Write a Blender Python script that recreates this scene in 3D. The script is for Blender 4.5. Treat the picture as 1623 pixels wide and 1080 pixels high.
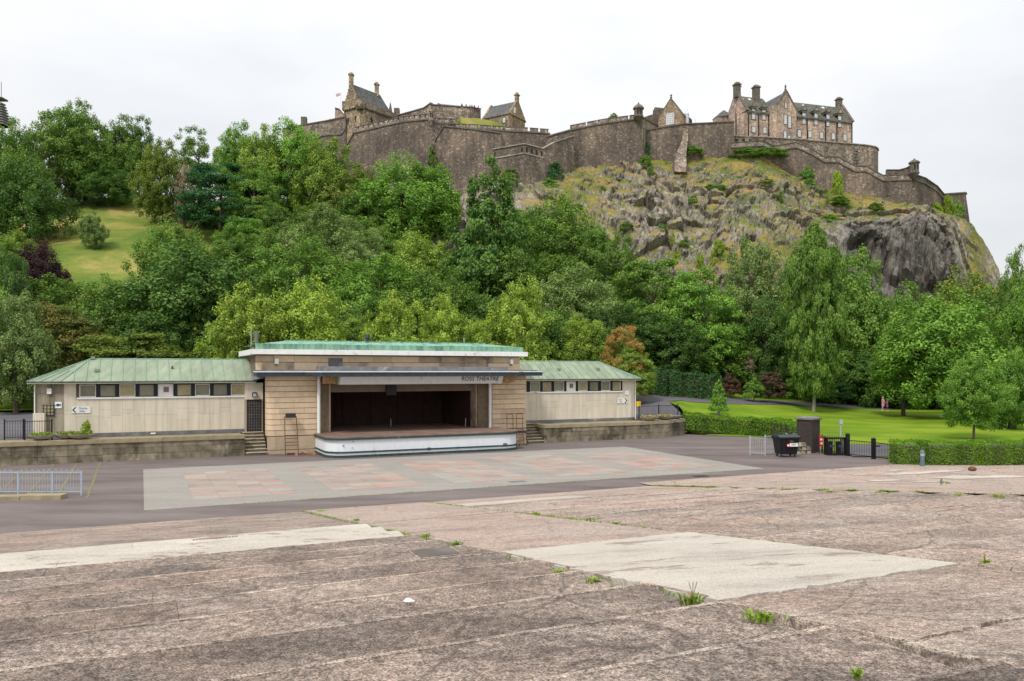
import bpy, math, random
import numpy as np
from mathutils import Vector, Matrix

random.seed(7)
RNG = np.random.default_rng(11)
for o in list(bpy.data.objects):
    bpy.data.objects.remove(o)
SC = bpy.context.scene
COL = SC.collection

# ------------------------------------------------------------------ camera
CZ, F = 5.6, 1260.0
cam = bpy.data.cameras.new('camera')
cam.sensor_width = 36.0
cam.lens = 36.0 * F / 1623.0
cam.shift_y = 48.0 / 1623.0
cam.clip_start, cam.clip_end = 0.1, 4000.0
co = bpy.data.objects.new('camera', cam)
COL.objects.link(co)
co.location = (0, 0, CZ)
co.rotation_euler = (math.radians(90), 0, 0)
SC.camera = co

# ------------------------------------------------------------------ sky, sun, exposure
SUN_EL, SUN_AZ = math.radians(52), math.radians(-150)     # azimuth measured clockwise from +Y
world = bpy.data.worlds.new('World')
SC.world = world
world.use_nodes = True
wt = world.node_tree
wt.nodes.clear()
def wn(t, **k):
    n = wt.nodes.new(t)
    for a, b in k.items():
        setattr(n, a, b)
    return n
sky = wn('ShaderNodeTexSky', sky_type='NISHITA', sun_disc=False)
sky.sun_elevation = SUN_EL
sky.sun_rotation = SUN_AZ
sky.air_density, sky.dust_density = 1.2, 3.0
geo = wn('ShaderNodeTexCoord')
sep = wn('ShaderNodeSeparateXYZ')
wt.links.new(geo.outputs['Generated'], sep.inputs[0])
mp = wn('ShaderNodeMapping'); mp.inputs['Scale'].default_value = (1.0, 1.0, 2.6)
wt.links.new(geo.outputs['Generated'], mp.inputs[0])
cn = wn('ShaderNodeTexNoise'); cn.inputs['Scale'].default_value = 2.3; cn.inputs['Detail'].default_value = 6.0
cn.inputs['Roughness'].default_value = 0.5
wt.links.new(mp.outputs[0], cn.inputs['Vector'])
cr = wn('ShaderNodeValToRGB')
cr.color_ramp.elements[0].position = 0.30; cr.color_ramp.elements[0].color = (0.80, 0.83, 0.88, 1)
cr.color_ramp.elements[1].position = 0.62; cr.color_ramp.elements[1].color = (1.0, 1.0, 1.0, 1)
wt.links.new(cn.outputs['Fac'], cr.inputs[0])
# CIE-style overcast: brighter towards the zenith
mr = wn('ShaderNodeMapRange'); mr.inputs['From Min'].default_value = 0.0; mr.inputs['From Max'].default_value = 1.0
mr.inputs['To Min'].default_value = 6.3; mr.inputs['To Max'].default_value = 12.5
wt.links.new(sep.outputs['Z'], mr.inputs['Value'])
sc_ = wn('ShaderNodeVectorMath', operation='SCALE')
wt.links.new(cr.outputs[0], sc_.inputs[0]); wt.links.new(mr.outputs[0], sc_.inputs['Scale'])
mx = wn('ShaderNodeMixRGB'); mx.inputs[0].default_value = 0.93
wt.links.new(sky.outputs[0], mx.inputs[1]); wt.links.new(sc_.outputs[0], mx.inputs[2])
bg = wn('ShaderNodeBackground'); bg.inputs['Strength'].default_value = 0.10
wo = wn('ShaderNodeOutputWorld')
wt.links.new(mx.outputs[0], bg.inputs[0]); wt.links.new(bg.outputs[0], wo.inputs[0])

sun = bpy.data.lights.new('sun', 'SUN')
sun.energy, sun.angle, sun.color = 1.9, math.radians(11), (1.0, 0.96, 0.90)
so = bpy.data.objects.new('sun', sun)
COL.objects.link(so)
sd = Vector((math.sin(SUN_AZ) * math.cos(SUN_EL), math.cos(SUN_AZ) * math.cos(SUN_EL), math.sin(SUN_EL)))
so.rotation_euler = (-sd).to_track_quat('-Z', 'Y').to_euler()
so.location = (0, 0, 90)
SC.view_settings.view_transform = 'Standard'
SC.view_settings.look = 'None'
SC.view_settings.exposure = 0.38
SC.view_settings.gamma = 1.0
SC.view_settings.use_curve_mapping = False
SC.cycles.max_bounces = 6
SC.cycles.diffuse_bounces = 3
SC.cycles.transparent_max_bounces = 4
SC.cycles.use_denoising = True

# ------------------------------------------------------------------ frames and helpers
TH = math.radians(25.0)
CT, ST = math.cos(TH), math.sin(TH)
def W(m, n, z=0.0):
    return (m * CT - n * ST, m * ST + n * CT, z)
def at(x, y, D):
    return ((x - 811.5) / F * D, D, CZ + (588.0 - y) / F * D)
def zat(y, D):
    return CZ + (588.0 - y) / F * D
def on_ground(x, y, Z=0.0):
    D = (Z - CZ) * F / (588.0 - y)
    return ((x - 811.5) / F * D, D, Z)

def tag(o, label=None, cat=None, group=None, kind=None):
    if label: o['label'] = label
    if cat: o['category'] = cat
    if group: o['group'] = group
    if kind: o['kind'] = kind
    return o
def empty(name, loc=(0, 0, 0), rz=0.0, label=None, cat=None, group=None, kind=None, parent=None):
    o = bpy.data.objects.new(name, None)
    COL.objects.link(o)
    o.location = loc
    o.rotation_euler = (0, 0, rz)
    o.empty_display_size = 0.3
    if parent: o.parent = parent
    return tag(o, label, cat, group, kind)

class MB:
    def __init__(s):
        s.v, s.f, s.m = [], [], []
    def add(s, verts, faces, mi=0):
        b = len(s.v)
        s.v += [tuple(p) for p in verts]
        s.f += [tuple(b + i for i in f) for f in faces]
        s.m += [mi] * len(faces)
        return s
    def box(s, x0, x1, y0, y1, z0, z1, mi=0):
        v = [(x0, y0, z0), (x1, y0, z0), (x1, y1, z0), (x0, y1, z0), (x0, y0, z1), (x1, y0, z1), (x1, y1, z1), (x0, y1, z1)]
        return s.add(v, [(0, 3, 2, 1), (4, 5, 6, 7), (0, 1, 5, 4), (1, 2, 6, 5), (2, 3, 7, 6), (3, 0, 4, 7)], mi)
    def hexa(s, bot, top, mi=0):
        n = len(bot)
        f = [tuple(range(n - 1, -1, -1)), tuple(range(n, 2 * n))]
        f += [(i, (i + 1) % n, n + (i + 1) % n, n + i) for i in range(n)]
        return s.add(list(bot) + list(top), f, mi)
    def prism(s, poly, z0, z1, mi=0):
        return s.hexa([(p[0], p[1], z0) for p in poly], [(p[0], p[1], z1) for p in poly], mi)
    def tube(s, p, q, r, n=8, r2=None, mi=0):
        p, q = Vector(p), Vector(q)
        r2 = r if r2 is None else r2
        d = (q - p).normalized()
        a = d.orthogonal().normalized(); b = d.cross(a)
        v = []
        for c, rr in ((p, r), (q, r2)):
            for i in range(n):
                t = 2 * math.pi * i / n
                v.append(c + a * (rr * math.cos(t)) + b * (rr * math.sin(t)))
        f = [(i, (i + 1) % n, n + (i + 1) % n, n + i) for i in range(n)]
        f += [tuple(range(n - 1, -1, -1)), tuple(range(n, 2 * n))]
        return s.add(v, f, mi)
    def path(s, pts, r, n=6, mi=0):
        for a, b in zip(pts, pts[1:]):
            s.tube(a, b, r, n, mi=mi)
        return s
    def lathe(s, prof, n=16, cx=0.0, cy=0.0, mi=0):
        v, f = [], []
        for (r, z) in prof:
            for i in range(n):
                t = 2 * math.pi * i / n
                v.append((cx + r * math.cos(t), cy + r * math.sin(t), z))
        for k in range(len(prof) - 1):
            for i in range(n):
                j = (i + 1) % n
                f.append((k * n + i, k * n + j, (k + 1) * n + j, (k + 1) * n + i))
        f.append(tuple(range(n - 1, -1, -1)))
        f.append(tuple(range((len(prof) - 1) * n, len(prof) * n)))
        return s.add(v, f, mi)
    def mesh(s, name, mats):
        me = bpy.data.meshes.new(name)
        me.from_pydata(s.v, [], s.f)
        mats = mats if isinstance(mats, (list, tuple)) else [mats]
        for m in mats: me.materials.append(m)
        if len(mats) > 1: me.polygons.foreach_set('material_index', s.m)
        me.update()
        return me
    def build(s, name, mats, parent=None, loc=(0, 0, 0), rz=0.0, smooth=False):
        me = s.mesh(name, mats)
        if smooth:
            me.polygons.foreach_set('use_smooth', [True] * len(me.polygons))
        return link(name, me, parent, loc, rz)
def link(name, me, parent=None, loc=(0, 0, 0), rz=0.0, scale=None):
    o = bpy.data.objects.new(name, me)
    COL.objects.link(o)
    o.location = loc
    o.rotation_euler = (0, 0, rz)
    if scale: o.scale = scale
    if parent: o.parent = parent
    return o
def kids(o):
    return [c for c in bpy.data.objects if c.parent == o]
def copy_tree(o, parent=None, kidmap=None):
    c = o.copy(); COL.objects.link(c); c.parent = parent
    for ch in (kidmap or kids)(o): copy_tree(ch, c)
    return c

# ------------------------------------------------------------------ numpy noise
def _h(ix, iy, iz, k=0):
    n = (ix * 374761393 + iy * 668265263 + iz * 2147483647 + k * 1274126177) & 0xffffffff
    n = ((n ^ (n >> 13)) * 1274126177) & 0xffffffff
    n = ((n ^ (n >> 15)) * 2246822519) & 0xffffffff
    return ((n ^ (n >> 16)) & 0xffff) / 65535.0
def vnoise(x, y, z):
    x, y, z = np.broadcast_arrays(x, y, z)
    ix, iy, iz = (np.floor(q).astype(np.int64) for q in (x, y, z))
    fx, fy, fz = x - ix, y - iy, z - iz
    fx, fy, fz = (q * q * (3 - 2 * q) for q in (fx, fy, fz))
    r = 0
    for a in (0, 1):
        for b in (0, 1):
            for c in (0, 1):
                w = (fx if a else 1 - fx) * (fy if b else 1 - fy) * (fz if c else 1 - fz)
                r = r + w * _h(ix + a, iy + b, iz + c)
    return r * 2 - 1
def fbm(x, y, z, o=4):
    r, a = 0, 1.0
    for i in range(o):
        r = r + a * vnoise(x * 2 ** i + 13 * i, y * 2 ** i, z * 2 ** i); a *= 0.5
    return r
def cells(x, y, z, k=0):
    ix, iy, iz = (np.floor(q).astype(np.int64) for q in (x, y, z))
    best = np.full(x.shape, 9e9); sec = best.copy(); val = np.zeros(x.shape)
    tx = np.zeros(x.shape); ty = tx.copy(); tz = tx.copy()
    for a in (-1, 0, 1):
        for b in (-1, 0, 1):
            for c in (-1, 0, 1):
                jx, jy, jz = ix + a, iy + b, iz + c
                px, py, pz = jx + _h(jx, jy, jz, k + 1), jy + _h(jx, jy, jz, k + 2), jz + _h(jx, jy, jz, k + 3)
                d = (px - x) ** 2 + (py - y) ** 2 + (pz - z) ** 2
                nb = d < best
                sec = np.where(nb, best, np.minimum(sec, d))
                val = np.where(nb, _h(jx, jy, jz, k + 4), val)
                tx = np.where(nb, (x - px) * (_h(jx, jy, jz, k + 5) - .5) + (z - pz) * (_h(jx, jy, jz, k + 6) - .5), tx)
                best = np.where(nb, d, best)
    return val, np.sqrt(sec) - np.sqrt(best), tx

# ------------------------------------------------------------------ materials
def newmat(name):
    m = bpy.data.materials.new(name)
    m.use_nodes = True
    nt = m.node_tree
    return m, nt, nt.nodes['Principled BSDF']
def nd(nt, t, **k):
    n = nt.nodes.new(t)
    for a, b in k.items():
        if a in n.inputs: n.inputs[a].default_value = b
        else: setattr(n, a, b)
    return n
def ramp(nt, src, stops, interp='LINEAR'):
    r = nt.nodes.new('ShaderNodeValToRGB')
    e = r.color_ramp.elements
    r.color_ramp.interpolation = interp
    while len(e) < len(stops): e.new(0.5)
    for q, (p, c) in zip(e, stops):
        q.position = p; q.color = (*c, 1) if len(c) == 3 else c
    nt.links.new(src, r.inputs[0])
    return r.outputs[0]
def coords(nt, space='Object', scale=(1, 1, 1), rot=(0, 0, 0)):
    if space == 'World':
        g = nt.nodes.new('ShaderNodeNewGeometry'); out = g.outputs['Position']
    else:
        g = nt.nodes.new('ShaderNodeTexCoord'); out = g.outputs[space]
    m = nt.nodes.new('ShaderNodeMapping')
    m.inputs['Scale'].default_value = scale
    m.inputs['Rotation'].default_value = rot
    nt.links.new(out, m.inputs[0])
    return m.outputs[0]
def noise(nt, vec, scale, detail=4.0, rough=0.55, dist=0.0):
    n = nd(nt, 'ShaderNodeTexNoise', Scale=scale, Detail=detail, Roughness=rough, Distortion=dist)
    nt.links.new(vec, n.inputs['Vector'])
    return n.outputs['Fac']
def mixc(nt, fac, a, b, mode='MIX'):
    n = nt.nodes.new('ShaderNodeMixRGB'); n.blend_type = mode
    for i, q in enumerate((fac, a, b)):
        if isinstance(q, (int, float)): n.inputs[i].default_value = q
        elif isinstance(q, tuple): n.inputs[i].default_value = (*q, 1)
        else: nt.links.new(q, n.inputs[i])
    return n.outputs[0]
def math_(nt, op, a, b=0.0, clamp=False):
    n = nt.nodes.new('ShaderNodeMath'); n.operation = op; n.use_clamp = clamp
    for i, q in enumerate((a, b)):
        if isinstance(q, (int, float)): n.inputs[i].default_value = q
        else: nt.links.new(q, n.inputs[i])
    return n.outputs[0]
def bump(nt, bs, h, dist=0.02, strength=0.6):
    b = nd(nt, 'ShaderNodeBump', Strength=strength, Distance=dist)
    nt.links.new(h, b.inputs['Height']); nt.links.new(b.outputs[0], bs.inputs['Normal'])
def objvar(nt, col, amt):
    oi = nt.nodes.new('ShaderNodeObjectInfo')
    f = math_(nt, 'MULTIPLY_ADD', oi.outputs['Random'], 2 * amt)
    f.node.inputs[2].default_value = 1 - amt
    v = nt.nodes.new('ShaderNodeVectorMath'); v.operation = 'SCALE'
    nt.links.new(col, v.inputs[0]); nt.links.new(f, v.inputs['Scale'])
    return v.outputs[0]
def simple(name, c, rough=0.7, metal=0.0, var=0.12, scale=4.0, stain=None, b=0.0, ov=0.0, space='Object', stretch=(1, 1, 1), spec=0.3):
    m, nt, bs = newmat(name)
    v = coords(nt, space, stretch)
    n = noise(nt, v, scale, 5)
    d = tuple(q * (1 - var) for q in c); l = tuple(min(1, q * (1 + var)) for q in c)
    col = ramp(nt, n, [(0.3, d), (0.7, l)])
    if stain:
        n2 = noise(nt, v, scale * 0.35, 6, 0.65, 0.4)
        col = mixc(nt, ramp(nt, n2, [(stain[1], (0, 0, 0)), (stain[1] + stain[2], (1, 1, 1))]), col, stain[0])
    if ov: col = objvar(nt, col, ov)
    nt.links.new(col, bs.inputs['Base Color'])
    bs.inputs['Roughness'].default_value = rough
    bs.inputs['Metallic'].default_value = metal
    bs.inputs['Specular IOR Level'].default_value = spec
    if b: bump(nt, bs, noise(nt, v, scale * 6, 4), b)
    return m

# weathered exposed-aggregate concrete of the terraces
def concrete(name, base, dark, light, patch=0.5, ov=0.1, rough_=1.0):
    m, nt, bs = newmat(name)
    v = coords(nt, 'World', (1, 1, 1), (0, 0, -TH))
    vs = coords(nt, 'World', (0.55, 1.0, 1), (0, 0, -TH))
    big = noise(nt, vs, 0.8, 9, 0.70, 0.1)
    col = ramp(nt, big, [(0.36, dark), (0.36 + 0.24 * patch, base), (0.66, light)])
    hue = noise(nt, v, 0.35, 6, 0.6)
    col = mixc(nt, 0.5, col, ramp(nt, hue, [(0.38, (0.90, 0.95, 0.99)), (0.62, (1.10, 1.01, 0.97))]), 'MULTIPLY')
    mid = noise(nt, coords(nt, 'World', (1, 1, 1), (0, 0, -TH)), 9.0, 10, 0.88, 0.0)
    col = mixc(nt, 0.95 * rough_, col, ramp(nt, mid, [(0.39, (0.42, 0.41, 0.405)), (0.5, (1.0, 1.0, 1.0)), (0.59, (1.58, 1.56, 1.53))]), 'MULTIPLY')
    grit = noise(nt, v, 42.0, 5, 0.92)
    col = mixc(nt, 0.9 * rough_, col, ramp(nt, grit, [(0.42, (0.25, 0.24, 0.23)), (0.50, (0.98, 0.97, 0.95)), (0.58, (1.9, 1.87, 1.8))]), 'MULTIPLY')
    crk = nd(nt, 'ShaderNodeTexVoronoi', Scale=0.33, feature='DISTANCE_TO_EDGE'); nt.links.new(noise_vec(nt, v, 1.6, 0.5), crk.inputs['Vector'])
    col = mixc(nt, math_(nt, 'MULTIPLY', ramp(nt, crk.outputs['Distance'], [(0.0, (1, 1, 1)), (0.010, (0, 0, 0))]), 0.55), col, (0.06, 0.05, 0.045))
    if ov: col = objvar(nt, col, ov)
    nt.links.new(col, bs.inputs['Base Color'])
    bs.inputs['Roughness'].default_value = 0.92
    bs.inputs['Specular IOR Level'].default_value = 0.15
    bump(nt, bs, math_(nt, 'ADD', grit, mid), 0.012, 0.6)
    return m
def noise_vec(nt, vec, scale, amt):
    n = nd(nt, 'ShaderNodeTexNoise', Scale=scale, Detail=5.0); nt.links.new(vec, n.inputs['Vector'])
    a = nt.nodes.new('ShaderNodeVectorMath'); a.operation = 'SCALE'; a.inputs['Scale'].default_value = amt
    nt.links.new(n.outputs['Color'], a.inputs[0])
    b = nt.nodes.new('ShaderNodeVectorMath'); b.operation = 'ADD'
    nt.links.new(vec, b.inputs[0]); nt.links.new(a.outputs[0], b.inputs[1])
    return b.outputs[0]
M_CONC = concrete('aggregate_concrete', (0.228, 0.184, 0.158), (0.128, 0.104, 0.092), (0.315, 0.256, 0.220), 0.7, 0.12)
M_CONCM = concrete('middling_concrete', (0.288, 0.233, 0.200), (0.190, 0.154, 0.133), (0.365, 0.308, 0.265), 0.6, 0.06, 0.9)
M_CONCB = concrete('pinkish_concrete', (0.345, 0.278, 0.240), (0.265, 0.214, 0.186), (0.40, 0.325, 0.28), 0.4, 0.04, 0.72)
M_CONCN = concrete('worn_step_nosing', (0.33, 0.27, 0.23), (0.17, 0.14, 0.12), (0.46, 0.385, 0.32), 0.6, 0.05)
def pale(name, c, ov=0.05, wearc=(0.25, 0.19, 0.155), thr=0.60, sc=1.0):
    m, nt, bs = newmat(name)
    v = coords(nt, 'World', (1, 1, 1), (0, 0, -TH))
    vs = coords(nt, 'World', (0.55, 1.3, 1), (0, 0, -TH))
    n = noise(nt, vs, 0.5, 9, 0.74, 0.2)
    col = ramp(nt, n, [(0.30, tuple(q * 0.66 for q in c)), (0.45, tuple(q * 0.92 for q in c)), (0.66, tuple(q * 1.08 for q in c))])
    g = noise(nt, v, 38, 4, 0.8)
    col = mixc(nt, 0.7, col, ramp(nt, g, [(0.40, (0.6, 0.58, 0.55)), (0.5, (1, 1, 1)), (0.60, (1.25, 1.25, 1.2))]), 'MULTIPLY')
    wear = noise(nt, vs, 1.3 * sc, 9, 0.72, 0.4)
    col = mixc(nt, ramp(nt, wear, [(thr, (0, 0, 0)), (thr + 0.035, (0.85, 0.85, 0.85))]), col, wearc)
    if ov: col = objvar(nt, col, ov)
    nt.links.new(col, bs.inputs['Base Color'])
    bs.inputs['Roughness'].default_value = 0.9
    bs.inputs['Specular IOR Level'].default_value = 0.15
    bump(nt, bs, g, 0.01, 0.5)
    return m
M_PALE = pale('pale_render_patch', (0.50, 0.455, 0.40), thr=0.575)

def asphalt_mat(name, c1, c2, grit=0.35):
    m, nt, bs = newmat(name)
    v = coords(nt, 'World', (1, 1, 1), (0, 0, -TH))
    vs = coords(nt, 'World', (0.25, 1.0, 1), (0, 0, -TH))
    n = noise(nt, vs, 0.5, 9, 0.72, 0.4)
    col = ramp(nt, n, [(0.32, c1), (0.68, c2)])
    g = noise(nt, v, 22, 4, 0.75)
    col = mixc(nt, grit, col, ramp(nt, g, [(0.35, (0.4, 0.4, 0.4)), (0.65, (1.6, 1.6, 1.6))]), 'MULTIPLY')
    nt.links.new(col, bs.inputs['Base Color'])
    bs.inputs['Roughness'].default_value = 0.8
    bs.inputs['Specular IOR Level'].default_value = 0.25
    bump(nt, bs, g, 0.008, 0.5)
    return m
M_ASPH = asphalt_mat('reddish_asphalt', (0.092, 0.072, 0.066), (0.20, 0.166, 0.158), 0.6)
M_PATH = asphalt_mat('grey_path_asphalt', (0.085, 0.08, 0.09), (0.14, 0.13, 0.145))
M_PLAZA = asphalt_mat('grey_dance_floor', (0.235, 0.215, 0.19), (0.31, 0.288, 0.26), 0.5)
M_PRED = pale('red_paving', (0.37, 0.272, 0.232), 0.08, (0.27, 0.23, 0.20), 0.60)
M_PGREY = pale('pale_paving', (0.335, 0.31, 0.28), 0.08, (0.24, 0.22, 0.195), 0.60)
M_SOIL = simple('soil', (0.09, 0.065, 0.05), 0.95, var=0.4, scale=2, space='World')

def stone_mat(name, cols, cell=0.45, ov=0.0, mortar=(0.135, 0.112, 0.092), stain=0.5, space='World', flat=1.5, msize=0.06, soot=(0.07, 0.062, 0.058), sfrom=0.5):
    m, nt, bs = newmat(name)
    v = coords(nt, space, (1 / cell, 1 / cell, flat / cell))
    vo = nd(nt, 'ShaderNodeTexVoronoi', Scale=1.0, Randomness=0.85); nt.links.new(v, vo.inputs['Vector'])
    sp = nt.nodes.new('ShaderNodeSeparateColor'); nt.links.new(vo.outputs['Color'], sp.inputs[0])
    k = len(cols)
    col = ramp(nt, sp.outputs[0], [(i / k, c) for i, c in enumerate(cols)], 'CONSTANT')
    ve = nd(nt, 'ShaderNodeTexVoronoi', Scale=1.0, Randomness=0.85, feature='DISTANCE_TO_EDGE')
    nt.links.new(v, ve.inputs['Vector'])
    edge = ramp(nt, ve.outputs['Distance'], [(0.0, (1, 1, 1)), (msize * 2, (0, 0, 0))])
    col = mixc(nt, edge, col, mortar)
    v2 = coords(nt, 'World', (1, 1, 0.45))
    st = noise(nt, v2, 0.22, 8, 0.65, 0.6)
    col = mixc(nt, math_(nt, 'MULTIPLY', ramp(nt, st, [(sfrom - 0.12, (0, 0, 0)), (sfrom + 0.14, (1, 1, 1))]), stain), col, soot)
    lt = noise(nt, coords(nt, 'World', (1, 1, 0.8)), 0.13, 7, 0.7, 0.3)
    col = mixc(nt, 0.8, col, ramp(nt, lt, [(0.36, (0.72, 0.72, 0.75)), (0.5, (1.0, 0.99, 0.97)), (0.62, (1.55, 1.48, 1.38))]), 'MULTIPLY')
    stk = noise(nt, coords(nt, 'World', (1.2, 1.2, 0.08)), 1.1, 5, 0.7)
    col = mixc(nt, 0.6, col, ramp(nt, stk, [(0.38, (0.7, 0.7, 0.7)), (0.6, (1.15, 1.15, 1.15))]), 'MULTIPLY')
    fine = noise(nt, v2, 3.0, 5, 0.7)
    col = mixc(nt, 0.7, col, ramp(nt, fine, [(0.3, (0.6, 0.6, 0.6)), (0.7, (1.35, 1.35, 1.35))]), 'MULTIPLY')
    nt.links.new(col, bs.inputs['Base Color'])
    bs.inputs['Roughness'].default_value = 0.95
    bs.inputs['Specular IOR Level'].default_value = 0.1
    h = math_(nt, 'ADD', math_(nt, 'MULTIPLY', edge, -0.6), fine)
    bump(nt, bs, h, 0.08, 0.6)
    return m
BR = [(0.20, 0.155, 0.125), (0.23, 0.18, 0.148), (0.17, 0.138, 0.118), (0.26, 0.205, 0.165), (0.215, 0.17, 0.142), (0.22, 0.17, 0.135), (0.185, 0.15, 0.125), (0.38, 0.315, 0.255)]
M_WALL = stone_mat('dark_rubble_stone', BR, 0.42, stain=0.6, sfrom=0.50)
M_WALL2 = stone_mat('light_rubble_stone', [(0.33, 0.26, 0.20), (0.26, 0.20, 0.165), (0.42, 0.34, 0.27), (0.18, 0.15, 0.13), (0.46, 0.40, 0.33), (0.30, 0.24, 0.20)], 0.5, stain=0.4, sfrom=0.55)
M_HOSP = stone_mat('pinkish_hospital_stone', [(0.44, 0.32, 0.25), (0.52, 0.38, 0.29), (0.38, 0.29, 0.24), (0.48, 0.37, 0.30), (0.27, 0.20, 0.17), (0.55, 0.44, 0.36)], 0.5, stain=0.25, sfrom=0.58, mortar=(0.30, 0.25, 0.21))
M_TOWER = stone_mat('tawny_tower_stone', [(0.44, 0.33, 0.20), (0.52, 0.41, 0.26), (0.34, 0.26, 0.18), (0.24, 0.19, 0.15), (0.56, 0.47, 0.34), (0.38, 0.29, 0.21)], 0.5, stain=0.45, sfrom=0.50)
M_HALL = stone_mat('brown_hall_stone', [(0.34, 0.25, 0.16), (0.40, 0.30, 0.20), (0.28, 0.20, 0.14), (0.44, 0.34, 0.23)], 0.5, stain=0.25, sfrom=0.6)
M_COPE = simple('dark_coping_stone', (0.15, 0.13, 0.115), 0.95, var=0.35, scale=1.2, space='World')
M_COPEL = simple('pale_coping_stone', (0.33, 0.29, 0.25), 0.95, var=0.35, scale=1.2, space='World', stain=((0.13, 0.115, 0.10), 0.48, 0.2))
M_SOOT = simple('sooty_ashlar', (0.135, 0.118, 0.102), 0.95, var=0.45, scale=1.5, space='World', stain=((0.24, 0.20, 0.16), 0.55, 0.12))
def slate_mat(name, a, b, rot=0.0):
    m, nt, bs = newmat(name)
    v = coords(nt, 'World', (1, 1, 1))
    vo = nd(nt, 'ShaderNodeTexVoronoi', Scale=3.0); nt.links.new(coords(nt, 'World', (0.8, 0.8, 1.2)), vo.inputs['Vector'])
    sp = nt.nodes.new('ShaderNodeSeparateColor'); nt.links.new(vo.outputs['Color'], sp.inputs[0])
    n = noise(nt, v, 0.5, 7, 0.65, 0.5)
    f = math_(nt, 'ADD', math_(nt, 'MULTIPLY', n, 0.75), math_(nt, 'MULTIPLY', sp.outputs[0], 0.25))
    nt.links.new(ramp(nt, f, [(0.35, a), (0.62, b)]), bs.inputs['Base Color'])
    bs.inputs['Roughness'].default_value = 0.75
    bs.inputs['Specular IOR Level'].default_value = 0.25
    return m
M_SLATE = slate_mat('mossy_slate', (0.07, 0.07, 0.064), (0.13, 0.132, 0.095))
M_SLATE2 = slate_mat('plain_slate', (0.06, 0.062, 0.065), (0.13, 0.13, 0.125))
M_WHITE = simple('white_paint', (0.74, 0.74, 0.72), 0.6, var=0.06, stain=((0.42, 0.39, 0.34), 0.60, 0.12), scale=3)
M_BLUEWHITE = simple('blue_white_paint', (0.70, 0.735, 0.77), 0.55, var=0.05, stain=((0.50, 0.51, 0.50), 0.60, 0.12), scale=3, space='World', stretch=(1.5, 1.5, .35))
M_WINW = simple('white_window_paint', (0.72, 0.72, 0.72), 0.6, var=0.05)
M_BLACK = simple('black_paint', (0.012, 0.012, 0.014), 0.45, var=0.3)
M_DKMETAL = simple('dark_metal', (0.03, 0.033, 0.04), 0.5, var=0.3)
M_GALV = simple('galvanised_steel', (0.42, 0.45, 0.48), 0.5, metal=0.3, var=0.15)
M_PALEBLUE = simple('pale_blue_railing_paint', (0.36, 0.43, 0.51), 0.5, var=0.12, scale=8)
M_RUST = simple('rusty_steel', (0.14, 0.06, 0.035), 0.85, var=0.4, scale=10)
M_LEAD = simple('grey_lead', (0.15, 0.15, 0.155), 0.65, var=0.25, scale=2, stain=((0.30, 0.29, 0.27), 0.58, 0.1))
M_FASCIA = simple('dark_slate_fascia_paint', (0.035, 0.045, 0.055), 0.55, var=0.25, scale=3)
M_COPPER = simple('verdigris_copper', (0.20, 0.38, 0.27), 0.7, var=0.3, scale=3, stain=((0.05, 0.12, 0.11), 0.50, 0.2), stretch=(1.6, 1, 0.3))
M_CUROOF = simple('grey_green_roof_sheet', (0.255, 0.30, 0.21), 0.65, var=0.18, scale=1.6, stain=((0.17, 0.20, 0.13), 0.53, 0.2), ov=0.08, space='World', stretch=(1.4, .5, .5))
M_CUSEAM = simple('roof_seam_green', (0.20, 0.32, 0.24), 0.6, var=0.2, scale=3)
M_GUTTER = simple('mossy_gutter', (0.10, 0.13, 0.08), 0.8, var=0.35, scale=4)
M_SLABW = simple('cream_cladding_slab', (0.62, 0.56, 0.455), 0.85, var=0.10, scale=2.2, stain=((0.42, 0.37, 0.28), 0.55, 0.25), ov=0.06, b=0.004, space='World', stretch=(1.6, 1.6, .22))
M_SLABD = simple('weathered_cladding_slab', (0.31, 0.27, 0.205), 0.88, var=0.25, scale=2, stain=((0.14, 0.12, 0.09), 0.5, 0.2), ov=0.1, b=0.004, space='World', stretch=(2, 2, .2))
M_ASHLAR = simple('buff_sandstone', (0.62, 0.475, 0.325), 0.88, var=0.09, scale=1.8, stain=((0.40, 0.30, 0.21), 0.58, 0.2), ov=0.13, b=0.004)
M_ASHLARD = simple('stained_sandstone', (0.44, 0.34, 0.235), 0.9, var=0.18, scale=1.1, stain=((0.17, 0.145, 0.12), 0.54, 0.12), ov=0.12, b=0.004)
M_JOINT = simple('dark_joint', (0.16, 0.12, 0.085), 0.95, var=0.2)
M_RETAIN = simple('mossy_retaining_stone', (0.235, 0.20, 0.14), 0.95, var=0.35, scale=2.6, stain=((0.085, 0.075, 0.052), 0.46, 0.16), ov=0.18, b=0.01, space='World', stretch=(1, 1, .7))
M_MOSSCAP = simple('mossy_paving_edge', (0.28, 0.235, 0.15), 0.95, var=0.25, scale=2, stain=((0.17, 0.17, 0.07), 0.52, 0.2), ov=0.08)
M_TREAD = simple('worn_step_tread', (0.42, 0.37, 0.27), 0.95, var=0.25, scale=3, stain=((0.17, 0.16, 0.08), 0.55, 0.12))
M_RISER = simple('dark_step_riser', (0.12, 0.10, 0.07), 0.95, var=0.35, scale=4)
M_DECK = simple('brown_stage_boards', (0.185, 0.12, 0.095), 0.8, var=0.25, scale=1.2, stain=((0.26, 0.19, 0.15), 0.55, 0.2), ov=0.12, stretch=(1, 0.4, 1))
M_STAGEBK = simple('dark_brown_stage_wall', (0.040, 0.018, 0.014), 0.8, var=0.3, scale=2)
M_HEADER = simple('brown_stage_header', (0.20, 0.15, 0.12), 0.8, var=0.12, scale=2)
M_PLY = simple('plywood_box', (0.46, 0.29, 0.15), 0.8, var=0.3, scale=5, ov=0.15)
M_DOOR = simple('dark_grille_door', (0.035, 0.025, 0.022), 0.6, var=0.3)
M_YELLOW = simple('yellow_plastic', (0.75, 0.50, 0.02), 0.5, var=0.05)
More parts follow.
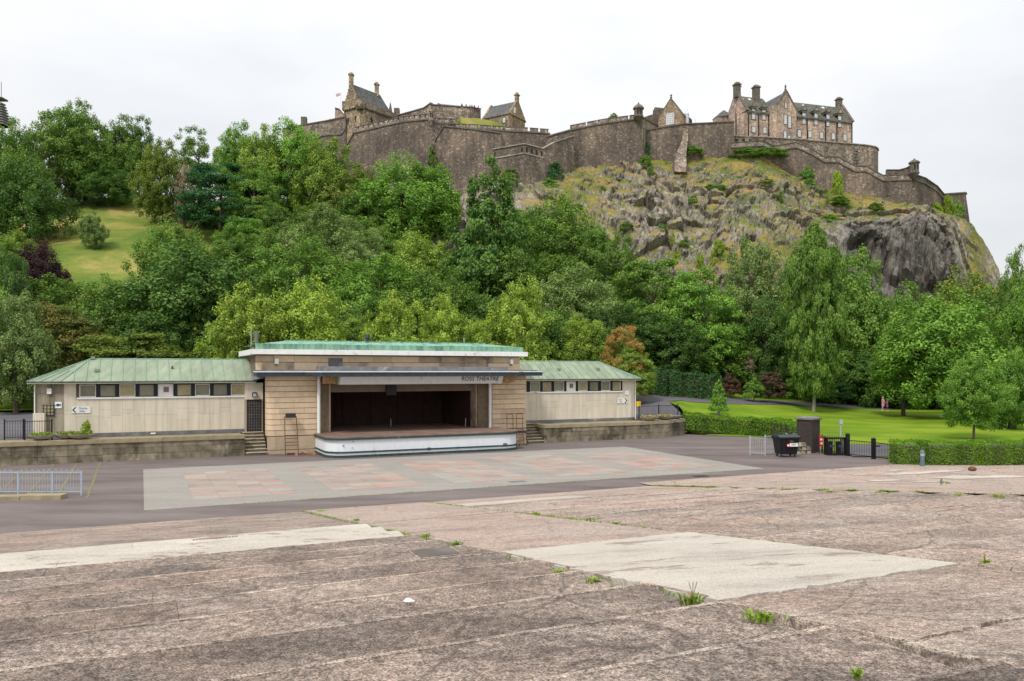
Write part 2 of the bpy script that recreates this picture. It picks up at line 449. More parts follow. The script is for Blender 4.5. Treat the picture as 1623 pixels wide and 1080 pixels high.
M_RED = simple('red_paint', (0.55, 0.03, 0.04), 0.5, var=0.1)
M_NAVY = simple('navy_print', (0.03, 0.07, 0.16), 0.6, var=0.1)
M_LETTER = simple('grey_letter_paint', (0.10, 0.11, 0.12), 0.6, var=0.1)
M_GREENTRIM = simple('dark_green_trim', (0.03, 0.06, 0.055), 0.7, var=0.3, scale=6, stain=((0.18, 0.20, 0.16), 0.62, 0.06))
M_BRICK = simple('dark_engineering_brick', (0.055, 0.043, 0.040), 0.8, var=0.3, scale=8)
M_BARK = simple('tree_bark', (0.12, 0.095, 0.075), 0.95, var=0.4, scale=3, b=0.02)
M_BIRCH = simple('pale_bark', (0.34, 0.31, 0.27), 0.9, var=0.4, scale=4, stain=((0.10, 0.09, 0.08), 0.55, 0.1))
M_TERRA = simple('terracotta_litter', (0.45, 0.22, 0.13), 0.9, var=0.2)
M_MOSS = simple('yellow_moss_line', (0.19, 0.17, 0.085), 0.95, var=0.35, scale=5)
M_SKIN = simple('skin', (0.45, 0.30, 0.22), 0.6, var=0.03)
M_HAIR = simple('dark_hair', (0.02, 0.015, 0.012), 0.6, var=0.1)
M_PINK = simple('pink_cloth', (0.60, 0.30, 0.34), 0.85, var=0.15)
M_PURPLE = simple('plum_cloth', (0.25, 0.10, 0.19), 0.85, var=0.15)
M_NAVYC = simple('navy_cloth', (0.04, 0.05, 0.09), 0.85, var=0.15)
M_REDC = simple('crimson_cloth', (0.30, 0.03, 0.06), 0.85, var=0.15)
M_BIRD = simple('pigeon_grey', (0.10, 0.11, 0.13), 0.7, var=0.3, scale=20)
def glass(name, c, rough=0.12):
    m, nt, bs = newmat(name)
    n = noise(nt, coords(nt, 'World'), 0.9, 3)
    nt.links.new(ramp(nt, n, [(0.35, tuple(q * 0.75 for q in c)), (0.65, tuple(q * 1.2 for q in c))]), bs.inputs['Base Color'])
    bs.inputs['Roughness'].default_value = rough
    bs.inputs['Specular IOR Level'].default_value = 0.6
    return m
M_GLASS = glass('pavilion_window_glass', (0.20, 0.19, 0.13), 0.3)
M_GLASSB = glass('castle_window_glass', (0.42, 0.46, 0.52), 0.2)
M_GLASSY = glass('lit_wall_window_glass', (0.34, 0.29, 0.15), 0.4)  # warm base colour paints a lit wall behind the pane into the glass

def grass_mat(name, stops, scale=0.35, fine=9.0, mow=False):
    m, nt, bs = newmat(name)
    v = coords(nt, 'World')
    n = noise(nt, coords(nt, 'World', (0.6, 1, 1)), scale, 7, 0.6, 0.4)
    col = ramp(nt, n, stops)
    f = noise(nt, v, fine, 4, 0.8)
    col = mixc(nt, 0.5, col, ramp(nt, f, [(0.3, (0.55, 0.6, 0.5)), (0.7, (1.4, 1.35, 1.4))]), 'MULTIPLY')
    nt.links.new(col, bs.inputs['Base Color'])
    bs.inputs['Roughness'].default_value = 0.95
    bs.inputs['Specular IOR Level'].default_value = 0.1
    bump(nt, bs, f, 0.05, 0.5)
    return m
M_LAWN = grass_mat('mown_lawn', [(0.34, (0.10, 0.17, 0.012)), (0.5, (0.145, 0.235, 0.014)), (0.62, (0.21, 0.28, 0.026))], 0.2)
M_MEADOW = grass_mat('rough_meadow', [(0.36, (0.09, 0.15, 0.026)), (0.5, (0.17, 0.20, 0.042)), (0.60, (0.30, 0.26, 0.08))], 0.11, 3.0)
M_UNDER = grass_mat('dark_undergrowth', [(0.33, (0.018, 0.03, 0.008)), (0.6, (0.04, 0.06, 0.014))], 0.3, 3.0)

def leafmat(name, a, b, trans=0.28, ov=0.16):
    m = bpy.data.materials.new(name); m.use_nodes = True
    nt = m.node_tree; nt.nodes.clear()
    at_ = nd(nt, 'ShaderNodeAttribute', attribute_name='tint')
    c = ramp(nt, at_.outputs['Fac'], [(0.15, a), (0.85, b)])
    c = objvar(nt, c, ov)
    d = nt.nodes.new('ShaderNodeBsdfDiffuse'); t = nt.nodes.new('ShaderNodeBsdfTranslucent')
    g = nd(nt, 'ShaderNodeBsdfGlossy', Roughness=0.45); g.inputs['Color'].default_value = (0.9, 0.95, 1, 1)
    mx1 = nd(nt, 'ShaderNodeMixShader'); mx1.inputs[0].default_value = trans
    mx2 = nd(nt, 'ShaderNodeMixShader'); mx2.inputs[0].default_value = 0.018
    out = nt.nodes.new('ShaderNodeOutputMaterial')
    nt.links.new(c, d.inputs[0]); nt.links.new(c, t.inputs[0])
    nt.links.new(d.outputs[0], mx1.inputs[1]); nt.links.new(t.outputs[0], mx1.inputs[2])
    nt.links.new(mx1.outputs[0], mx2.inputs[1]); nt.links.new(g.outputs[0], mx2.inputs[2])
    nt.links.new(mx2.outputs[0], out.inputs[0])
    return m
LF = dict(
    lime=leafmat('lime_leaves', (0.125, 0.225, 0.018), (0.47, 0.60, 0.085)),
    yellow=leafmat('yellow_green_leaves', (0.105, 0.20, 0.020), (0.34, 0.46, 0.07)),
    bright=leafmat('bright_green_leaves', (0.078, 0.188, 0.022), (0.265, 0.455, 0.062)),
    mid=leafmat('mid_green_leaves', (0.066, 0.150, 0.020), (0.230, 0.365, 0.056)),
    dark=leafmat('dark_green_leaves', (0.040, 0.106, 0.018), (0.145, 0.255, 0.044)),
    blue=leafmat('blue_green_leaves', (0.024, 0.100, 0.030), (0.085, 0.225, 0.065)),
    grey=leafmat('grey_green_leaves', (0.105, 0.185, 0.045), (0.34, 0.45, 0.13)),
    olive=leafmat('olive_leaves', (0.085, 0.140, 0.018), (0.26, 0.33, 0.05)),
    brown=leafmat('brownish_leaves', (0.06, 0.125, 0.018), (0.25, 0.21, 0.05)),
    maroon=leafmat('maroon_leaves', (0.022, 0.010, 0.012), (0.085, 0.033, 0.04)),
    orange=leafmat('orange_maple_leaves', (0.16, 0.25, 0.02), (0.60, 0.27, 0.10)),
    red=leafmat('red_shrub_leaves', (0.06, 0.055, 0.025), (0.16, 0.08, 0.05)),
    hedge=leafmat('clipped_hedge_leaves', (0.065, 0.165, 0.007), (0.205, 0.38, 0.018)),
    laurel=leafmat('laurel_leaves', (0.022, 0.075, 0.018), (0.09, 0.20, 0.05)),
    acid=leafmat('acid_yellow_leaves', (0.18, 0.30, 0.012), (0.40, 0.54, 0.03)),
    weed=leafmat('weed_leaves', (0.11, 0.20, 0.02), (0.32, 0.44, 0.06)),
    straw=leafmat('straw_stems', (0.30, 0.27, 0.08), (0.50, 0.44, 0.15)),
    pinkb=leafmat('pinkish_dead_leaves', (0.30, 0.22, 0.15), (0.50, 0.38, 0.28)),
)

# ------------------------------------------------------------------ terrain heights
PROF = [   # (photo azimuth column, [(distance, height) ...]) - the garden, the slope and the castle rock
    (-600, [(50, 0), (54, 1.4), (85, 1.5), (105, 10), (140, 27), (175, 44), (240, 46)]),
    (60, [(50, 0), (54, 1.4), (85, 1.5), (100, 8), (120, 18.5), (140, 29), (170, 43), (240, 46)]),
    (250, [(50, 0), (54, 1.4), (85, 1.5), (100, 8), (120, 18.5), (140, 29), (170, 43), (240, 46)]),
    (400, [(52, 0), (56, 1.4), (85, 1.5), (105, 9), (130, 22), (160, 37), (190, 47), (240, 47)]),
    (560, [(53, 0), (57, 1.4), (85, 1.5), (110, 10), (140, 26), (170, 40), (188, 47), (240, 50)]),
    (700, [(55, 0), (59, 1.4), (85, 1.6), (110, 8), (140, 24), (156, 33), (176, 43), (190, 48), (240, 50)]),
    (790, [(57, 0), (61, 1.4), (85, 1.6), (110, 8), (140, 22), (156, 35), (166, 45), (180, 52), (240, 58)]),
    (870, [(59, 0), (63, 1.4), (85, 1.6), (110, 8), (140, 23), (155, 33), (168, 45), (180, 53), (240, 58)]),
    (1000, [(60, 0.1), (66, 1.3), (85, 1.8), (120, 9), (146, 23), (166, 41), (184, 55), (240, 58)]),
    (1050, [(62, 0.1), (66, 1.1), (85, 2.3), (92, 2.6), (97, 3.1), (120, 9), (146, 23), (167, 42), (186, 56), (240, 58)]),
    (1078, [(60, 0.0), (66, 1.0), (85, 2.3), (92, 2.5), (97, 3.0), (120, 9), (146, 23), (167, 42), (187, 56), (240, 58)]),
    (1090, [(60, 0.0), (71, 0.0), (85, 2.1), (92, 2.4), (98, 2.8), (120, 9), (146, 22), (168, 42), (188, 56.5), (240, 58)]),
    (1120, [(60, 0.0), (71, 0.0), (85, 1.8), (92, 2.2), (99, 2.6), (120, 9), (146, 22), (168, 42), (188, 56.5), (240, 58)]),
    (1200, [(60, 0.0), (71, 0.0), (85, 1.1), (95, 1.75), (104, 2.1), (122, 9), (146, 25), (165, 42), (188, 57), (240, 58)]),
    (1300, [(60, 0.0), (75, 0.1), (90, 0.7), (100, 1.2), (109, 1.5), (122, 8), (148, 25), (158, 34), (170, 39), (183, 48), (240, 52)]),
    (1400, [(60, 0.0), (75, 0.1), (108, 0.6), (125, 7), (150, 22), (154, 32), (166, 38), (178, 44), (190, 47), (240, 48)]),
    (1460, [(60, 0.0), (75, 0.1), (108, 0.6), (125, 6), (151, 20), (155, 34), (163, 38.5), (174, 41.5), (190, 43), (240, 43)]),
    (1505, [(60, 0.0), (75, 0.1), (110, 0.6), (125, 5), (153, 20), (158, 31), (166, 37), (180, 41), (190, 42), (240, 41)]),
    (1530, [(60, 0.0), (110, 0.6), (125, 4), (157, 20), (164, 25), (178, 37), (190, 42), (215, 41), (240, 38)]),
    (1556, [(60, 0.0), (110, 0.6), (125, 3), (165, 20), (176, 28), (190, 37.5), (205, 37), (240, 30)]),
    (1582, [(60, 0.0), (110, 0.6), (125, 2), (170, 18), (180, 24), (190, 30), (205, 30), (240, 22)]),
    (1597, [(60, 0.0), (110, 0.5), (130, 2), (180, 14), (190, 20), (240, 12)]),
    (1625, [(60, 0.0), (110, 0.5), (160, 4), (190, 7), (240, 6)]),
    (1700, [(60, 0.0), (110, 0.5), (190, 4), (240, 4)]),
    (3000, [(60, 0.0), (110, 0.5), (190, 4), (240, 4)]),
]
_PA = np.array([p[0] for p in PROF], float)
def H(X, Y):
    X, Y = np.broadcast_arrays(np.asarray(X, float), np.asarray(Y, float))
    D = np.maximum(Y, 1.0)
    a = np.clip(X / D * F + 811.5, -600, 2990)
    Z = np.stack([np.interp(D, [q[0] for q in p[1]], [q[1] for q in p[1]]) for p in PROF])
    i = np.clip(np.searchsorted(_PA, a, side='right') - 1, 0, len(PROF) - 2)
    t = (a - _PA[i]) / (_PA[i + 1] - _PA[i])
    z0 = np.take_along_axis(Z, i[None], 0)[0]; z1 = np.take_along_axis(Z, (i + 1)[None], 0)[0]
    z = z0 * (1 - t) + z1 * t
    NN_ = -X * ST + Y * CT
    z = np.where((NN_ > 56.9) & (D < 84) & (a < 1040), np.maximum(z, 1.37), z)
    z = np.where((NN_ < 56.9) & (D < 84) & (a < 1040), np.minimum(z, -0.3), z)
    far = np.clip((D - 240) / 120, 0, 1)
    return z * (1 - far) + 2.0 * far
def h1(x, y): return float(H(np.array([x]), np.array([y]))[0])

def gridmesh(name, P, mats, parent=None, attrs=None, smooth=True):
    nu, nv = P.shape[:2]
    me = bpy.data.meshes.new(name)
    idx = np.arange(nu * nv).reshape(nu, nv)
    q = np.stack([idx[:-1, :-1], idx[1:, :-1], idx[1:, 1:], idx[:-1, 1:]], -1).reshape(-1, 4)
    me.vertices.add(nu * nv); me.vertices.foreach_set('co', P.reshape(-1).astype(np.float32))
    me.loops.add(q.size); me.loops.foreach_set('vertex_index', q.reshape(-1).astype(np.int32))
    me.polygons.add(len(q)); me.polygons.foreach_set('loop_start', np.arange(0, q.size, 4, dtype=np.int32))
    me.polygons.foreach_set('use_smooth', np.full(len(q), smooth))
    for m in (mats if isinstance(mats, list) else [mats]): me.materials.append(m)
    if attrs:
        for k, v in attrs.items():
            at_ = me.attributes.new(k, 'FLOAT', 'POINT'); at_.data.foreach_set('value', v.reshape(-1).astype(np.float32))
    me.update(calc_edges=True)
    return link(name, me, parent)

# base ground sheet out to the horizon
g = MB()
R_ = 3500
g.add([(-R_, -60, -0.35), (R_, -60, -0.35), (R_, R_, -0.35), (-R_, R_, -0.35)], [(0, 1, 2, 3)])
tag(g.build('ground', M_LAWN), 'green ground stretching out to the horizon', kind='structure')

# hillside
a_ = np.concatenate([np.arange(-600, 640, 14), np.arange(640, 1760, 10), np.arange(1760, 2600, 40)]).astype(float)
d_ = np.concatenate([np.arange(47, 200, 2.5), np.arange(200, 400, 8)]).astype(float)
A, Dg = np.meshgrid(a_, d_, indexing='ij')
X = (A - 811.5) / F * Dg; Y = Dg
Z = H(X, Y)
inrock = np.clip((A - 650) / 40, 0, 1) * np.clip((1660 - A) / 40, 0, 1) * np.clip((Dg - 132) / 8, 0, 1) * np.clip((203 - Dg) / 5, 0, 1)
bumpy = np.clip((Dg - 90) / 20, 0, 1)
NN = -X * ST + Y * CT
Z = Z + fbm(X / 9, Y / 9, X * 0, 3) * 0.7 * bumpy - (6.0 + 6.0 * np.clip((A - 1250) / 60, 0, 1)) * inrock - 0.05 - 0.3 * (Dg < 112) * (A > 940) - 0.3 * (Dg < 82)
Z = np.where(NN < 64, np.minimum(Z, -0.3), Z)
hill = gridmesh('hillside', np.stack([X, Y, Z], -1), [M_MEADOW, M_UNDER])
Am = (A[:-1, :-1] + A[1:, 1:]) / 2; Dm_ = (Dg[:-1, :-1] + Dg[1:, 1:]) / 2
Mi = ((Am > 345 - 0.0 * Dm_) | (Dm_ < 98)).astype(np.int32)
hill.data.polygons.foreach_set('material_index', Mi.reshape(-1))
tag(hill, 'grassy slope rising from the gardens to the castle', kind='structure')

# castle rock: displaced crag
def rockmat():
    m, nt, bs = newmat('castle_rock_stone')
    v = coords(nt, 'World', (1, 1, 0.55), (0.25, 0.2, 0))
    n = noise(nt, v, 0.22, 8, 0.65, 0.6)
    r = ramp(nt, n, [(0.34, (0.12, 0.108, 0.096)), (0.46, (0.27, 0.24, 0.205)), (0.58, (0.385, 0.35, 0.30)), (0.72, (0.50, 0.465, 0.41))])
    f = noise(nt, coords(nt, 'World', (1.8, 1.8, 0.32), (0.25, 0.3, 0)), 1.7, 9, 0.8, 0.5)
    r = mixc(nt, 0.8, r, ramp(nt, f, [(0.38, (0.28, 0.27, 0.27)), (0.5, (1.0, 1.0, 1.0)), (0.62, (1.6, 1.58, 1.52))]), 'MULTIPLY')
    dk = nd(nt, 'ShaderNodeAttribute', attribute_name='cliff')
    r = mixc(nt, math_(nt, 'MULTIPLY', dk.outputs['Fac'], 0.85), r, mixc(nt, 1.0, r, (0.42, 0.43, 0.45), 'MULTIPLY'))
    gn = noise(nt, coords(nt, 'World'), 0.16, 6, 0.6, 0.4)
    g1 = ramp(nt, gn, [(0.36, (0.085, 0.14, 0.024)), (0.48, (0.19, 0.195, 0.040)), (0.60, (0.32, 0.235, 0.075))])
    gf = noise(nt, coords(nt, 'World'), 2.2, 5, 0.8)
    g1 = mixc(nt, 0.6, g1, ramp(nt, gf, [(0.3, (0.5, 0.5, 0.5)), (0.7, (1.5, 1.45, 1.4))]), 'MULTIPLY')
    ge = nt.nodes.new('ShaderNodeNewGeometry'); s = nt.nodes.new('ShaderNodeSeparateXYZ')
    nt.links.new(ge.outputs['Normal'], s.inputs[0])
    ve = nd(nt, 'ShaderNodeAttribute', attribute_name='veg')
    n3 = noise(nt, coords(nt, 'World', (1, 1, 1.6)), 0.7, 9, 0.8, 0.3)
    k = math_(nt, 'ADD', math_(nt, 'ADD', math_(nt, 'MULTIPLY', s.outputs[2], 0.9), ve.outputs['Fac']), math_(nt, 'MULTIPLY', math_(nt, 'SUBTRACT', n3, 0.5), 1.8))
    gm = ramp(nt, k, [(0.60, (0, 0, 0)), (0.78, (1, 1, 1))])
    nt.links.new(mixc(nt, gm, r, g1), bs.inputs['Base Color'])
    bs.inputs['Roughness'].default_value = 0.95
    bs.inputs['Specular IOR Level'].default_value = 0.12
    bump(nt, bs, math_(nt, 'ADD', f, math_(nt, 'MULTIPLY', gf, 0.5)), 0.35, 0.9)
    return m
M_ROCK = rockmat()
a_ = np.arange(655, 1662, 1.9); d_ = np.concatenate([np.arange(134, 192, 0.33), np.arange(192, 232, 2.0)])
A, Dg = np.meshgrid(a_, d_, indexing='ij')
X = (A - 811.5) / F * Dg; Y = Dg + 0.0; Z = H(X, Y)
# blocky displacement towards the outside of the slope
ed = np.clip((A - 660) / 30, 0, 1) * np.clip((1655 - A) / 25, 0, 1) * np.clip((Dg - 136) / 6, 0, 1)
top = np.clip((190 - Dg) / 14, 0.30, 1)
wx = X + 1.6 * fbm(X / 5, Y / 5, Z / 5, 2); wy = Y + 1.6 * fbm(X / 5 + 40, Y / 5, Z / 5, 2)
wz = Z - 0.35 * X + 1.2 * fbm(X / 5, Y / 5 + 40, Z / 5, 2)
c1, e1, t1 = cells(wx / 7.5, wy / 9.0, wz / 11.0, 1)
c2, e2, t2 = cells(wx / 2.7, wy / 3.6, wz / 5.5, 9)
c3, e3, t3 = cells(wx / 0.95, wy / 1.4, wz / 2.4, 19)
dsp = (c1 - .5) * 2.8 + t1 * 3.8 + (c2 - .5) * 1.5 + t2 * 1.7 + (c3 - .5) * 0.75 + t3 * .5 + fbm(X / 3, Y / 3, Z / 3, 4) * 0.35 - 0.55 * np.exp(-e2 * 9) - 0.6 * np.exp(-e1 * 12)
rugg = np.clip(0.5 + 0.9 * fbm(X / 16, Y / 16, Z / 10, 3), 0.0, 1.0)
rugg = np.maximum(rugg, cliff_ := np.clip((A - 1290) / 60, 0, 1) * np.clip((168 - Dg) / 8, 0, 1))
dsp = dsp * ed * top * (0.42 + 0.62 * rugg)
Z2 = Z + dsp * 0.50
Y2 = Y - dsp * 0.90
X2 = X - dsp * 0.15
cliff = np.clip((A - 1290) / 60, 0, 1) * np.clip((1560 - A) / 60 + .3, 0, 1) * np.clip((166 - Dg) / 10 + 0.2 * fbm(X / 6, Z / 6, X * 0, 2), 0, 1)
veg = 0.20 + 0.22 * (0.6 - rugg) + 0.22 * np.clip((Dg - 168) / 15, 0, 1) - 0.75 * cliff + 0.10 * np.clip((A - 1080) / 150, 0, 1) * np.clip((1420 - A) / 80, 0, 1)
veg = veg - 0.25 * np.clip((900 - A) / 60, 0, 1) - 0.12 * np.clip(1 - np.abs(A - 1010) / 120, 0, 1) + 0.35 * np.clip(1 - np.abs(A - 1545) / 20, 0, 1)
rock = gridmesh('castle_rock', np.stack([X2, Y2, Z2], -1), M_ROCK, attrs={'cliff': cliff, 'veg': veg}, smooth=False)
tag(rock, 'craggy grey rock face with yellow grass under the castle walls', kind='structure')

# ------------------------------------------------------------------ paved ground
RZ = TH
def sheet(name, poly, z, mat, label, thick=0.05):
    b = MB().prism(poly, z - thick, z)
    o = b.build(name, mat, None, (0, 0, 0), RZ)
    return tag(o, label, kind='structure')
def jag(p, q, amp, step=0.25):
    L = math.dist(p, q); k = max(1, int(L / step))
    nx, ny = -(q[1] - p[1]) / L, (q[0] - p[0]) / L
    out = [p]
    for i in range(1, k):
        t = i / k; r = random.uniform(-amp, amp)
        out.append((p[0] + (q[0] - p[0]) * t + nx * r, p[1] + (q[1] - p[1]) * t + ny * r))
    return out
sheet('asphalt_path', [(-60, 26), (47, 26), (47, 33.2), (41.5, 33.2), (52, 50), (47, 60), (40, 60.5), (33, 55.8), (-60, 55.8)], 0.0, M_ASPH,
      'reddish brown asphalt in front of the stage')
floor = sheet('dance_floor', jag((0.1, 35.1), (32.3, 35.1), 0.02, .5) + [(32.3, 35.1), (32.3, 49.7), (0.1, 49.7)], 0.012, M_PLAZA,
              'grey paved rectangle in front of the stage')
gen = random.Random(3)
pav_me = {k: MB().box(0.008, 1.092, 0.008, 0.992, -0.02, 0.0).mesh('paving_slab', m) for k, m in (('r', M_PRED), ('g', M_PGREY), ('n', M_PLAZA))}
for b0 in (2.05, 8.1, 14.1, 20.1, 26.1):
    for i in range(4):
        for j in range(10):
            k = 'r' if (i + j) % 2 else 'g'
            if b0 > 7 and gen.random() < 0.33: k = gen.choice('rrg')
            link('paving_slab', pav_me[k], floor, (b0 + i * 1.1, 37.0 + j * 1.0, 0.018 + gen.uniform(0, 0.004)))
# smears and access covers on the asphalt
for (x, y, w, d, m) in ((545, 779, .9, .25, M_SOIL), (520, 783, 1.2, .2, M_SOIL), (1110, 755, .8, .5, M_DKMETAL), (820, 764, .9, .5, M_LEAD), (1300, 722, 1.2, .5, M_SOIL)):
    p = on_ground(x, y)
    if m is M_SOIL: continue
    o = MB().box(-w / 2, w / 2, -d / 2, d / 2, 0, 0.012).box(-w / 2 + .06, w / 2 - .06, -d / 2 + .06, d / 2 - .06, 0.012, 0.018).build('drain_cover', m, None, (p[0], p[1], 0.004), RZ)
    tag(o, {1110: 'dark iron cover in the asphalt near the right corner of the dance floor', 820: 'grey drain cover in the asphalt strip at the foot of the terraces'}[x], 'drain cover')
# asphalt behind the pavilions at upper level
def upper(name, poly, mat, label, zoff, n=24):
    b = MB()
    ps = [W(*p) for p in poly]
    # subdivided fan following the ground
    pts = []
    cx = sum(p[0] for p in ps) / len(ps); cy = sum(p[1] for p in ps) / len(ps)
    ring = []
    for p, q in zip(ps, ps[1:] + ps[:1]):
        for i in range(6):
            t = i / 6; ring.append((p[0] + (q[0] - p[0]) * t, p[1] + (q[1] - p[1]) * t))
    K = 10
    v = [(cx, cy, h1(cx, cy) + zoff)]
    for k in range(1, K + 1):
        for (x, y) in ring:
            X_, Y_ = cx + (x - cx) * k / K, cy + (y - cy) * k / K
            v.append((X_, Y_, h1(X_, Y_) + zoff))
    R = len(ring); f = [(0, 1 + i, 1 + (i + 1) % R) for i in range(R)]
    for k in range(K - 1):
        f += [(1 + k * R + i, 1 + (k + 1) * R + i, 1 + (k + 1) * R + (i + 1) % R, 1 + k * R + (i + 1) % R) for i in range(R)]
    b.add(v, f)
    return tag(b.build(name, mat, smooth=True), label, kind='structure')
def P2(x, D): return ((x - 811.5) / F * D, D)
def grid_sheet(name, edges, mat, label, zoff, nd_=14, na=30):
    """edges: list of (distance, left column, right column) rows from near to far"""
    rows = []
    Ds = np.linspace(edges[0][0], edges[-1][0], nd_)
    l = np.interp(Ds, [e[0] for e in edges], [e[1] for e in edges]); r = np.interp(Ds, [e[0] for e in edges], [e[2] for e in edges])
    t = np.linspace(0, 1, na)
    A = l[:, None] * (1 - t) + r[:, None] * t
    Dm = np.repeat(Ds[:, None], na, 1)
    X = (A - 811.5) / F * Dm; Y = Dm
    Z = H(X, Y) + zoff
    o = gridmesh(name, np.stack([X, Y, Z], -1).transpose(1, 0, 2), mat)
    return tag(o, label, kind='structure')
grid_sheet('left_path', [(47, -700, 60), (80, -500, 160)], M_PATH, 'dark path behind the railings at the left end of the stage building', 0.05)
grid_sheet('left_lawn', [(78, -500, 400), (98, -500, 400)], M_LAWN, 'strip of lawn behind the left end of the stage building', 0.25)
grid_sheet('back_path', [(68, 960, 1078), (75, 985, 1078), (85, 985, 1058), (90, 960, 1062)], M_PATH, 'grey path running back past the right end of the stage building', 0.06)
grid_sheet('lawn', [(47, 1450, 2600), (50.5, 1430, 2500), (52.5, 1345, 2500), (56, 1300, 2400), (66, 1235, 2300), (70, 1085, 2300), (78, 1085, 2300), (85, 1057, 2300), (90, 1150, 2300), (95, 1232, 2300), (100, 1330, 2300), (104, 1425, 2300)], M_LAWN,
           'bright mown lawn on the right', 0.03, 58, 90)
grid_sheet('gate_path', [(51.5, 1352, 1440), (56, 1330, 1560), (60, 1330, 1700)], M_PATH, 'path behind the black bar gate', 0.06)
grid_sheet('park_path', [(85, 962, 1060), (88, 965, 1115), (90, 1005, 1155), (95, 1100, 1236), (100, 1205, 1334), (104, 1290, 1430), (107, 1380, 1700), (110, 1480, 2300)], M_PATH, 'narrow dark path across the back of the lawn', 0.07, 50, 60)
grid_sheet('back_lawn', [(97, 1148, 1150), (100, 1150, 1212), (104, 1160, 1296), (108, 1180, 1400), (113, 1200, 1500)], M_LAWN, 'strip of grass between the dark path and the shrubs', 0.06, 20, 20)
grid_sheet('leaf_litter_bank', [(91, 1010, 1012), (93, 1010, 1060), (98, 1010, 1146), (104, 1010, 1160)], M_SOIL, 'brown earth bank under the dark trees', 0.09)

# ------------------------------------------------------------------ concrete terraces
ZT = lambda n: 0.12 * (32.2 - n)
TR = empty('seating_terrace', (0, 0, 0), RZ, kind='structure')
TR['label'] = 'broad weathered concrete terraces stepping up from the asphalt'
def s1(n): return 5.6 + 0.004 * (n - 7)
def s2(n): return 9.75 + 0.045 * (n - 8)
def s3(n): return 21.5 + 0.045 * (n - 13)
def slab(poly_mn, ztop, mat, t=0.30, tilt=None, name='terrace_slab', nose=None):
    b = MB()
    if callable(ztop): zt = [ztop(m, n) for m, n in poly_mn]
    else: zt = [ztop] * len(poly_mn)
    k = len(poly_mn)
    v = [(m, n, z - t) for (m, n), z in zip(poly_mn, zt)] + [(m, n, z) for (m, n), z in zip(poly_mn, zt)]
    b.add(v, [tuple(range(k, 2 * k))] + [(i, (i + 1) % k, k + (i + 1) % k, k + i) for i in range(k)])
    if nose:
        (m0, n0), (m1, n1), zz = nose
        b.box(m0, m1, n0 - 0.07, n0 - 0.004, zz - 0.01, zz + 0.006, 1)
    return b.build(name, [mat, M_CONCN], TR)
rs = random.Random(5)
TREAD, RISE = 1.5, 0.18
for i in range(-1, 24):
    nf = 32.2 - TREAD * i                  # downhill edge
    nb = nf - TREAD
    z = 0.18 * i + 0.10 if i >= 0 else 0.03
    if i < 0: continue
    # left block
    m = -7.5 - rs.uniform(0, 3) if nb > 6 else -9
    end = s1(nf)
    paleA = i in (7, 8, 9)
    while m < end - 0.2:
        L = rs.uniform(6, 14)
        m2 = min(end, m + L)
        if end - m2 < 3: m2 = end
        e = 0.003
        zz = z + rs.uniform(-0.004, 0.004)
        pl = paleA and m2 > -40
        front = jag((m2 - e, nf - e), (m + e, nf - e), 0.02, .2)
        poly = [(m + e, nb + 0.0), (m2 - e, nb + 0.0)] + front + [(m + e, nf - e)]
        sm = 0.0 if i < 7 else 1.0
        mat = M_PALE if pl else (M_CONC if i > 6 else M_CONCM)
        if i < 7:                        # lower levels lie as smooth sloping slabs
            zf = lambda mm, nn, zz=zz: ZT(nn) + 0.005 + (zz - z) * 0.5
            slab(poly, zf, mat)
        else:
            slab(poly, zz, mat, nose=((m + .05, nf), (m2 - .05, nf), zz) if not pl else None)
        m = m2
    # right block, between the second and third aisle joints
    m = s2(nf); end = s3(nf)
    while m < end - 0.2:
        L = rs.uniform(5, 9)
        m2 = min(end, m + L)
        if end - m2 < 2: m2 = end
        e = 0.003
        zz = z + rs.uniform(-0.01, 0.01)
        poly = [(m + e, nb), (m2 - e, nb)] + jag((m2 - e, nf - e), (m + e, nf - e), 0.015, .25) + [(m + e, nf - e)]
        pl = i == 2 and m < 14
        if i < 4: slab(poly, (lambda mm, nn: ZT(nn) + 0.004), M_PALE if pl else M_CONCB)
        else: slab(poly, zz * 0.0 + ZT(nf) + 0.06 + rs.uniform(-.01, .01), M_CONCB if i < 8 else (M_CONCM if i < 18 else M_CONC), nose=((m + .05, nf), (m2 - .05, nf), ZT(nf) + 0.06))
        m = m2
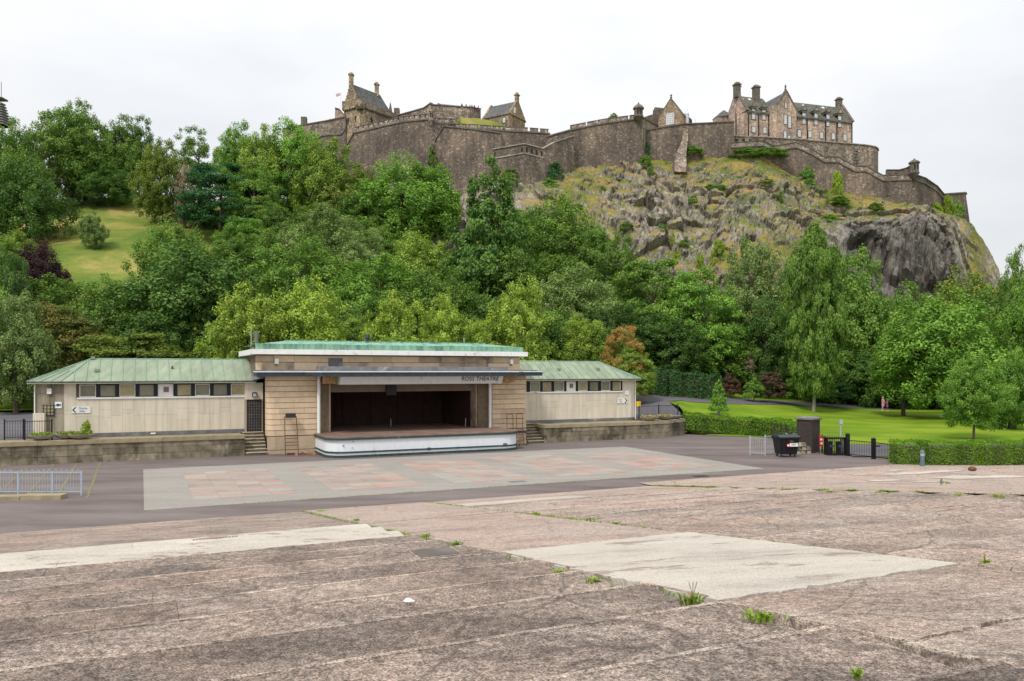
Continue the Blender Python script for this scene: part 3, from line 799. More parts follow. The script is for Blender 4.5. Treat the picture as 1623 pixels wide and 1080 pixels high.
# sloping aisle between the two stepped blocks
cuts = [32.2, 27.5, 22.6, 17.6, 12.95, 6.9, 4.6, 1.0, -3.0]
for k, (n0, n1) in enumerate(zip(cuts, cuts[1:])):
    mat = M_PALE if k == 4 else (M_CONCB if k < 4 else M_CONCM)
    off = 0.06 if k == 4 else 0.03 + 0.01 * (k % 2)
    poly = jag((s1(n1) + .12, n1 + .02), (s2(n1) - .03, n1 + .02), 0.055, .12) + jag((s2(n1) - .03, n1 + .02), (s2(n0) - .03, n0), 0.03) + jag((s2(n0) - .03, n0), (s1(n0) + .12, n0), 0.02) + jag((s1(n0) + .12, n0), (s1(n1) + .12, n1 + .02), 0.05, .16)
    slab(poly, (lambda mm, nn, off=off: ZT(nn) + off), mat)
    q_ = n0
    while q_ > n1 + .3:
        q2 = max(n1 + .04, q_ - rs.uniform(.8, 1.8))
        if rs.random() < .75:
            g1_, g2_ = rs.uniform(.06, .10), rs.uniform(.06, .10)
            MB().hexa([(s1(q_) + .115, q_ - .01, ZT(q_) + off - .1), (s1(q_) + .12 + g1_, q_ - .01, ZT(q_) + off - .1), (s1(q2) + .12 + g2_, q2, ZT(q2) + off - .1), (s1(q2) + .115, q2, ZT(q2) + off - .1)],
                      [(s1(q_) + .13, q_ - .01, ZT(q_) + off + .012), (s1(q_) + .11 + g1_, q_ - .01, ZT(q_) + off + .008), (s1(q2) + .11 + g2_, q2, ZT(q2) + off + .008), (s1(q2) + .13, q2, ZT(q2) + off + .012)]).build('joint_edging', M_CONCN, TR)
        q_ = q2
sb0 = MB()  # dark-coloured strip added inside the open joint to deepen its shade
for n_ in np.arange(-3, 32, .5):
    sb0.hexa([(s1(n_) - .05, n_, ZT(n_) - .5), (s1(n_) + .2, n_, ZT(n_) - .5), (s1(n_ + .5) + .2, n_ + .5, ZT(n_ + .5) - .5), (s1(n_ + .5) - .05, n_ + .5, ZT(n_ + .5) - .5)],
             [(s1(n_) + .002, n_, ZT(n_) - .16), (s1(n_) + .11, n_, ZT(n_) - .16), (s1(n_ + .5) + .11, n_ + .5, ZT(n_ + .5) - .16), (s1(n_ + .5) + .002, n_ + .5, ZT(n_ + .5) - .16)])
tag(sb0.build('joint_dark_strip', M_RISER, TR), kind='stuff')
# far right apron, easing down to the hedge
def apron(u, n):
    m = s3(n) + 0.02 + u
    return (m, n, ZT(n) * max(0.0, 1 - u / 20.0) + 0.03 + (0.0))
us = np.linspace(0, 26, 27); ns = np.linspace(-3, 33.2, 30)
P = np.array([[apron(u, n) for n in ns] for u in us])
P[:, :, 2] = np.maximum(P[:, :, 2], 0.03)
ap = gridmesh('terrace_apron', P.astype(float), M_CONCB)
ap.rotation_euler[2] = RZ
tag(ap, 'cracked concrete apron beyond the right-hand aisle joint', kind='structure')
def aprz(m, n): return max(0.03, ZT(n) * max(0.0, 1 - (m - s3(n)) / 20.0) + 0.03)
def blob(cm, cn, a, b_, k=11, seed=0):
    r = random.Random(seed)
    return [(cm + a * math.cos(t) * r.uniform(.55, 1.1), cn + b_ * math.sin(t) * r.uniform(.55, 1.1)) for t in [2 * math.pi * i / k for i in range(k)]]
for k, (x, y, a, b_) in enumerate([(1400, 762, 1.2, .5), (1440, 751, 2.2, .6), (1490, 748, 1.9, .5), (1530, 757, 2.2, .9), (1588, 756, 2.0, .6), (1365, 753, .7, .3), (1470, 764, 1.2, .3), (1420, 746, 1.0, .3)]):
    # find the apron point under this picture point
    D = 30.0
    for _ in range(40):
        X_, Y_ = P2(x, D); mm, nn = X_ * CT + Y_ * ST, -X_ * ST + Y_ * CT
        zz = aprz(mm, nn); D = 0.5 * D + 0.5 * (CZ - zz) * F / (y - 588.0)
    poly = blob(0, 0, a, b_, 13, k)
    z0 = aprz(mm, nn)
    pl = MB(); kk = len(poly)
    pl.add([(p[0], p[1], aprz(mm + p[0], nn + p[1]) + 0.018 - z0) for p in poly], [tuple(range(kk))])
    o = pl.build('concrete_patch', M_PALE, ap); o.location = (mm, nn, z0)

# ------------------------------------------------------------------ retaining walls, upper walk and steps
RW = empty('retaining_wall', W(-20, 55), RZ, 'low mossy stone retaining wall in front of the left pavilion, steps at its right end', 'wall')
rr = random.Random(8)
MB().box(-20, 26.1, 0.06, 2.1, 0, 1.36).build('walkway', M_MOSSCAP, RW)
m = -20.0
while m < 26.15:
    L = rr.uniform(1.1, 1.9); m2 = min(26.2, m + L)
    if 26.2 - m2 < .6: m2 = 26.2
    for (z0, z1) in ((0.0, 0.42), (0.435, 0.80), (0.815, 1.12)):
        s_ = rr.uniform(-.5, .5) if z0 > .4 and z0 < .8 else 0
        MB().box(0.008, m2 - m - 0.008, 0, 0.3, z0, z1).build('stone', M_RETAIN, RW, (m + s_ * 0, rr.uniform(-.012, .012), 0))
    MB().box(0.006, m2 - m - 0.006, -0.06, 0.62, 1.13, 1.39).build('coping_stone', M_MOSSCAP, RW, (m, rr.uniform(-.01, .01), rr.uniform(-.006, .006)))
    m = m2
RW2 = empty('retaining_wall', W(28.4, 55), RZ, 'low mossy stone retaining wall in front of the right pavilion, bending towards the clipped hedge', 'wall')
def wallrun(root, pts, zc=1.39):
    for (p, q) in zip(pts, pts[1:]):
        L = math.dist(p, q); a = math.atan2(q[1] - p[1], q[0] - p[0]); t = 0.0
        while t < L - .01:
            l2 = min(L, t + rr.uniform(1.0, 1.7)); l2 = L if L - l2 < .5 else l2
            x, y = p[0] + math.cos(a) * t, p[1] + math.sin(a) * t
            for (z0, z1) in ((0.0, 0.42), (0.435, 0.80), (0.815, zc - .27)):
                MB().box(0.008, l2 - t - 0.008, 0, 0.3, z0, z1).build('stone', M_RETAIN, root, (x, y + rr.uniform(-.012, .012), 0), a)
            MB().box(0.006, l2 - t - 0.006, -0.06, 0.62, zc - .26, zc).build('coping_stone', M_MOSSCAP, root, (x, y, rr.uniform(-.006, .006)), a)
            t = l2
wallrun(RW2, [(0, 0), (9.0, 0), (12.2, 0.5), (14.9, 1.9), (15.6, 4.6)])
MB().prism([(0.0, .3), (9.0, .3), (12.1, .8), (14.6, 2.1), (15.3, 4.6), (15.3, 9), (0, 9)], 0, 1.36).build('walkway', M_MOSSCAP, RW2)
wallrun(RW2, [(0.0, 2.0), (0.0, 0.05)])
def steps(m0, m1, label):
    S = empty('stone_steps', W(m0, 54.6), RZ, label, 'steps')
    w = m1 - m0
    for i in range(7):
        z = 1.42 * (7 - i) / 7.0 - 0.0
        y1 = 2.55 - 0.0; y0 = 2.2 - 0.32 * i
        MB().box(0, w, y0, y0 + 0.36, z - 0.203 if i < 6 else 0, z - 0.045).build('riser', M_RISER, S)
        MB().box(-0.0, w, y0 - 0.03, y0 + 0.36, z - 0.045, z).build('tread', M_TREAD, S)
    return S
steps(6.25, 7.62, 'narrow mossy stone steps at the left side of the stage block below the dark door')
steps(27.0, 28.35, 'narrow mossy stone steps at the right side of the stage block')

# ------------------------------------------------------------------ stage building
BS = empty('bandstand', W(17.2, 55.0), RZ, 'long low stone theatre building with open stage, green roofs and two side wings', 'theatre')
def LB(m, n, z=0.0): return (m - 17.2, n - 55.0, z)
def bb(b, m0, m1, n0, n1, z0, z1, mi=0): return b.box(m0 - 17.2, m1 - 17.2, n0 - 55, n1 - 55, z0, z1, mi)
# --- structural cores
c = MB()
bb(c, 7.75, 11.75, 55.12, 61.9, 0, 5.5)                # left block core
bb(c, 22.9, 26.75, 55.12, 61.9, 0, 5.5)
bb(c, 7.0, 26.75, 56.1, 62.5, 5.5, 6.7)
c.build('masonry_core', M_JOINT, BS)
rs2 = random.Random(21)
def ashlar_face(m0, m1, n_face, z_levels, mat, Lr=(0.9, 1.7), depth=0.13, joint=0.012, corner=None, mats=None):
    for zi, (z0, z1) in enumerate(zip(z_levels, z_levels[1:])):
        m = m0; first = True
        off = rs2.uniform(.4, 1.2)
        while m < m1 - 1e-6:
            L = off if first else rs2.uniform(*Lr)
            m2 = min(m1, m + L)
            if m1 - m2 < .45: m2 = m1
            x1 = m2 - m - joint / 2
            if corner == 'L' and first:
                pts = [(0.0, depth + .9)] + [(0.42 - 0.42 * math.cos(t), 0.42 - 0.42 * math.sin(t)) for t in (0, .4, .8, 1.2, math.pi / 2)] + [(x1, 0), (x1, depth), (.45, depth), (.3, depth + .9)]
                b = MB().prism(pts, z0 + 0.012, z1 - 0.022)
            else:
                b = MB()
                zb, zt_ = z0 + 0.012, z1 - 0.022
                b.hexa([(joint / 2, 0.03, zb), (x1, 0.03, zb), (x1, depth, zb), (joint / 2, depth, zb)], [(joint / 2, 0.03, zt_), (x1, 0.03, zt_), (x1, depth, zt_), (joint / 2, depth, zt_)])
                b = MB().box(joint / 2, x1, 0.0, depth, zb, zt_)
            mm = (mats(zi, m) if mats else mat)
            b.build('stone', mm, BS, LB(m, n_face + rs2.uniform(-.006, .006)))
            m = m2; first = False
zl = [1.22 + 0.372 * i for i in range(12)]
ashlar_face(7.62, 11.0, 55.0, zl, M_ASHLAR, corner='L')
ashlar_face(7.62, 11.0, 54.96, [0.0, 0.28, 1.20], M_ASHLARD, Lr=(1.2, 1.7))
ashlar_face(24.0, 26.85, 55.0, zl, M_ASHLAR)
ashlar_face(24.0, 26.85, 54.96, [0.0, 0.28, 1.20], M_ASHLARD, Lr=(1.2, 1.7))
# jamb faces beside the opening
ashlar_face(11.12, 11.8, 55.25, [1.36, 2.0, 2.7, 3.4, 4.1, 4.85], M_ASHLARD, Lr=(.68, .69), depth=.2)
ashlar_face(22.95, 23.75, 55.25, [1.36, 2.0, 2.7, 3.4, 4.1, 4.85], M_ASHLARD, Lr=(.4, .41), depth=.2)
for (m0, m1) in ((11.8, 11.9), (22.8, 22.92)):
    bb(MB(), m0, m1, 55.3, 56.4, 1.36, 4.9).build('door_jamb', M_ASHLARD, BS)
# right end of block (seen obliquely)
for z0, z1 in zip(zl, zl[1:]):
    bb(MB(), 26.76, 26.86, 55.13, 57.2, z0 + .012, z1 - .022).build('stone', M_ASHLAR, BS)
# upper band
def band_mat(zi, m): return M_ASHLARD if (11.5 < m < 13 or 19 < m < 22 or rs2.random() < .25) else M_ASHLAR
ashlar_face(7.0, 26.8, 56.0, [5.62, 6.2, 6.66], M_ASHLAR, Lr=(1.3, 2.4), mats=band_mat)
for (m0, m1, z0, z1) in ((11.9, 12.9, 5.9, 6.5), (23.2, 23.9, 5.9, 6.45)):
    bb(MB(), m0, m1, 55.96, 56.02, z0, z1).build('access_panel', M_LEAD if m0 < 20 else M_ASHLARD, BS)
# cornice in lengths, with copper upstand and low copper roof
m = 6.65
while m < 27.2:
    m2 = min(27.2, m + rs2.uniform(2.3, 2.9)); m2 = 27.2 if 27.2 - m2 < 1 else m2
    bb(MB(), m + .006, m2 - .006, 55.4, 56.2, 6.72, 7.06).build('cornice_length', M_WHITE, BS); m = m2
bb(MB(), 6.65, 27.2, 56.2, 63.0, 6.68, 7.05).build('roof_slab', M_WHITE, BS)
m = 6.95
while m < 26.9:
    m2 = min(26.9, m + .95); m2 = 26.9 if 26.9 - m2 < .4 else m2
    bb(MB(), m, m2 - .012, 55.6, 55.72, 7.06, 7.44 + rs2.uniform(-.015, .015)).build('copper_sheet', M_COPPER, BS)
    m = m2
cr_ = MB()
cr_.add([LB(6.95, 55.72, 7.40), LB(26.9, 55.72, 7.40), LB(26.9, 62.9, 7.40), LB(6.95, 62.9, 7.40), LB(9.2, 57.9, 7.72), LB(24.6, 57.9, 7.72), LB(24.6, 60.7, 7.72), LB(9.2, 60.7, 7.72)],
        [(0, 1, 5, 4), (1, 2, 6, 5), (2, 3, 7, 6), (3, 0, 4, 7), (4, 5, 6, 7)])
cr_.build('copper_roof', M_COPPER, BS)
k = MB()
for i in range(17): bb(k, 9.3 + i * .93, 9.42 + i * .93, 57.7, 57.95, 7.70, 7.80)
bb(k, 9.2, 24.6, 57.85, 57.95, 7.70, 7.79)
k.build('roof_ridge_seam', M_COPPER, BS)
# canopy
cz0, cz1 = 5.2, 5.52
can = MB()
poly_c = [(6.85, 54.35), (10.0, 54.35), (10.75, 52.75), (25.15, 52.75), (26.2, 54.3), (27.9, 54.3), (27.9, 56.0), (6.85, 56.0)]
can.prism([LB(*p)[:2] for p in poly_c], 5.22, 5.50)
can.build('canopy', M_FASCIA, BS)
tr = MB()
poly_t = [(p[0], p[1] - (0.05 if p[1] < 55 else 0)) for p in poly_c]
tr.prism([LB(*p)[:2] for p in poly_t], 5.503, 5.57)
tr.build('canopy_edge_trim', M_BLUEWHITE, BS)
ld = MB()
bb(ld, 6.85, 27.85, 55.0, 55.99, 5.573, 5.66)
bb(ld, 10.9, 25.0, 54.2, 55.2, 5.574, 5.90)
ld.build('lead_flashing', M_LEAD, BS)
# sloping sign board with lettering
sg = MB()
z0, z1 = 4.66, 5.20
sg.add([LB(12.2, 53.6, z1), LB(24.3, 53.6, z1), LB(24.3, 53.9, z0), LB(12.2, 53.9, z0), LB(12.2, 54.9, z1), LB(24.3, 54.9, z1), LB(24.3, 54.9, z0), LB(12.2, 54.9, z0)],
       [(0, 3, 2, 1), (4, 5, 6, 7), (0, 1, 5, 4), (3, 7, 6, 2), (1, 2, 6, 5), (0, 4, 7, 3)])
sb_ = sg.build('fascia_board', M_BLUEWHITE, BS)
def text(s, size, mat, parent, loc, rot, name='lettering', ext=0.008, sx=1.0):
    cu = bpy.data.curves.new(name, 'FONT')
    cu.body = s; cu.size = size; cu.extrude = ext; cu.align_x = 'LEFT'; cu.align_y = 'BOTTOM'
    cu.materials.append(mat); cu.resolution_u = 3
    t_ = bpy.data.objects.new('tmp_text', cu); COL.objects.link(t_)
    bpy.context.view_layer.update()
    me = bpy.data.meshes.new_from_object(t_.evaluated_get(bpy.context.evaluated_depsgraph_get()))
    bpy.data.objects.remove(t_); bpy.data.curves.remove(cu)
    if not me.materials: me.materials.append(mat)
    o = bpy.data.objects.new(name, me); COL.objects.link(o)
    o.parent = parent; o.location = loc; o.rotation_euler = rot; o.scale = (sx, 1, 1)
    return o
ang = math.atan2(z1 - z0, -0.65)       # board face leans back towards its foot
text('ROSS THEATRE', 0.47, M_LETTER, BS, LB(21.0, 53.80, 4.80), (math.atan2(.54, -.30), 0, 0), sx=0.92, ext=.012)
# stage recess
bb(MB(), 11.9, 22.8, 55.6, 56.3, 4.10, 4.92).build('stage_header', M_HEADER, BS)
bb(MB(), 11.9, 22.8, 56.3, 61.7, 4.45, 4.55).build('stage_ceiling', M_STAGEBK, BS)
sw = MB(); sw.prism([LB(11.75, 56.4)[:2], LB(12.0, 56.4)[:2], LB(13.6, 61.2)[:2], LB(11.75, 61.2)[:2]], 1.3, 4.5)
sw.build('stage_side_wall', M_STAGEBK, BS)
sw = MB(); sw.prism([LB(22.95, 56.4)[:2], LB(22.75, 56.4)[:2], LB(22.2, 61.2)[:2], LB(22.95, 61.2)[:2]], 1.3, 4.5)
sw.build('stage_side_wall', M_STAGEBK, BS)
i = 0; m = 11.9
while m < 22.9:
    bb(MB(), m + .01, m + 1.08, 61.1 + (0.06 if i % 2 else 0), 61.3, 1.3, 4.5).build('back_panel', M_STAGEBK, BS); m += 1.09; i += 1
bb(MB(), 15.9, 16.65, 55.35, 55.6, 3.85, 4.55).build('speaker_box', M_BLACK, BS)
MB().tube(LB(17.0, 58.0, 1.37), LB(17.0, 58.0, 2.0), 0.02).build('microphone_stub', M_GALV, BS)
MB().tube(LB(22.3, 56.2, 1.37), LB(22.35, 56.25, 2.0), 0.03).build('cable_stub', M_GALV, BS)
# deck boards
def deck_poly(x0, x1, y0, r, inset=0.0, yb=56.0):
    x0 += inset; x1 -= inset; y0 += inset
    pts = []
    for t in np.linspace(0, math.pi / 2, 7): pts.append((x0 + r - r * math.cos(t), y0 + r - r * math.sin(t)))
    for t in np.linspace(math.pi / 2, 0, 7): pts.append((x1 - r + r * math.cos(t), y0 + r - r * math.sin(t)))
    return [LB(*p)[:2] for p in pts + [(x1, yb), (x0, yb)]]
DK = (10.75, 24.55, 50.75, 1.3)
MB().prism(deck_poly(*DK, 0.0), 0.0, 0.16).build('plinth', M_GREENTRIM, BS)
MB().prism(deck_poly(*DK, 0.05), 0.16, 0.30).build('white_stripe', M_BLUEWHITE, BS)
MB().prism(deck_poly(*DK, 0.0), 0.30, 0.40).build('dark_stripe', M_GREENTRIM, BS)
MB().prism(deck_poly(*DK, 0.05), 0.40, 1.14).build('stage_front_panel', M_BLUEWHITE, BS)
MB().prism(deck_poly(*DK, -0.06), 1.14, 1.26).build('stage_nosing', M_GREENTRIM, BS)
MB().prism(deck_poly(*DK, -0.02), 1.26, 1.335).build('deck_edge', M_DECK, BS)
k = 0; n = 52.4
bd = MB().box(0, 13.6, 0.004, 0.56, 0, 0.012).mesh('deck_board', M_DECK)
while n < 55.2:
    link('deck_board', bd, BS, LB(10.85, n, 1.337)); n += 0.565
bd2 = MB().box(0, 10.85, 0.004, 0.56, 0, 0.012).mesh('deck_board', M_DECK)
while n < 61.0:
    link('deck_board', bd2, BS, LB(11.92, n, 1.337)); n += 0.565
for n0, x0 in ((51.27, 11.6), (51.835, 11.3)):
    MB().box(0, 24.55 + 10.75 - 2 * x0, 0.004, 0.56, 0, .012).build('deck_board', M_DECK, BS, LB(x0, n0, 1.337))
for (m, z, w) in ((11.7, .75, .10), (12.3, .6, .06), (12.35, 1.0, .07), (17.4, .25, .25), (23.0, .28, .3)):
    bb(MB(), m, m + w, 50.775, 50.80, z, z + w * .8).build('flaked_paint_spot', M_LEAD, BS)
# corner posts and plywood boxes
MB().tube(LB(10.98, 54.75, 1.35), LB(10.98, 54.75, 5.22), 0.11, 14).build('post', M_WHITE, BS)
MB().tube(LB(23.72, 54.75, 1.35), LB(23.72, 54.75, 5.22), 0.11, 14).build('post', M_WHITE, BS)
for (m, w) in ((11.2, 1.1), (24.55, 1.0)):
    for i in range(5):
        bb(MB(), m + i * w / 5, m + (i + 1) * w / 5 - .02, 54.4, 54.9, 4.72 + rs2.uniform(-.03, .03), 5.2).build('plywood_board', M_PLY, BS)
# flood lights on the upper band, roof pipes
for (m, z) in ((8.35, 6.25), (26.0, 6.3)):
    f_ = bb(MB(), m - .12, m + .12, 55.75, 55.99, z - .18, z + .18).build('flood_light', M_WHITE, BS)
    bb(MB(), m - .05, m + .05, 55.9, 55.99, z - .30, z - .18).build('bracket', M_LEAD, f_)
for (m, n, h, r, mt) in ((7.35, 58.5, 1.0, .13, M_LEAD), (7.0, 58.4, 1.15, .03, M_GALV), (15.2, 58, .65, .14, M_FASCIA), (20.4, 59, .55, .16, M_LEAD), (22.9, 58, .8, .03, M_GALV)):
    MB().tube(LB(m, n, 7.3), LB(m, n, 7.4 + h), r, 10).build('roof_pipe', mt, BS)
MB().tube(LB(15.2, 58, 8.05), LB(15.2, 58, 8.3), .2, 10, .12).build('pipe_cowl', M_FASCIA, BS)

# --- pavilion wings
def wing(m0, m1, cham, ridge0, ridge1, side, mats_):
    """front wall at n=57.2, from m0 to m1; cham = list of corner points of the chamfered outer end"""
    nf, nb = 57.2, 62.0
    zb, ze = 1.36, 4.78
    outer = m0 if side == 'L' else m1
    # core walls
    poly = ([(m0, nf + .1)] + [(m1, nf + .1), (m1, nb), (cham[1][0] + .1, nb), (cham[1][0] + .1, cham[1][1] + .1)]) if side == 'L' else \
        [(m0, nf + .1), (m1, nf + .1), (cham[1][0] - .1, cham[1][1] + .1), (cham[1][0] - .1, nb), (m0, nb)]
    MB().prism([LB(*p)[:2] for p in poly], 0.3, ze).build('wall_core', M_JOINT, BS)
    # plinth
    b = MB(); bb(b, m0, m1, nf - .03, nf + .12, zb, 1.62); b.build('plinth', M_LEAD, BS)
    # windows
    wz0, wz1 = 3.92, 4.72
    if side == 'L': wins = [(-3.55 + i * 1.135, .93) for i in range(9)]
    else: wins = [(27.15 + i * 1.105, .90) for i in range(9)]
    for i, (mw, w) in enumerate(wins):
        odd = i % 2 if side == 'L' else (i + 1) % 2
        white = (i == 4)
        dark = (odd and not white)
        fm = M_DKMETAL if dark else M_WHITE
        fr = MB(); t = 0.045
        bb(fr, mw, mw + w, nf - .02, nf + .06, wz1 - t, wz1); bb(fr, mw, mw + w, nf - .02, nf + .06, wz0, wz0 + t)
        bb(fr, mw, mw + t, nf - .02, nf + .06, wz0 + t, wz1 - t); bb(fr, mw + w - t, mw + w, nf - .02, nf + .06, wz0 + t, wz1 - t)
        wo_ = fr.build('window_frame', fm, BS)
        gm = M_WHITE if white else (M_GLASSY if i % 3 == 2 else M_GLASS)
        bb(MB(), mw + t, mw + w - t, nf + .02, nf + .04, wz0 + t, wz1 - t).build('pane', gm, wo_)
        if white: bb(MB(), mw + .34, mw + .66, nf - .01, nf + .02, wz0 + .28, wz0 + .62).build('vent', M_HEADER, wo_)
        nxt = wins[i + 1][0] if i < len(wins) - 1 else mw + w + .08
        bb(MB(), mw + w + .004, nxt - .004, nf - .07, nf + .1, wz0, wz1).build('window_mullion', M_BLACK if i % 2 == 0 or True else M_SLABD, BS)
    ws, we = wins[0][0] - .1, wins[-1][0] + wins[-1][1] + .1
    bb(MB(), ws - .05, we + .05, nf - .07, nf + .1, 3.80, 3.905).build('window_sill', M_WHITE, BS)
    # cladding slabs below and beside windows
    doors = [(6.5, 7.62)] if side == 'L' else []
    x = m0
    end = 6.42 if side == 'L' else m1
    while x < end - .01:
        x2 = min(end, x + .66); x2 = end if end - x2 < .35 else x2
        ztop = 3.80 if ws - .05 < (x + x2) / 2 < we + .05 else ze
        zc = 1.62
        for zt_ in ([2.35 + rs2.choice((0, .25, .5)), 3.1, ztop] if rs2.random() < .45 else [2.72, ztop]):
            if zt_ - zc < .2: continue
            bb(MB(), x + .004, x2 - .004, nf - .0, nf + .11, zc + .004, zt_ - .004).build('wall_slab', M_SLABW, BS)
            zc = zt_
        x = x2
    # chamfered outer end
    p, q = (m0, nf), cham[1]
    if side == 'R': p = (m1, nf)
    L = math.dist(p, q); a = math.atan2(q[1] - p[1], q[0] - p[0])
    if side == 'L': a = math.atan2(p[1] - q[1], p[0] - q[0])
    base = q if side == 'L' else p
    k = max(1, round(L / .6))
    for i in range(k):
        for (za, zb_) in ((1.62, 2.9), (2.908, 4.2), (4.208, ze)):
            MB().box(i * L / k + .006, (i + 1) * L / k - .006, 0, .1, za, zb_).build('wall_slab', M_SLABD if side == 'L' else M_SLABW, BS, LB(base[0], base[1]), a)
    MB().box(0, L, -.03, .1, 1.36, 1.615).build('plinth', M_LEAD, BS, LB(base[0], base[1]), a)
    # roof: eave polygon to ridge
    zE, zR, nr = 4.93, 6.40, 59.5
    ef, eb = 56.8, 62.3
    if side == 'L':
        e0, e1 = m0 - .15, 7.1
        ridge = (ridge0, ridge1); tip = (cham[1][0] - .45, cham[1][1] - .35)
    else:
        e0, e1 = 26.95, m1 + .15
        ridge = (ridge0, ridge1); tip = (cham[1][0] + .45, cham[1][1] - .25)
    def roofpt(m, t, z=0.0):      # t: 0 eave .. 1 ridge
        return LB(m, ef + (nr - ef) * t, zE + (zR - zE) * t + z)
    x = e0; P_ = 0.69
    hipm = ridge[0] if side == 'L' else ridge[1]
    def tmax(m):
        if side == 'L': return 1.0 if m >= hipm else max(0.0, (m - e0) / max(hipm - e0, .01))
        return 1.0 if m <= hipm else max(0.0, (e1 - m) / max(e1 - hipm, .01))
    while x < e1 - .02:
        x2 = min(e1, x + P_)
        cuts_ = sorted(set([x, x2] + ([hipm] if x < hipm < x2 else [])))
        b = MB()
        low = [roofpt(c_, 0) for c_ in cuts_]; up = [roofpt(c_, tmax(c_)) for c_ in reversed(cuts_)]
        ring = low + up
        cl = [ring[0]]
        for r_ in ring[1:]:
            if math.dist(r_, cl[-1]) > 1e-4: cl.append(r_)
        if math.dist(cl[0], cl[-1]) < 1e-4: cl.pop()
        if len(cl) >= 3:
            b.hexa([(r_[0], r_[1], r_[2] - .03) for r_ in cl], cl)
            b.build('roof_panel', M_CUROOF, BS)
        t = tmax(x2)
        if t > .08:
            a0 = roofpt(x2, 0.0, .0); a1 = roofpt(x2, t, .0)
            MB().hexa([(a0[0] - .022, a0[1], a0[2]), (a0[0] + .022, a0[1], a0[2]), (a1[0] + .022, a1[1], a1[2]), (a1[0] - .022, a1[1], a1[2])],
                      [(a0[0] - .022, a0[1], a0[2] + .05), (a0[0] + .022, a0[1], a0[2] + .05), (a1[0] + .022, a1[1], a1[2] + .05), (a1[0] - .022, a1[1], a1[2] + .05)]).build('roof_seam', M_CUSEAM, BS)
        x = x2
    # hip over the chamfered end, and back slope
    E0 = LB(e0 if side == 'L' else e1, ef, zE); T0 = LB(tip[0], tip[1], zE)
    RP = LB(hipm, nr, zR); BK = LB(tip[0], eb, zE)
    b = MB()
    b.hexa([(p_[0], p_[1], p_[2] - .03) for p_ in ((E0, RP, T0) if side == 'L' else (E0, T0, RP))], [E0, RP, T0] if side == 'L' else [E0, T0, RP])
    b.build('roof_panel', M_CUROOF, BS)
    for t in (.3, .6, .85):
        s_ = [E0[i] * (1 - t) + T0[i] * t for i in range(3)]
        e_ = [s_[i] + (RP[i] - s_[i]) * (0.25 + .7 * t) for i in range(3)]
        MB().tube((s_[0], s_[1], s_[2] + .02), (e_[0], e_[1], e_[2] + .02), .028, 5).build('roof_seam', M_CUSEAM, BS)
    MB().tube((E0[0], E0[1], E0[2] + .02), (RP[0], RP[1], RP[2] + .02), .035, 5).build('hip_seam', M_CUSEAM, BS)
    MB().tube((T0[0], T0[1], T0[2] + .02), (RP[0], RP[1], RP[2] + .02), .035, 5).build('hip_seam', M_CUSEAM, BS)
    o_ = LB(ridge[1] if side == 'L' else ridge[0], nr, zR); ob = LB(e1 if side == 'L' else e0, eb, zE)
    b = MB(); b.add([RP, o_, ob, BK], [(0, 1, 2, 3)]); b.add([T0, RP, BK], [(0, 1, 2)]); b.build('back_roof', M_CUROOF, BS)
    MB().tube(RP, o_, .05, 6).build('ridge_roll', M_CUSEAM, BS)
    # soffit, fascia, gutter
    b = MB()
    pl = [(e0, ef), (e1, ef), (e1, nf + .4), (e0, nf + .4)]
    b.prism([LB(*p_)[:2] for p_ in pl], 4.785, 4.845)
    if side == 'L': b.prism([LB(*p_)[:2] for p_ in [(tip[0], tip[1]), (e0 - .003, ef), (e0 - .003, nf + .6), (tip[0], nf + 1.0)]], 4.785, 4.842)
    else: b.prism([LB(*p_)[:2] for p_ in [(e1 + .003, ef), (tip[0], tip[1]), (tip[0], nf + 1.0), (e1 + .003, nf + .6)]], 4.785, 4.842)
    b.build('white_soffit_board', M_WHITE, BS)
    g_ = MB()
    g_.path([LB(e0 if side == 'L' else e0, ef - .03, 4.895), LB(e1, ef - .03, 4.895)], .055, 8)
    g_.path([LB(E0[0] + 17.2, ef - .03, 4.895), (T0[0], T0[1] - .03, 4.895)], .055, 8)
    g_.build('gutter', M_GUTTER, BS)
wing(-4.4, 7.62, [(-4.4, 57.2), (-6.0, 57.85)], -3.0, 7.3, 'L', None)
wing(26.87, 37.9, [(37.9, 57.2), (38.6, 57.6)], 26.9, 36.0, 'R', None)
# roof vents on the wings
for (m, t, s_) in ((-2.6, .42, .14), (1.9, .55, .06), (35.2, .5, .13), (31.4, .5, .13), (-2.9, .98, .12)):
    z = 4.93 + 1.47 * t
    v_ = bb(MB(), m - s_, m + s_, 56.8 + 2.7 * t - s_, 56.8 + 2.7 * t + s_, z, z + .18).build('roof_vent', M_CUROOF if s_ > .1 else M_RUST, BS)
# lead valley beside the stage block
MB().hexa([LB(6.9, 56.8, 4.95), LB(7.75, 55.7, 5.15), LB(7.7, 59.5, 6.3), LB(6.95, 59.5, 6.38)], [LB(6.9, 56.8, 5.0), LB(7.75, 55.7, 5.25), LB(7.7, 59.5, 6.4), LB(6.95, 59.5, 6.43)]).build('lead_valley', M_LEAD, BS)
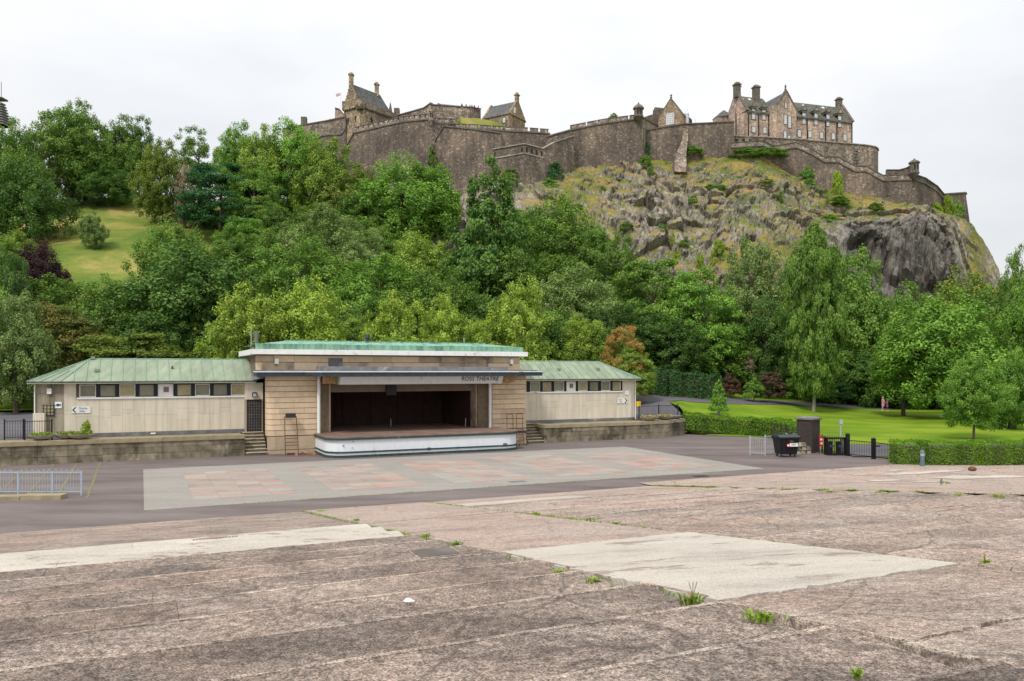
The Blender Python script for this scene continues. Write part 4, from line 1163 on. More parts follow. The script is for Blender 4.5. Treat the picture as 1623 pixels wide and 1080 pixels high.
# door by the steps with grille
dr = bb(MB(), 6.55, 7.52, 57.06, 57.12, 1.42, 3.55).build('door', M_DOOR, BS)
for i in range(1, 6): bb(MB(), 6.55 + i * .162 - .012, 6.55 + i * .162 + .012, 57.035, 57.06, 1.5, 3.5).build('grille_bar', M_LEAD, dr)
for i in range(1, 11): bb(MB(), 6.58, 7.49, 57.02, 57.034, 1.45 + i * .19 - .01, 1.45 + i * .19 + .01).build('grille_bar', M_LEAD, dr)
bb(MB(), 6.42, 6.54, 57.0, 57.3, 1.36, 3.62).build('door_frame', M_SLABD, BS)
bb(MB(), 7.53, 7.62, 57.0, 57.3, 1.36, 3.62).build('door_frame', M_SLABD, BS)
bb(MB(), 6.42, 7.62, 57.04, 57.3, 3.63, 4.78).build('wall_slab', M_SLABW, BS)
lm = bb(MB(), 6.9, 7.2, 56.85, 57.03, 3.82, 4.12).build('wall_lamp', M_BLACK, BS)
bb(MB(), 6.94, 7.16, 56.83, 56.849, 3.84, 4.04).build('lens', M_GALV, lm)
# signs, boxes on the walls
def sign(m, n, a, w, h, z, mat=M_WHITE, parent=BS, name='sign'):
    return MB().box(-w / 2, w / 2, -.02, 0, 0, h).build(name, mat, parent, LB(m, n, z), a)
s_ = sign(-3.45, 57.18, 0, 1.05, .42, 2.92)
def arrow(parent, x, z, h, d, mat):
    w = h * .45
    if d < 0: pts = [(x, z), (x + w, z + h / 2), (x + w * 1.5, z + h / 2), (x + w * .5, z), (x + w * 1.5, z - h / 2), (x + w, z - h / 2)]
    else: pts = [(x, z), (x - w, z + h / 2), (x - w * 1.5, z + h / 2), (x - w * .5, z), (x - w * 1.5, z - h / 2), (x - w, z - h / 2)]
    v = [(p[0], -.032, p[1]) for p in pts] + [(p[0], -.021, p[1]) for p in pts]; k = len(pts)
    MB().add(v, [tuple(range(k)), tuple(range(2 * k - 1, k - 1, -1))] + [(i, (i + 1) % k, k + (i + 1) % k, k + i) for i in range(k)]).build('arrow', mat, parent)
arrow(s_, -.50, .21, .34, -1, M_BLACK)
text('Gotta', .20, M_NAVY, s_, (-.14, -.024, .205), (math.radians(90), 0, 0), ext=.004)
text('Info', .20, M_NAVY, s_, (-.10, -.024, .02), (math.radians(90), 0, 0), ext=.004)
s_ = sign(-4.72, 57.30, -math.atan2(.65, 1.6), .42, .40, 3.25)
e_ = MB(); pts = [(-.17, .2), (-.08, .27), (.02, .29), (.10, .24), (.17, .30), (.15, .2), (.17, .12), (.10, .17), (.02, .11), (-.08, .13)]
v = [(p[0], -.03, p[1]) for p in pts] + [(p[0], -.021, p[1]) for p in pts]; k = len(pts)
e_.add(v, [tuple(range(k))] + [(i, (i + 1) % k, k + (i + 1) % k, k + i) for i in range(k)]).build('emblem', M_NAVY, s_)
s_ = sign(37.0, 57.18, 0, 1.0, .45, 2.85)
arrow(s_, .47, .22, .40, 1, M_BLACK)
text('Gotta', .15, M_LETTER, s_, (-.40, -.024, .23), (math.radians(90), 0, 0), ext=.004)
text('Info', .15, M_LETTER, s_, (-.30, -.024, .06), (math.radians(90), 0, 0), ext=.004)
sign(37.45, 57.18, 0, .36, .36, 3.55)
MB().box(-.13, .13, -.12, 0, 0, .34).build('meter_box', M_WHITE, BS, LB(-5.2, 57.5, 4.15), -.38)
MB().box(-.35, .35, -.25, 0, 0, 1.55).build('cabinet', M_SLABW, BS, LB(-5.72, 57.7, 1.4), -.38)
gr = MB()
for i in range(4): gr.tube((-.32 + i * .21, -.06, 0), (-.32 + i * .21, -.06, .78), .018, 5)
for i in range(4): gr.tube((-.40, -.06, .08 + i * .2), (.40, -.06, .08 + i * .2), .018, 5)
gr.build('window_grille', M_BLACK, BS, LB(-5.25, 57.52, 2.75), -.38)
MB().box(-.3, .3, -.03, -.0, .05, .72).build('grille_window_pane', M_GLASSY, BS, LB(-5.25, 57.52, 2.75), -.38)
MB().box(-.17, .17, -.22, 0, 0, .42).build('yellow_box', M_YELLOW, BS, LB(38.75, 57.5, 2.55), .4)
MB().tube(LB(38.5, 57.45, 1.4), LB(38.5, 57.45, 4.8), .04, 8).build('downpipe', M_WHITE, BS)
MB().tube(LB(-6.05, 57.75, 1.4), LB(-6.05, 57.75, 4.8), .04, 8).build('downpipe', M_WHITE, BS)
MB().box(-.15, .15, -.03, 0, 0, .1).build('air_brick', M_WHITE, BS, LB(.7, 57.16, 1.45))

# ------------------------------------------------------------------ castle
def strip(b, pts, thick, ztop_f, zbot_f, mi=0, fwd=0.0):
    """pts = [(x, y, D)...] plan polyline with individual tops and bottoms; extruded away from the viewer"""
    for p, q in zip(pts, pts[1:]):
        (ax, ay), (bx, by) = p[0], q[0]
        L = math.hypot(bx - ax, by - ay); nx, ny = -(by - ay) / L, (bx - ax) / L
        if ny < 0: nx, ny = -nx, -ny
        A0 = (ax - nx * fwd, ay - ny * fwd); B0 = (bx - nx * fwd, by - ny * fwd)
        A1 = (ax + nx * thick, ay + ny * thick); B1 = (bx + nx * thick, by + ny * thick)
        b.hexa([(*A0, zbot_f(p)), (*B0, zbot_f(q)), (*B1, zbot_f(q)), (*A1, zbot_f(p))],
               [(*A0, ztop_f(p)), (*B0, ztop_f(q)), (*B1, ztop_f(q)), (*A1, ztop_f(p))], mi)
    return b
def cwall(name, pts, mat, label, cat='wall', thick=1.6, cope=None, cope_mat=None, parapet=None, base=4.0, second=None):
    """pts: (column, top row, bottom row, distance)"""
    P = [(P2(x, D), zat(yt, D), zat(yb, D) - base) for (x, yt, yb, D) in pts]
    o0 = P[0]
    root = empty(name, (o0[0][0], o0[0][1], o0[2]), 0, label, cat, 'castle walls')
    off = Vector((o0[0][0], o0[0][1], o0[2]))
    Q = [((p[0][0] - off.x, p[0][1] - off.y), p[1] - off.z, p[2] - off.z) for p in P]
    b = MB(); strip(b, Q, thick, lambda p: p[1], lambda p: p[2]); b.build('masonry', mat, root)
    if cope:
        b = MB(); strip(b, Q, thick + .1, lambda p: p[1] + cope, lambda p: p[1] + .004, fwd=.22); b.build('coping', cope_mat or M_COPE, root)
    if second is not None:
        b = MB(); strip(b, Q, .02, lambda p: p[1] - second, lambda p: p[1] - second - .3, fwd=.2); b.build('string_course', cope_mat or M_COPE, root)
    return root, Q
def merlons(root, p, q, zp, zq, count, frac, h, mat, thick=.9, name='merlon', slope=0.0):
    """blocks along a wall top from local plan point p to q"""
    L = math.dist(p, q); ux, uy = (q[0] - p[0]) / L, (q[1] - p[1]) / L
    nx, ny = -uy, ux
    if ny < 0: nx, ny = -nx, -ny
    st = L / count
    for i in range(count):
        a, c = i * st, i * st + st * frac
        def pt(t, k, z): return (p[0] + ux * t + nx * k, p[1] + uy * t + ny * k, z)
        za, zc = zp + (zq - zp) * a / L, zp + (zq - zp) * c / L
        b = MB()
        b.hexa([pt(a, 0, za), pt(c, 0, zc), pt(c, thick, zc), pt(a, thick, za)], [pt(a, .12, za + h * .8), pt(c, .12, zc + h * .8), pt(c, thick, zc + h), pt(a, thick, za + h)])
        m_ = b.build(name, mat, root)
        b = MB(); b.hexa([pt(a - .06, .02, za + h * .8), pt(c + .06, .02, zc + h * .8), pt(c + .06, thick, zc + h + .02), pt(a - .06, thick, za + h + .02)], [pt(a - .06, .02, za + h * .8 + .14), pt(c + .06, .02, zc + h * .8 + .14), pt(c + .06, thick, zc + h + .16), pt(a - .06, thick, za + h + .16)])
        b.build('cap_stone', M_COPE, m_)
def loopholes(root, p, q, zp, zq, count, w, h, depth=.06, name='embrasure'):
    L = math.dist(p, q); ux, uy = (q[0] - p[0]) / L, (q[1] - p[1]) / L
    nx, ny = -uy, ux
    if ny < 0: nx, ny = -nx, -ny
    for i in range(count):
        t = (i + .5) * L / count; z = zp + (zq - zp) * t / L
        def pt(s, k, zz): return (p[0] + ux * (t + s) + nx * k, p[1] + uy * (t + s) + ny * k, zz)
        b = MB(); b.hexa([pt(-w / 2, -depth, z), pt(w / 2, -depth, z), pt(w / 2, .3, z), pt(-w / 2, .3, z)], [pt(-w / 2, -depth, z + h), pt(w / 2, -depth, z + h), pt(w / 2, .3, z + h), pt(-w / 2, .3, z + h)])
        b.build(name, M_BLACK, root)

# far left curtain wall with embrasures
r, Q = cwall('castle_wall', [(448, 205, 240, 204), (465, 202, 240, 204), (480, 199, 250, 203), (515, 193, 250, 202), (548, 186, 250, 202)], M_WALL2,
             'lowest rising castle wall running down into the trees left of the tower', thick=1.5, cope=.25)
loopholes(r, Q[2][0], Q[4][0], Q[2][1] - 1.9, Q[4][1] - 1.9, 3, 1.3, 1.0)
r, Q = cwall('castle_wall', [(500, 222, 260, 198), (512, 216, 260, 197), (541, 214, 260, 196), (548, 205, 260, 196)], M_WALL, 'short low castle wall with dark coping at the foot of the tower', thick=1.2, cope=.35)
for (x, yt, yb, w) in ((480, 194, 201, 1.0), (483, 193, 200, .8)):
    pass
ch = MB().box(-.7, .7, 0, 1.2, 0, 2.6).build('chimney_block', M_SOOT, None, (*P2(481, 206), zat(201, 206)))
tag(ch, 'small dark stone chimney on the leftmost castle wall above the trees', 'chimney')
# ruined pinkish gable left of the tower
r, Q = cwall('gable_end', [(531, 172, 200, 208), (538, 174, 200, 208), (545, 182, 200, 208)], M_HOSP, 'pinkish stone gable stub immediately left of the tower', 'gable', thick=2.0, cope=.2)
# flagpole
fp = empty('flagpole', (*P2(540, 215), zat(185, 215)), 0, 'thin flagpole with a small pale red flag left of the tower', 'flagpole')
MB().tube((0, 0, 0), (0, 0, zat(146, 215) - zat(185, 215)), .09, 6, .05).build('pole', M_WHITE, fp)
zt_ = zat(147, 215) - zat(185, 215)
b = MB()
for i in range(4):
    b.add([(-.32 * i, .12 * math.sin(i * 1.3), zt_ - .1 * i), (-.32 * (i + 1), .12 * math.sin(i * 1.3 + 1.3), zt_ - .1 * (i + 1)), (-.32 * (i + 1), .12 * math.sin(i * 1.3 + 1.3) + .02, zt_ - .75 - .12 * (i + 1)), (-.32 * i, .12 * math.sin(i * 1.3) + .02, zt_ - .75 - .12 * i)], [(0, 1, 2, 3)])
M_FLAG = simple('pale_red_flag', (0.60, 0.45, 0.48), .8)
b.build('flag', M_FLAG, fp)

def frame_root(name, x0, D0, x1, D1, zbase, label, cat, group=None):
    p, q = P2(x0, D0), P2(x1, D1)
    a = math.atan2(q[1] - p[1], q[0] - p[0]); L = math.dist(p, q)
    return empty(name, (*p, zbase), a, label, cat, group), L, a, p
def colx(x, p, a):
    """where the sight line of a photo column meets the front line starting at p with direction a"""
    k = (x - 811.5) / F
    return (k * p[1] - p[0]) / (math.cos(a) - k * math.sin(a))
def window(root, x, z0, w, h, y=0.0, cols=2, rows=4, surround=M_SOOT, frame=M_WINW, pane=M_GLASSB):
    f = MB(); s = .16
    f.box(x - w / 2 - s, x + w / 2 + s, y - .05, y + .05, z0 - s, z0).box(x - w / 2 - s, x + w / 2 + s, y - .05, y + .05, z0 + h, z0 + h + s)
    f.box(x - w / 2 - s, x - w / 2, y - .05, y + .05, z0, z0 + h).box(x + w / 2, x + w / 2 + s, y - .05, y + .05, z0, z0 + h)
    wd = f.build('window', surround, root)
    g = MB().box(x - w / 2, x + w / 2, y + .0, y + .03, z0, z0 + h).build('pane', pane, wd)
    if frame:
        b = MB(); t = .11
        for i in range(cols + 1): b.box(x - w / 2 + i * (w - t) / cols, x - w / 2 + i * (w - t) / cols + t, y - .03, y - .001, z0, z0 + h)
        for i in range(rows + 1): b.box(x - w / 2, x + w / 2, y - .045, y - .031, z0 + i * (h - t) / rows, z0 + i * (h - t) / rows + t)
        b.build('glazing_bars', frame, wd)
    return wd
def chimney(root, x, y, z0, w, d, h, mat=M_SOOT, pots=3):
    c_ = MB().box(x - w / 2, x + w / 2, y - d / 2, y + d / 2, z0, z0 + h).build('chimney', mat, root)
    b = MB().box(x - w / 2 - .18, x + w / 2 + .18, y - d / 2 - .18, y + d / 2 + .18, z0 + h, z0 + h + .28)
    b.hexa([(x - w / 2, y - d / 2, z0 + h + .28), (x + w / 2, y - d / 2, z0 + h + .28), (x + w / 2, y + d / 2, z0 + h + .28), (x - w / 2, y + d / 2, z0 + h + .28)],
           [(x - w / 3, y - d / 3, z0 + h + .75), (x + w / 3, y - d / 3, z0 + h + .75), (x + w / 3, y + d / 3, z0 + h + .75), (x - w / 3, y + d / 3, z0 + h + .75)])
    b.build('cap', mat, c_)
    return c_

# --- the tawny tower with steep stone-slabbed roof
zc_ = zat(161.5, 200)
TL = P2(545.5, 203.5); TC = P2(571, 200); TRt = P2(629, 210.5)
root = empty('castle_tower', (TC[0], TC[1], zc_), 0, 'tawny stone tower house with steep dark roof, two chimneys and corbelled parapet', 'tower')
v0 = Vector((TL[0] - TC[0], TL[1] - TC[1])); v1 = Vector((TRt[0] - TC[0], TRt[1] - TC[1]))
z = lambda y, D: zat(y, D) - zc_
base = -14.0
far_ = v0 + v1
b = MB()
fl = 1.9
def sh(v, s_): return (v.x * s_, v.y * s_)
top = [(0, 0, -1.2), (v1.x, v1.y, -1.2), (far_.x, far_.y, -1.2), (v0.x, v0.y, -1.2)]
dv = (v0 + v1).normalized()
bot = [(-dv.x * .9, -dv.y * .9 - .6, base), (v1.x + .3, v1.y - 1.0, base), (far_.x, far_.y, base), (v0.x - .9, v0.y - .3, base)]
b.hexa(bot, top)
b.build('masonry', M_TOWER, root)
# parapet with corbels
def offp(v, d): return (v[0], v[1])
pr = MB()
n0 = Vector((v0.y, -v0.x)).normalized(); n0 = n0 if n0.y < 0 else -n0
n1 = Vector((v1.y, -v1.x)).normalized(); n1 = n1 if n1.y < 0 else -n1
def wallseg(b, A_, B_, nrm, out, th, z0_, z1_):
    b.hexa([(A_.x + nrm.x * out, A_.y + nrm.y * out, z0_), (B_.x + nrm.x * out, B_.y + nrm.y * out, z0_), (B_.x + nrm.x * (out - th), B_.y + nrm.y * (out - th), z0_), (A_.x + nrm.x * (out - th), A_.y + nrm.y * (out - th), z0_)],
           [(A_.x + nrm.x * out, A_.y + nrm.y * out, z1_), (B_.x + nrm.x * out, B_.y + nrm.y * out, z1_), (B_.x + nrm.x * (out - th), B_.y + nrm.y * (out - th), z1_), (A_.x + nrm.x * (out - th), A_.y + nrm.y * (out - th), z1_)])
O_ = Vector((0, 0))
wallseg(pr, v0, O_, n0, .45, .5, -1.19, .15); wallseg(pr, O_, v1, n1, .45, .5, -1.19, .15)
pr.lathe([(.9, -1.9), (1.25, -1.2), (1.35, -.9), (1.35, .35), (1.1, .35)], 14)
pr.build('parapet', M_TOWER, root)
cb = MB()
for k_ in range(22):
    t = (k_ + .5) / 22; p = v1 * t
    cb.box(p.x + n1.x * .3 - .14, p.x + n1.x * .3 + .14, p.y + n1.y * .3 - .14, p.y + n1.y * .3 + .14, -1.55, -1.2)
for k_ in range(7):
    t = (k_ + .5) / 7; p = v0 * t
    cb.box(p.x + n0.x * .3 - .14, p.x + n0.x * .3 + .14, p.y + n0.y * .3 - .14, p.y + n0.y * .3 + .14, -1.55, -1.2)
tag(cb.build('corbel_row', M_SOOT, root), kind='stuff')
# roof: ridge parallel to the long face
rh = z(138, 204)
e0, e1 = v1 * .02 + v0 * .12, v1 * .93 + v0 * .12
f0, f1 = v1 * .02 + v0 * .95, v1 * .93 + v0 * .95
mid0, mid1 = (e0 + f0) / 2, (e1 + f1) / 2
b = MB(); b.add([(*e0, -.2), (*e1, -.2), (*f1, -.2), (*f0, -.2), (*mid0, rh), (*(mid1 + (mid0 - mid1) * .18), rh)], [(0, 1, 5, 4), (1, 2, 5), (2, 3, 4, 5), (3, 0, 4)])
b.build('roof', M_SLATE2, root)
# stepped gable at the near left end
for k_ in range(7):
    t = k_ / 7; p_, q_ = e0 + (mid0 - e0) * t, f0 + (mid0 - f0) * t
    zz = -.2 + (rh + .3) * t
    gb = MB(); u_ = v1.normalized() * .55
    gb.hexa([(p_.x - u_.x, p_.y - u_.y, zz), (p_.x, p_.y, zz), (q_.x, q_.y, zz), (q_.x - u_.x, q_.y - u_.y, zz)],
            [(p_.x - u_.x, p_.y - u_.y, zz + (rh + .3) / 7 + .3), (p_.x, p_.y, zz + (rh + .3) / 7 + .3), (q_.x, q_.y, zz + (rh + .3) / 7 + .3), (q_.x - u_.x, q_.y - u_.y, zz + (rh + .3) / 7 + .3)])
    gb.build('gable_step', M_TOWER, root)
chimney(root, mid0.x - .3, mid0.y, rh - .8, 1.0, 1.1, 3.0, M_TOWER)
cpt = mid0 + (mid1 - mid0) * .72
chimney(root, cpt.x, cpt.y, rh - .8, .95, 1.0, 3.0, M_TOWER)
for t in (.28, .5, .72, .9):
    p = v1 * t
    bw = MB(); bw.box(p.x - .35, p.x + .35, p.y - .25, p.y + .3, -4.6 + (0.2 if t < .6 else 0), -3.1 if t < .8 else -3.6); bw.build('window_slit', M_BLACK, root)
for t in (.25, .7):
    p = v0 * t
    MB().box(p.x - .3, p.x + .3, p.y - .25, p.y + .3, -4.8, -3.4).build('window_slit', M_BLACK, root)
p = v1 * 1.0
MB().box(p.x - .7, p.x + .7, p.y - .7, p.y + .7, -1.1, 1.7).build('corner_turret', M_SOOT, root)
p = v0 * 1.0
MB().box(p.x - .4, p.x + 1.5, p.y - .7, p.y + .5, -1.1, 1.1).build('corner_turret', M_WALL2, root)
dm = MB(); p = e1 * .93
dm.hexa([(p.x - .5, p.y - .3, .2), (p.x + .5, p.y - .3, .2), (p.x + .5, p.y + 1, .2), (p.x - .5, p.y + 1, .2)], [(p.x - .05, p.y - .1, 3.0), (p.x + .05, p.y - .1, 3.0), (p.x + .05, p.y + 1, 2.8), (p.x - .05, p.y + 1, 2.8)])
dm.build('dormer', M_SOOT, root)

# upper wall rising right of the tower, round battery
r, Q = cwall('castle_wall', [(629, 184, 205, 208), (655, 177, 205, 207), (672, 172, 205, 206), (683, 164, 205, 205)], M_WALL2, 'upper castle wall climbing from the tower to the flat battery', cope=.25)
r, Q = cwall('gun_battery', [(682, 165, 200, 203), (690, 167, 200, 201), (722, 169.5, 200, 200), (745, 170.5, 200, 201), (762, 173.5, 200, 206)], M_WALL2,
             'flat-topped stone battery with visitors and a grey canopy roof above the grass bank', 'battery', thick=3.0, cope=.2)
# canopy roof on battery
t_ = empty('awning', (*P2(689, 206), zat(169, 206)), 0, 'long low grey and purple awning on the flat battery', 'awning')
b = MB(); b.hexa([(0, 0, 0), (6.3, 0, -.6), (6.3, 3, -.6), (0, 3, 0)], [(1.0, 1.2, 1.1), (6.3, 1.2, .6), (6.3, 2.0, .6), (1.0, 2, 1.1)]); b.build('roof', M_LEAD, t_)
b = MB(); b.hexa([(-.3, -.1, -.4), (2.4, -.1, -.7), (2.4, .2, -.7), (-.3, .2, -.4)], [(.9, -.1, .9), (2.4, -.1, .2), (2.4, .2, .2), (.9, .2, .9)]); b.build('valance', M_PURPLE, t_)
# crenellated wall of the left bastion
ptsA = [(546, 240, 262, 193), (552, 226, 280, 189.5), (561, 210, 290, 188), (600, 201, 300, 185.5), (640, 192, 305, 182.5), (684, 188, 310, 180)]
r, Q = cwall('castle_wall', ptsA, M_WALL, 'great dark castle wall with square embrasures sloping up to the corner turret', cope=None, second=0.0)
for k_, cnt in ((2, 5), (3, 5), (4, 5)):
    merlons(r, Q[k_][0], Q[k_ + 1][0], Q[k_][1], Q[k_ + 1][1], cnt, .78, 1.35, M_WALL2, .7)
    b = MB(); strip(b, [Q[k_], Q[k_ + 1]], .7, lambda p: p[1] + .45, lambda p: p[1] + .01); b.build('parapet_sill', M_WALL2, r)
# bartizan
def bartizan(x, D, ytop, yneck, ybase, ytip, rad, label, dome=True, mat=M_SOOT):
    zb_ = zat(ytip, D)
    t_ = empty('corner_turret', (*P2(x, D), zb_), 0, label, 'turret')
    zz = lambda y: zat(y, D) - zb_
    MB().lathe([(.15, 0), (rad * .55, (zz(ybase)) * .4), (rad * 1.15, zz(ybase)), (rad * 1.15, zz(ybase) + .25), (rad, zz(ybase) + .26)], 14).build('corbel', mat, t_)
    MB().lathe([(rad, zz(ybase) + .27), (rad, zz(yneck))], 14).build('drum', mat, t_)
    if dome:
        h = zz(ytop) - zz(yneck)
        d_ = MB().lathe([(rad * 1.25, zz(yneck)), (rad * 1.28, zz(yneck) + .2), (rad * 1.0, zz(yneck) + h * .38), (rad * .55, zz(yneck) + h * .62), (rad * .15, zz(yneck) + h * .72)], 14).build('dome', mat, t_)
        MB().lathe([(.06, zz(yneck) + h * .7), (.22, zz(yneck) + h * .82), (.08, zz(yneck) + h * .9), (.05, zz(yneck) + h)], 8).build('finial', mat, d_)
    else:
        MB().lathe([(rad * 1.2, zz(yneck)), (rad * 1.2, zz(yneck) + .2), (rad * .3, zz(ytop))], 14).build('cap', mat, t_)
    for a_0 in (-1.9, -1.2):
        MB().box(math.cos(a_0) * rad - .12, math.cos(a_0) * rad + .12, math.sin(a_0) * rad - .12, math.sin(a_0) * rad + .12, zz(ybase) * .4 + zz(yneck) * .6 - .5, zz(ybase) * .3 + zz(yneck) * .7 + .3).build('slit', M_BLACK, t_)
    return t_
bartizan(684, 179.3, 174.5, 177.5, 192.5, 200, .62, 'low capped corner turret on the left bastion above the conifers', dome=False, mat=M_WALL2)
r, Q = cwall('castle_wall', [(684, 194, 250, 180), (724, 196, 250, 184)], M_WALL2, 'short crenellated castle wall just right of the low capped turret', second=0.0)
merlons(r, Q[0][0], Q[1][0], Q[0][1], Q[1][1], 4, .72, 1.2, M_WALL2, .7)
b = MB(); strip(b, [Q[0], Q[1]], .7, lambda p: p[1] + .35, lambda p: p[1] + .01); b.build('parapet_sill', M_WALL2, r)
# inner bastion with dark coping
r, Q = cwall('bastion', [(690, 226, 330, 179), (693, 219, 330, 178), (704, 201.5, 330, 176.5), (750, 206, 330, 175), (794, 212, 320, 174.5), (800, 236, 320, 175)], M_WALL,
             'broad dark bastion with thin sloping coping beneath the grass bank', 'bastion', thick=2.5, cope=.28)
# grass bank
b = MB()
gpts = [(722, 199, 186), (724, 190, 188), (730, 186.5, 190), (760, 188, 190.5), (780, 192, 190), (797, 197, 189), (800, 203, 188)]
top_ = [(*P2(x, D), zat(y, D)) for x, y, D in gpts]; botm = [(*P2(x, D - 2), zat(204, D - 2)) for x, y, D in gpts]; bk = [(*P2(x, D + 6), zat(y - 1, D)) for x, y, D in gpts]
k_ = len(gpts)
b.add(botm + top_ + bk, [(i, i + 1, k_ + i + 1, k_ + i) for i in range(k_ - 1)] + [(k_ + i, k_ + i + 1, 2 * k_ + i + 1, 2 * k_ + i) for i in range(k_ - 1)])
tag(b.build('grass_bank', M_MEADOW, None), 'bright yellow-green grass bank inside the castle walls beside the slate-roofed house', kind='structure')
# wall with wide gun merlons
ptsM = [(722, 202, 260, 183), (760, 203.5, 260, 182), (800, 206.5, 290, 181), (840, 208.5, 300, 181), (872, 211, 300, 181)]
r, Q = cwall('castle_wall', ptsM, M_WALL, 'long dark castle wall with wide gun merlons across the middle', second=0.0)
for k_ in range(4):
    merlons(r, Q[k_][0], Q[k_ + 1][0], Q[k_][1], Q[k_ + 1][1], 2 if k_ in (0, 3) else 2, .82, .95, M_WALL2, 1.0)
ptsN = [(865, 216, 300, 179.5), (905, 205, 280, 179), (932, 199.5, 270, 179.5), (965, 193.5, 265, 180), (1000, 189, 262, 181), (1018, 187, 262, 181.5)]
r, Q = cwall('castle_wall', ptsN, M_WALL, 'tall castle wall with wide curved merlons rising to the domed turret', second=0.0)
for k_, cnt in ((0, 2), (1, 1), (2, 2), (3, 1), (4, 1)):
    if k_: merlons(r, Q[k_][0], Q[k_ + 1][0], Q[k_][1], Q[k_ + 1][1], cnt, .88, 1.0, M_WALL2, 1.0)
bartizan(1012, 180.6, 162, 173.5, 186, 194, 1.0, 'domed stone sentry turret on the castle wall left of the gabled hall')
r, Q = cwall('castle_wall', [(1018, 187, 240, 181.5), (1030, 194, 240, 187), (1043, 201, 240, 193)], M_WALL2, 'short castle wall falling back from the domed turret towards the gabled hall', cope=.25)
# low projecting bastion with narrow embrasures
ptsL = [(781, 238, 300, 170.5), (800, 234.5, 300, 169.5), (831, 229, 300, 168.5), (862, 237, 290, 171)]
r, Q = cwall('castle_wall', ptsL, M_WALL, 'lower projecting castle wall with a row of narrow embrasures above pale rock', cope=.22, cope_mat=M_COPEL)
loopholes(r, Q[0][0], Q[2][0], Q[0][1] - 1.5, Q[2][1] - 1.5, 7, .42, .95)
loopholes(r, Q[2][0], Q[3][0], Q[2][1] - 1.5, Q[3][1] - 1.5, 4, .42, .95)
b = MB(); strip(b, Q, .02, lambda p: p[1] - 1.75, lambda p: p[1] - 2.0, fwd=.15); b.build('string_course', M_COPEL, r)
r, Q = cwall('castle_wall', [(862, 236, 262, 171), (880, 226, 262, 173), (910, 216, 262, 177)], M_WALL, 'stub of sloping castle wall joining the projecting bastion to the tall wall', cope=.2, cope_mat=M_COPEL)
# slate-roofed house
root, L, a, p = frame_root('stone_house', 765, 193, 806, 189, zat(203, 190), 'small brown stone house with slate roof and gable chimney behind the grass bank', 'house')
zb_ = zat(203, 190); zz = lambda y, D: zat(y, D) - zb_
he = zz(184, 191); hr = zz(167, 195); dp = 7.5
MB().box(0, L, 0, dp, 0, he).build('wall', M_HALL, root)
b = MB(); b.add([(-.2, -.3, he - .2), (L + .2, -.3, he - .2), (L + .2, dp / 2, hr), (-.2, dp / 2, hr), (L + .2, dp + .3, he - .2), (-.2, dp + .3, he - .2)], [(0, 1, 2, 3), (3, 2, 4, 5)]); b.build('roof', M_SLATE2, root)
for x_ in (L, 0):
    b = MB(); b.hexa([(x_ - .25, 0, he), (x_ - .25, dp, he), (x_ - .25, dp / 2 + .1, hr + .35), (x_ - .25, dp / 2 - .1, hr + .35)], [(x_ + .28, 0, he), (x_ + .28, dp, he), (x_ + .28, dp / 2 + .1, hr + .35), (x_ + .28, dp / 2 - .1, hr + .35)]); b.build('gable', M_HALL, root)
chimney(root, L + .0, dp / 2, hr - .3, .7, .9, 1.6, M_HALL)
window(root, L - 1.2, he - 2.0, .7, 1.1, y=-.06, rows=2)
w_ = MB().box(L + .26, L + .31, 1.9, 2.7, he + .6, he + 2).build('window', M_WINW, root)
w_ = MB().box(L - .9, L - .4, -.1, .4, -.5, 1.7).build('porch', M_SOOT, root)
t_ = MB().lathe([(1.75, 0), (1.85, zz(190, 195) - 0), (1.85, zz(184, 195)), (1.6, zz(182, 195))], 16).build('round_turret', M_TOWER, None, (*P2(815, 197), zb_)); tag(t_, 'squat round tawny turret behind the gable of the slate-roofed house', 'turret')

# gabled hall with dormers receding to the right
root, L, a, p = frame_root('gabled_hall', 1043.5, 192, 1083, 189, zat(215, 190), 'brown gabled stone hall with tall white-framed window and row of grey spiked dormers', 'hall')
zb_ = zat(215, 190); zz = lambda y, D=190: zat(y, D) - zb_
he, hr = zz(183), zz(156.5)
L_ = L
MB().hexa([(0, 0, 0), (L, 0, 0), (L, .7, 0), (0, .7, 0)], [(0, 0, he), (L, 0, he), (L, .7, he), (0, .7, he)]).build('wall', M_HALL, root)
MB().hexa([(0, 0, he), (L, 0, he), (L, .7, he), (0, .7, he)], [(L / 2 - .15, 0, hr), (L / 2 + .15, 0, hr), (L / 2 + .15, .7, hr), (L / 2 - .15, .7, hr)]).build('gable', M_HALL, root)
b = MB()
b.hexa([(-.2, -.06, he - .1), (.15, -.06, he - .1), (.15, .8, he - .1), (-.2, .8, he - .1)], [(L / 2 - .3, -.06, hr + .05), (L / 2, -.06, hr + .15), (L / 2, .8, hr + .15), (L / 2 - .3, .8, hr + .05)])
b.hexa([(L - .15, -.06, he - .1), (L + .2, -.06, he - .1), (L + .2, .8, he - .1), (L - .15, .8, he - .1)], [(L / 2, -.06, hr + .15), (L / 2 + .3, -.06, hr + .05), (L / 2 + .3, .8, hr + .05), (L / 2, .8, hr + .15)])
b.build('gable_coping', M_COPE, root)
MB().lathe([(.2, hr + .1), (.3, hr + .5), (.12, hr + .8), (.3, hr + 1.0), (.08, hr + 1.3)], 8, L / 2, .3).build('finial', M_SOOT, root)
window(root, L * .47, zz(196), 1.9, zz(178.5) - zz(196), y=-.02, cols=4, rows=5, surround=M_COPEL)
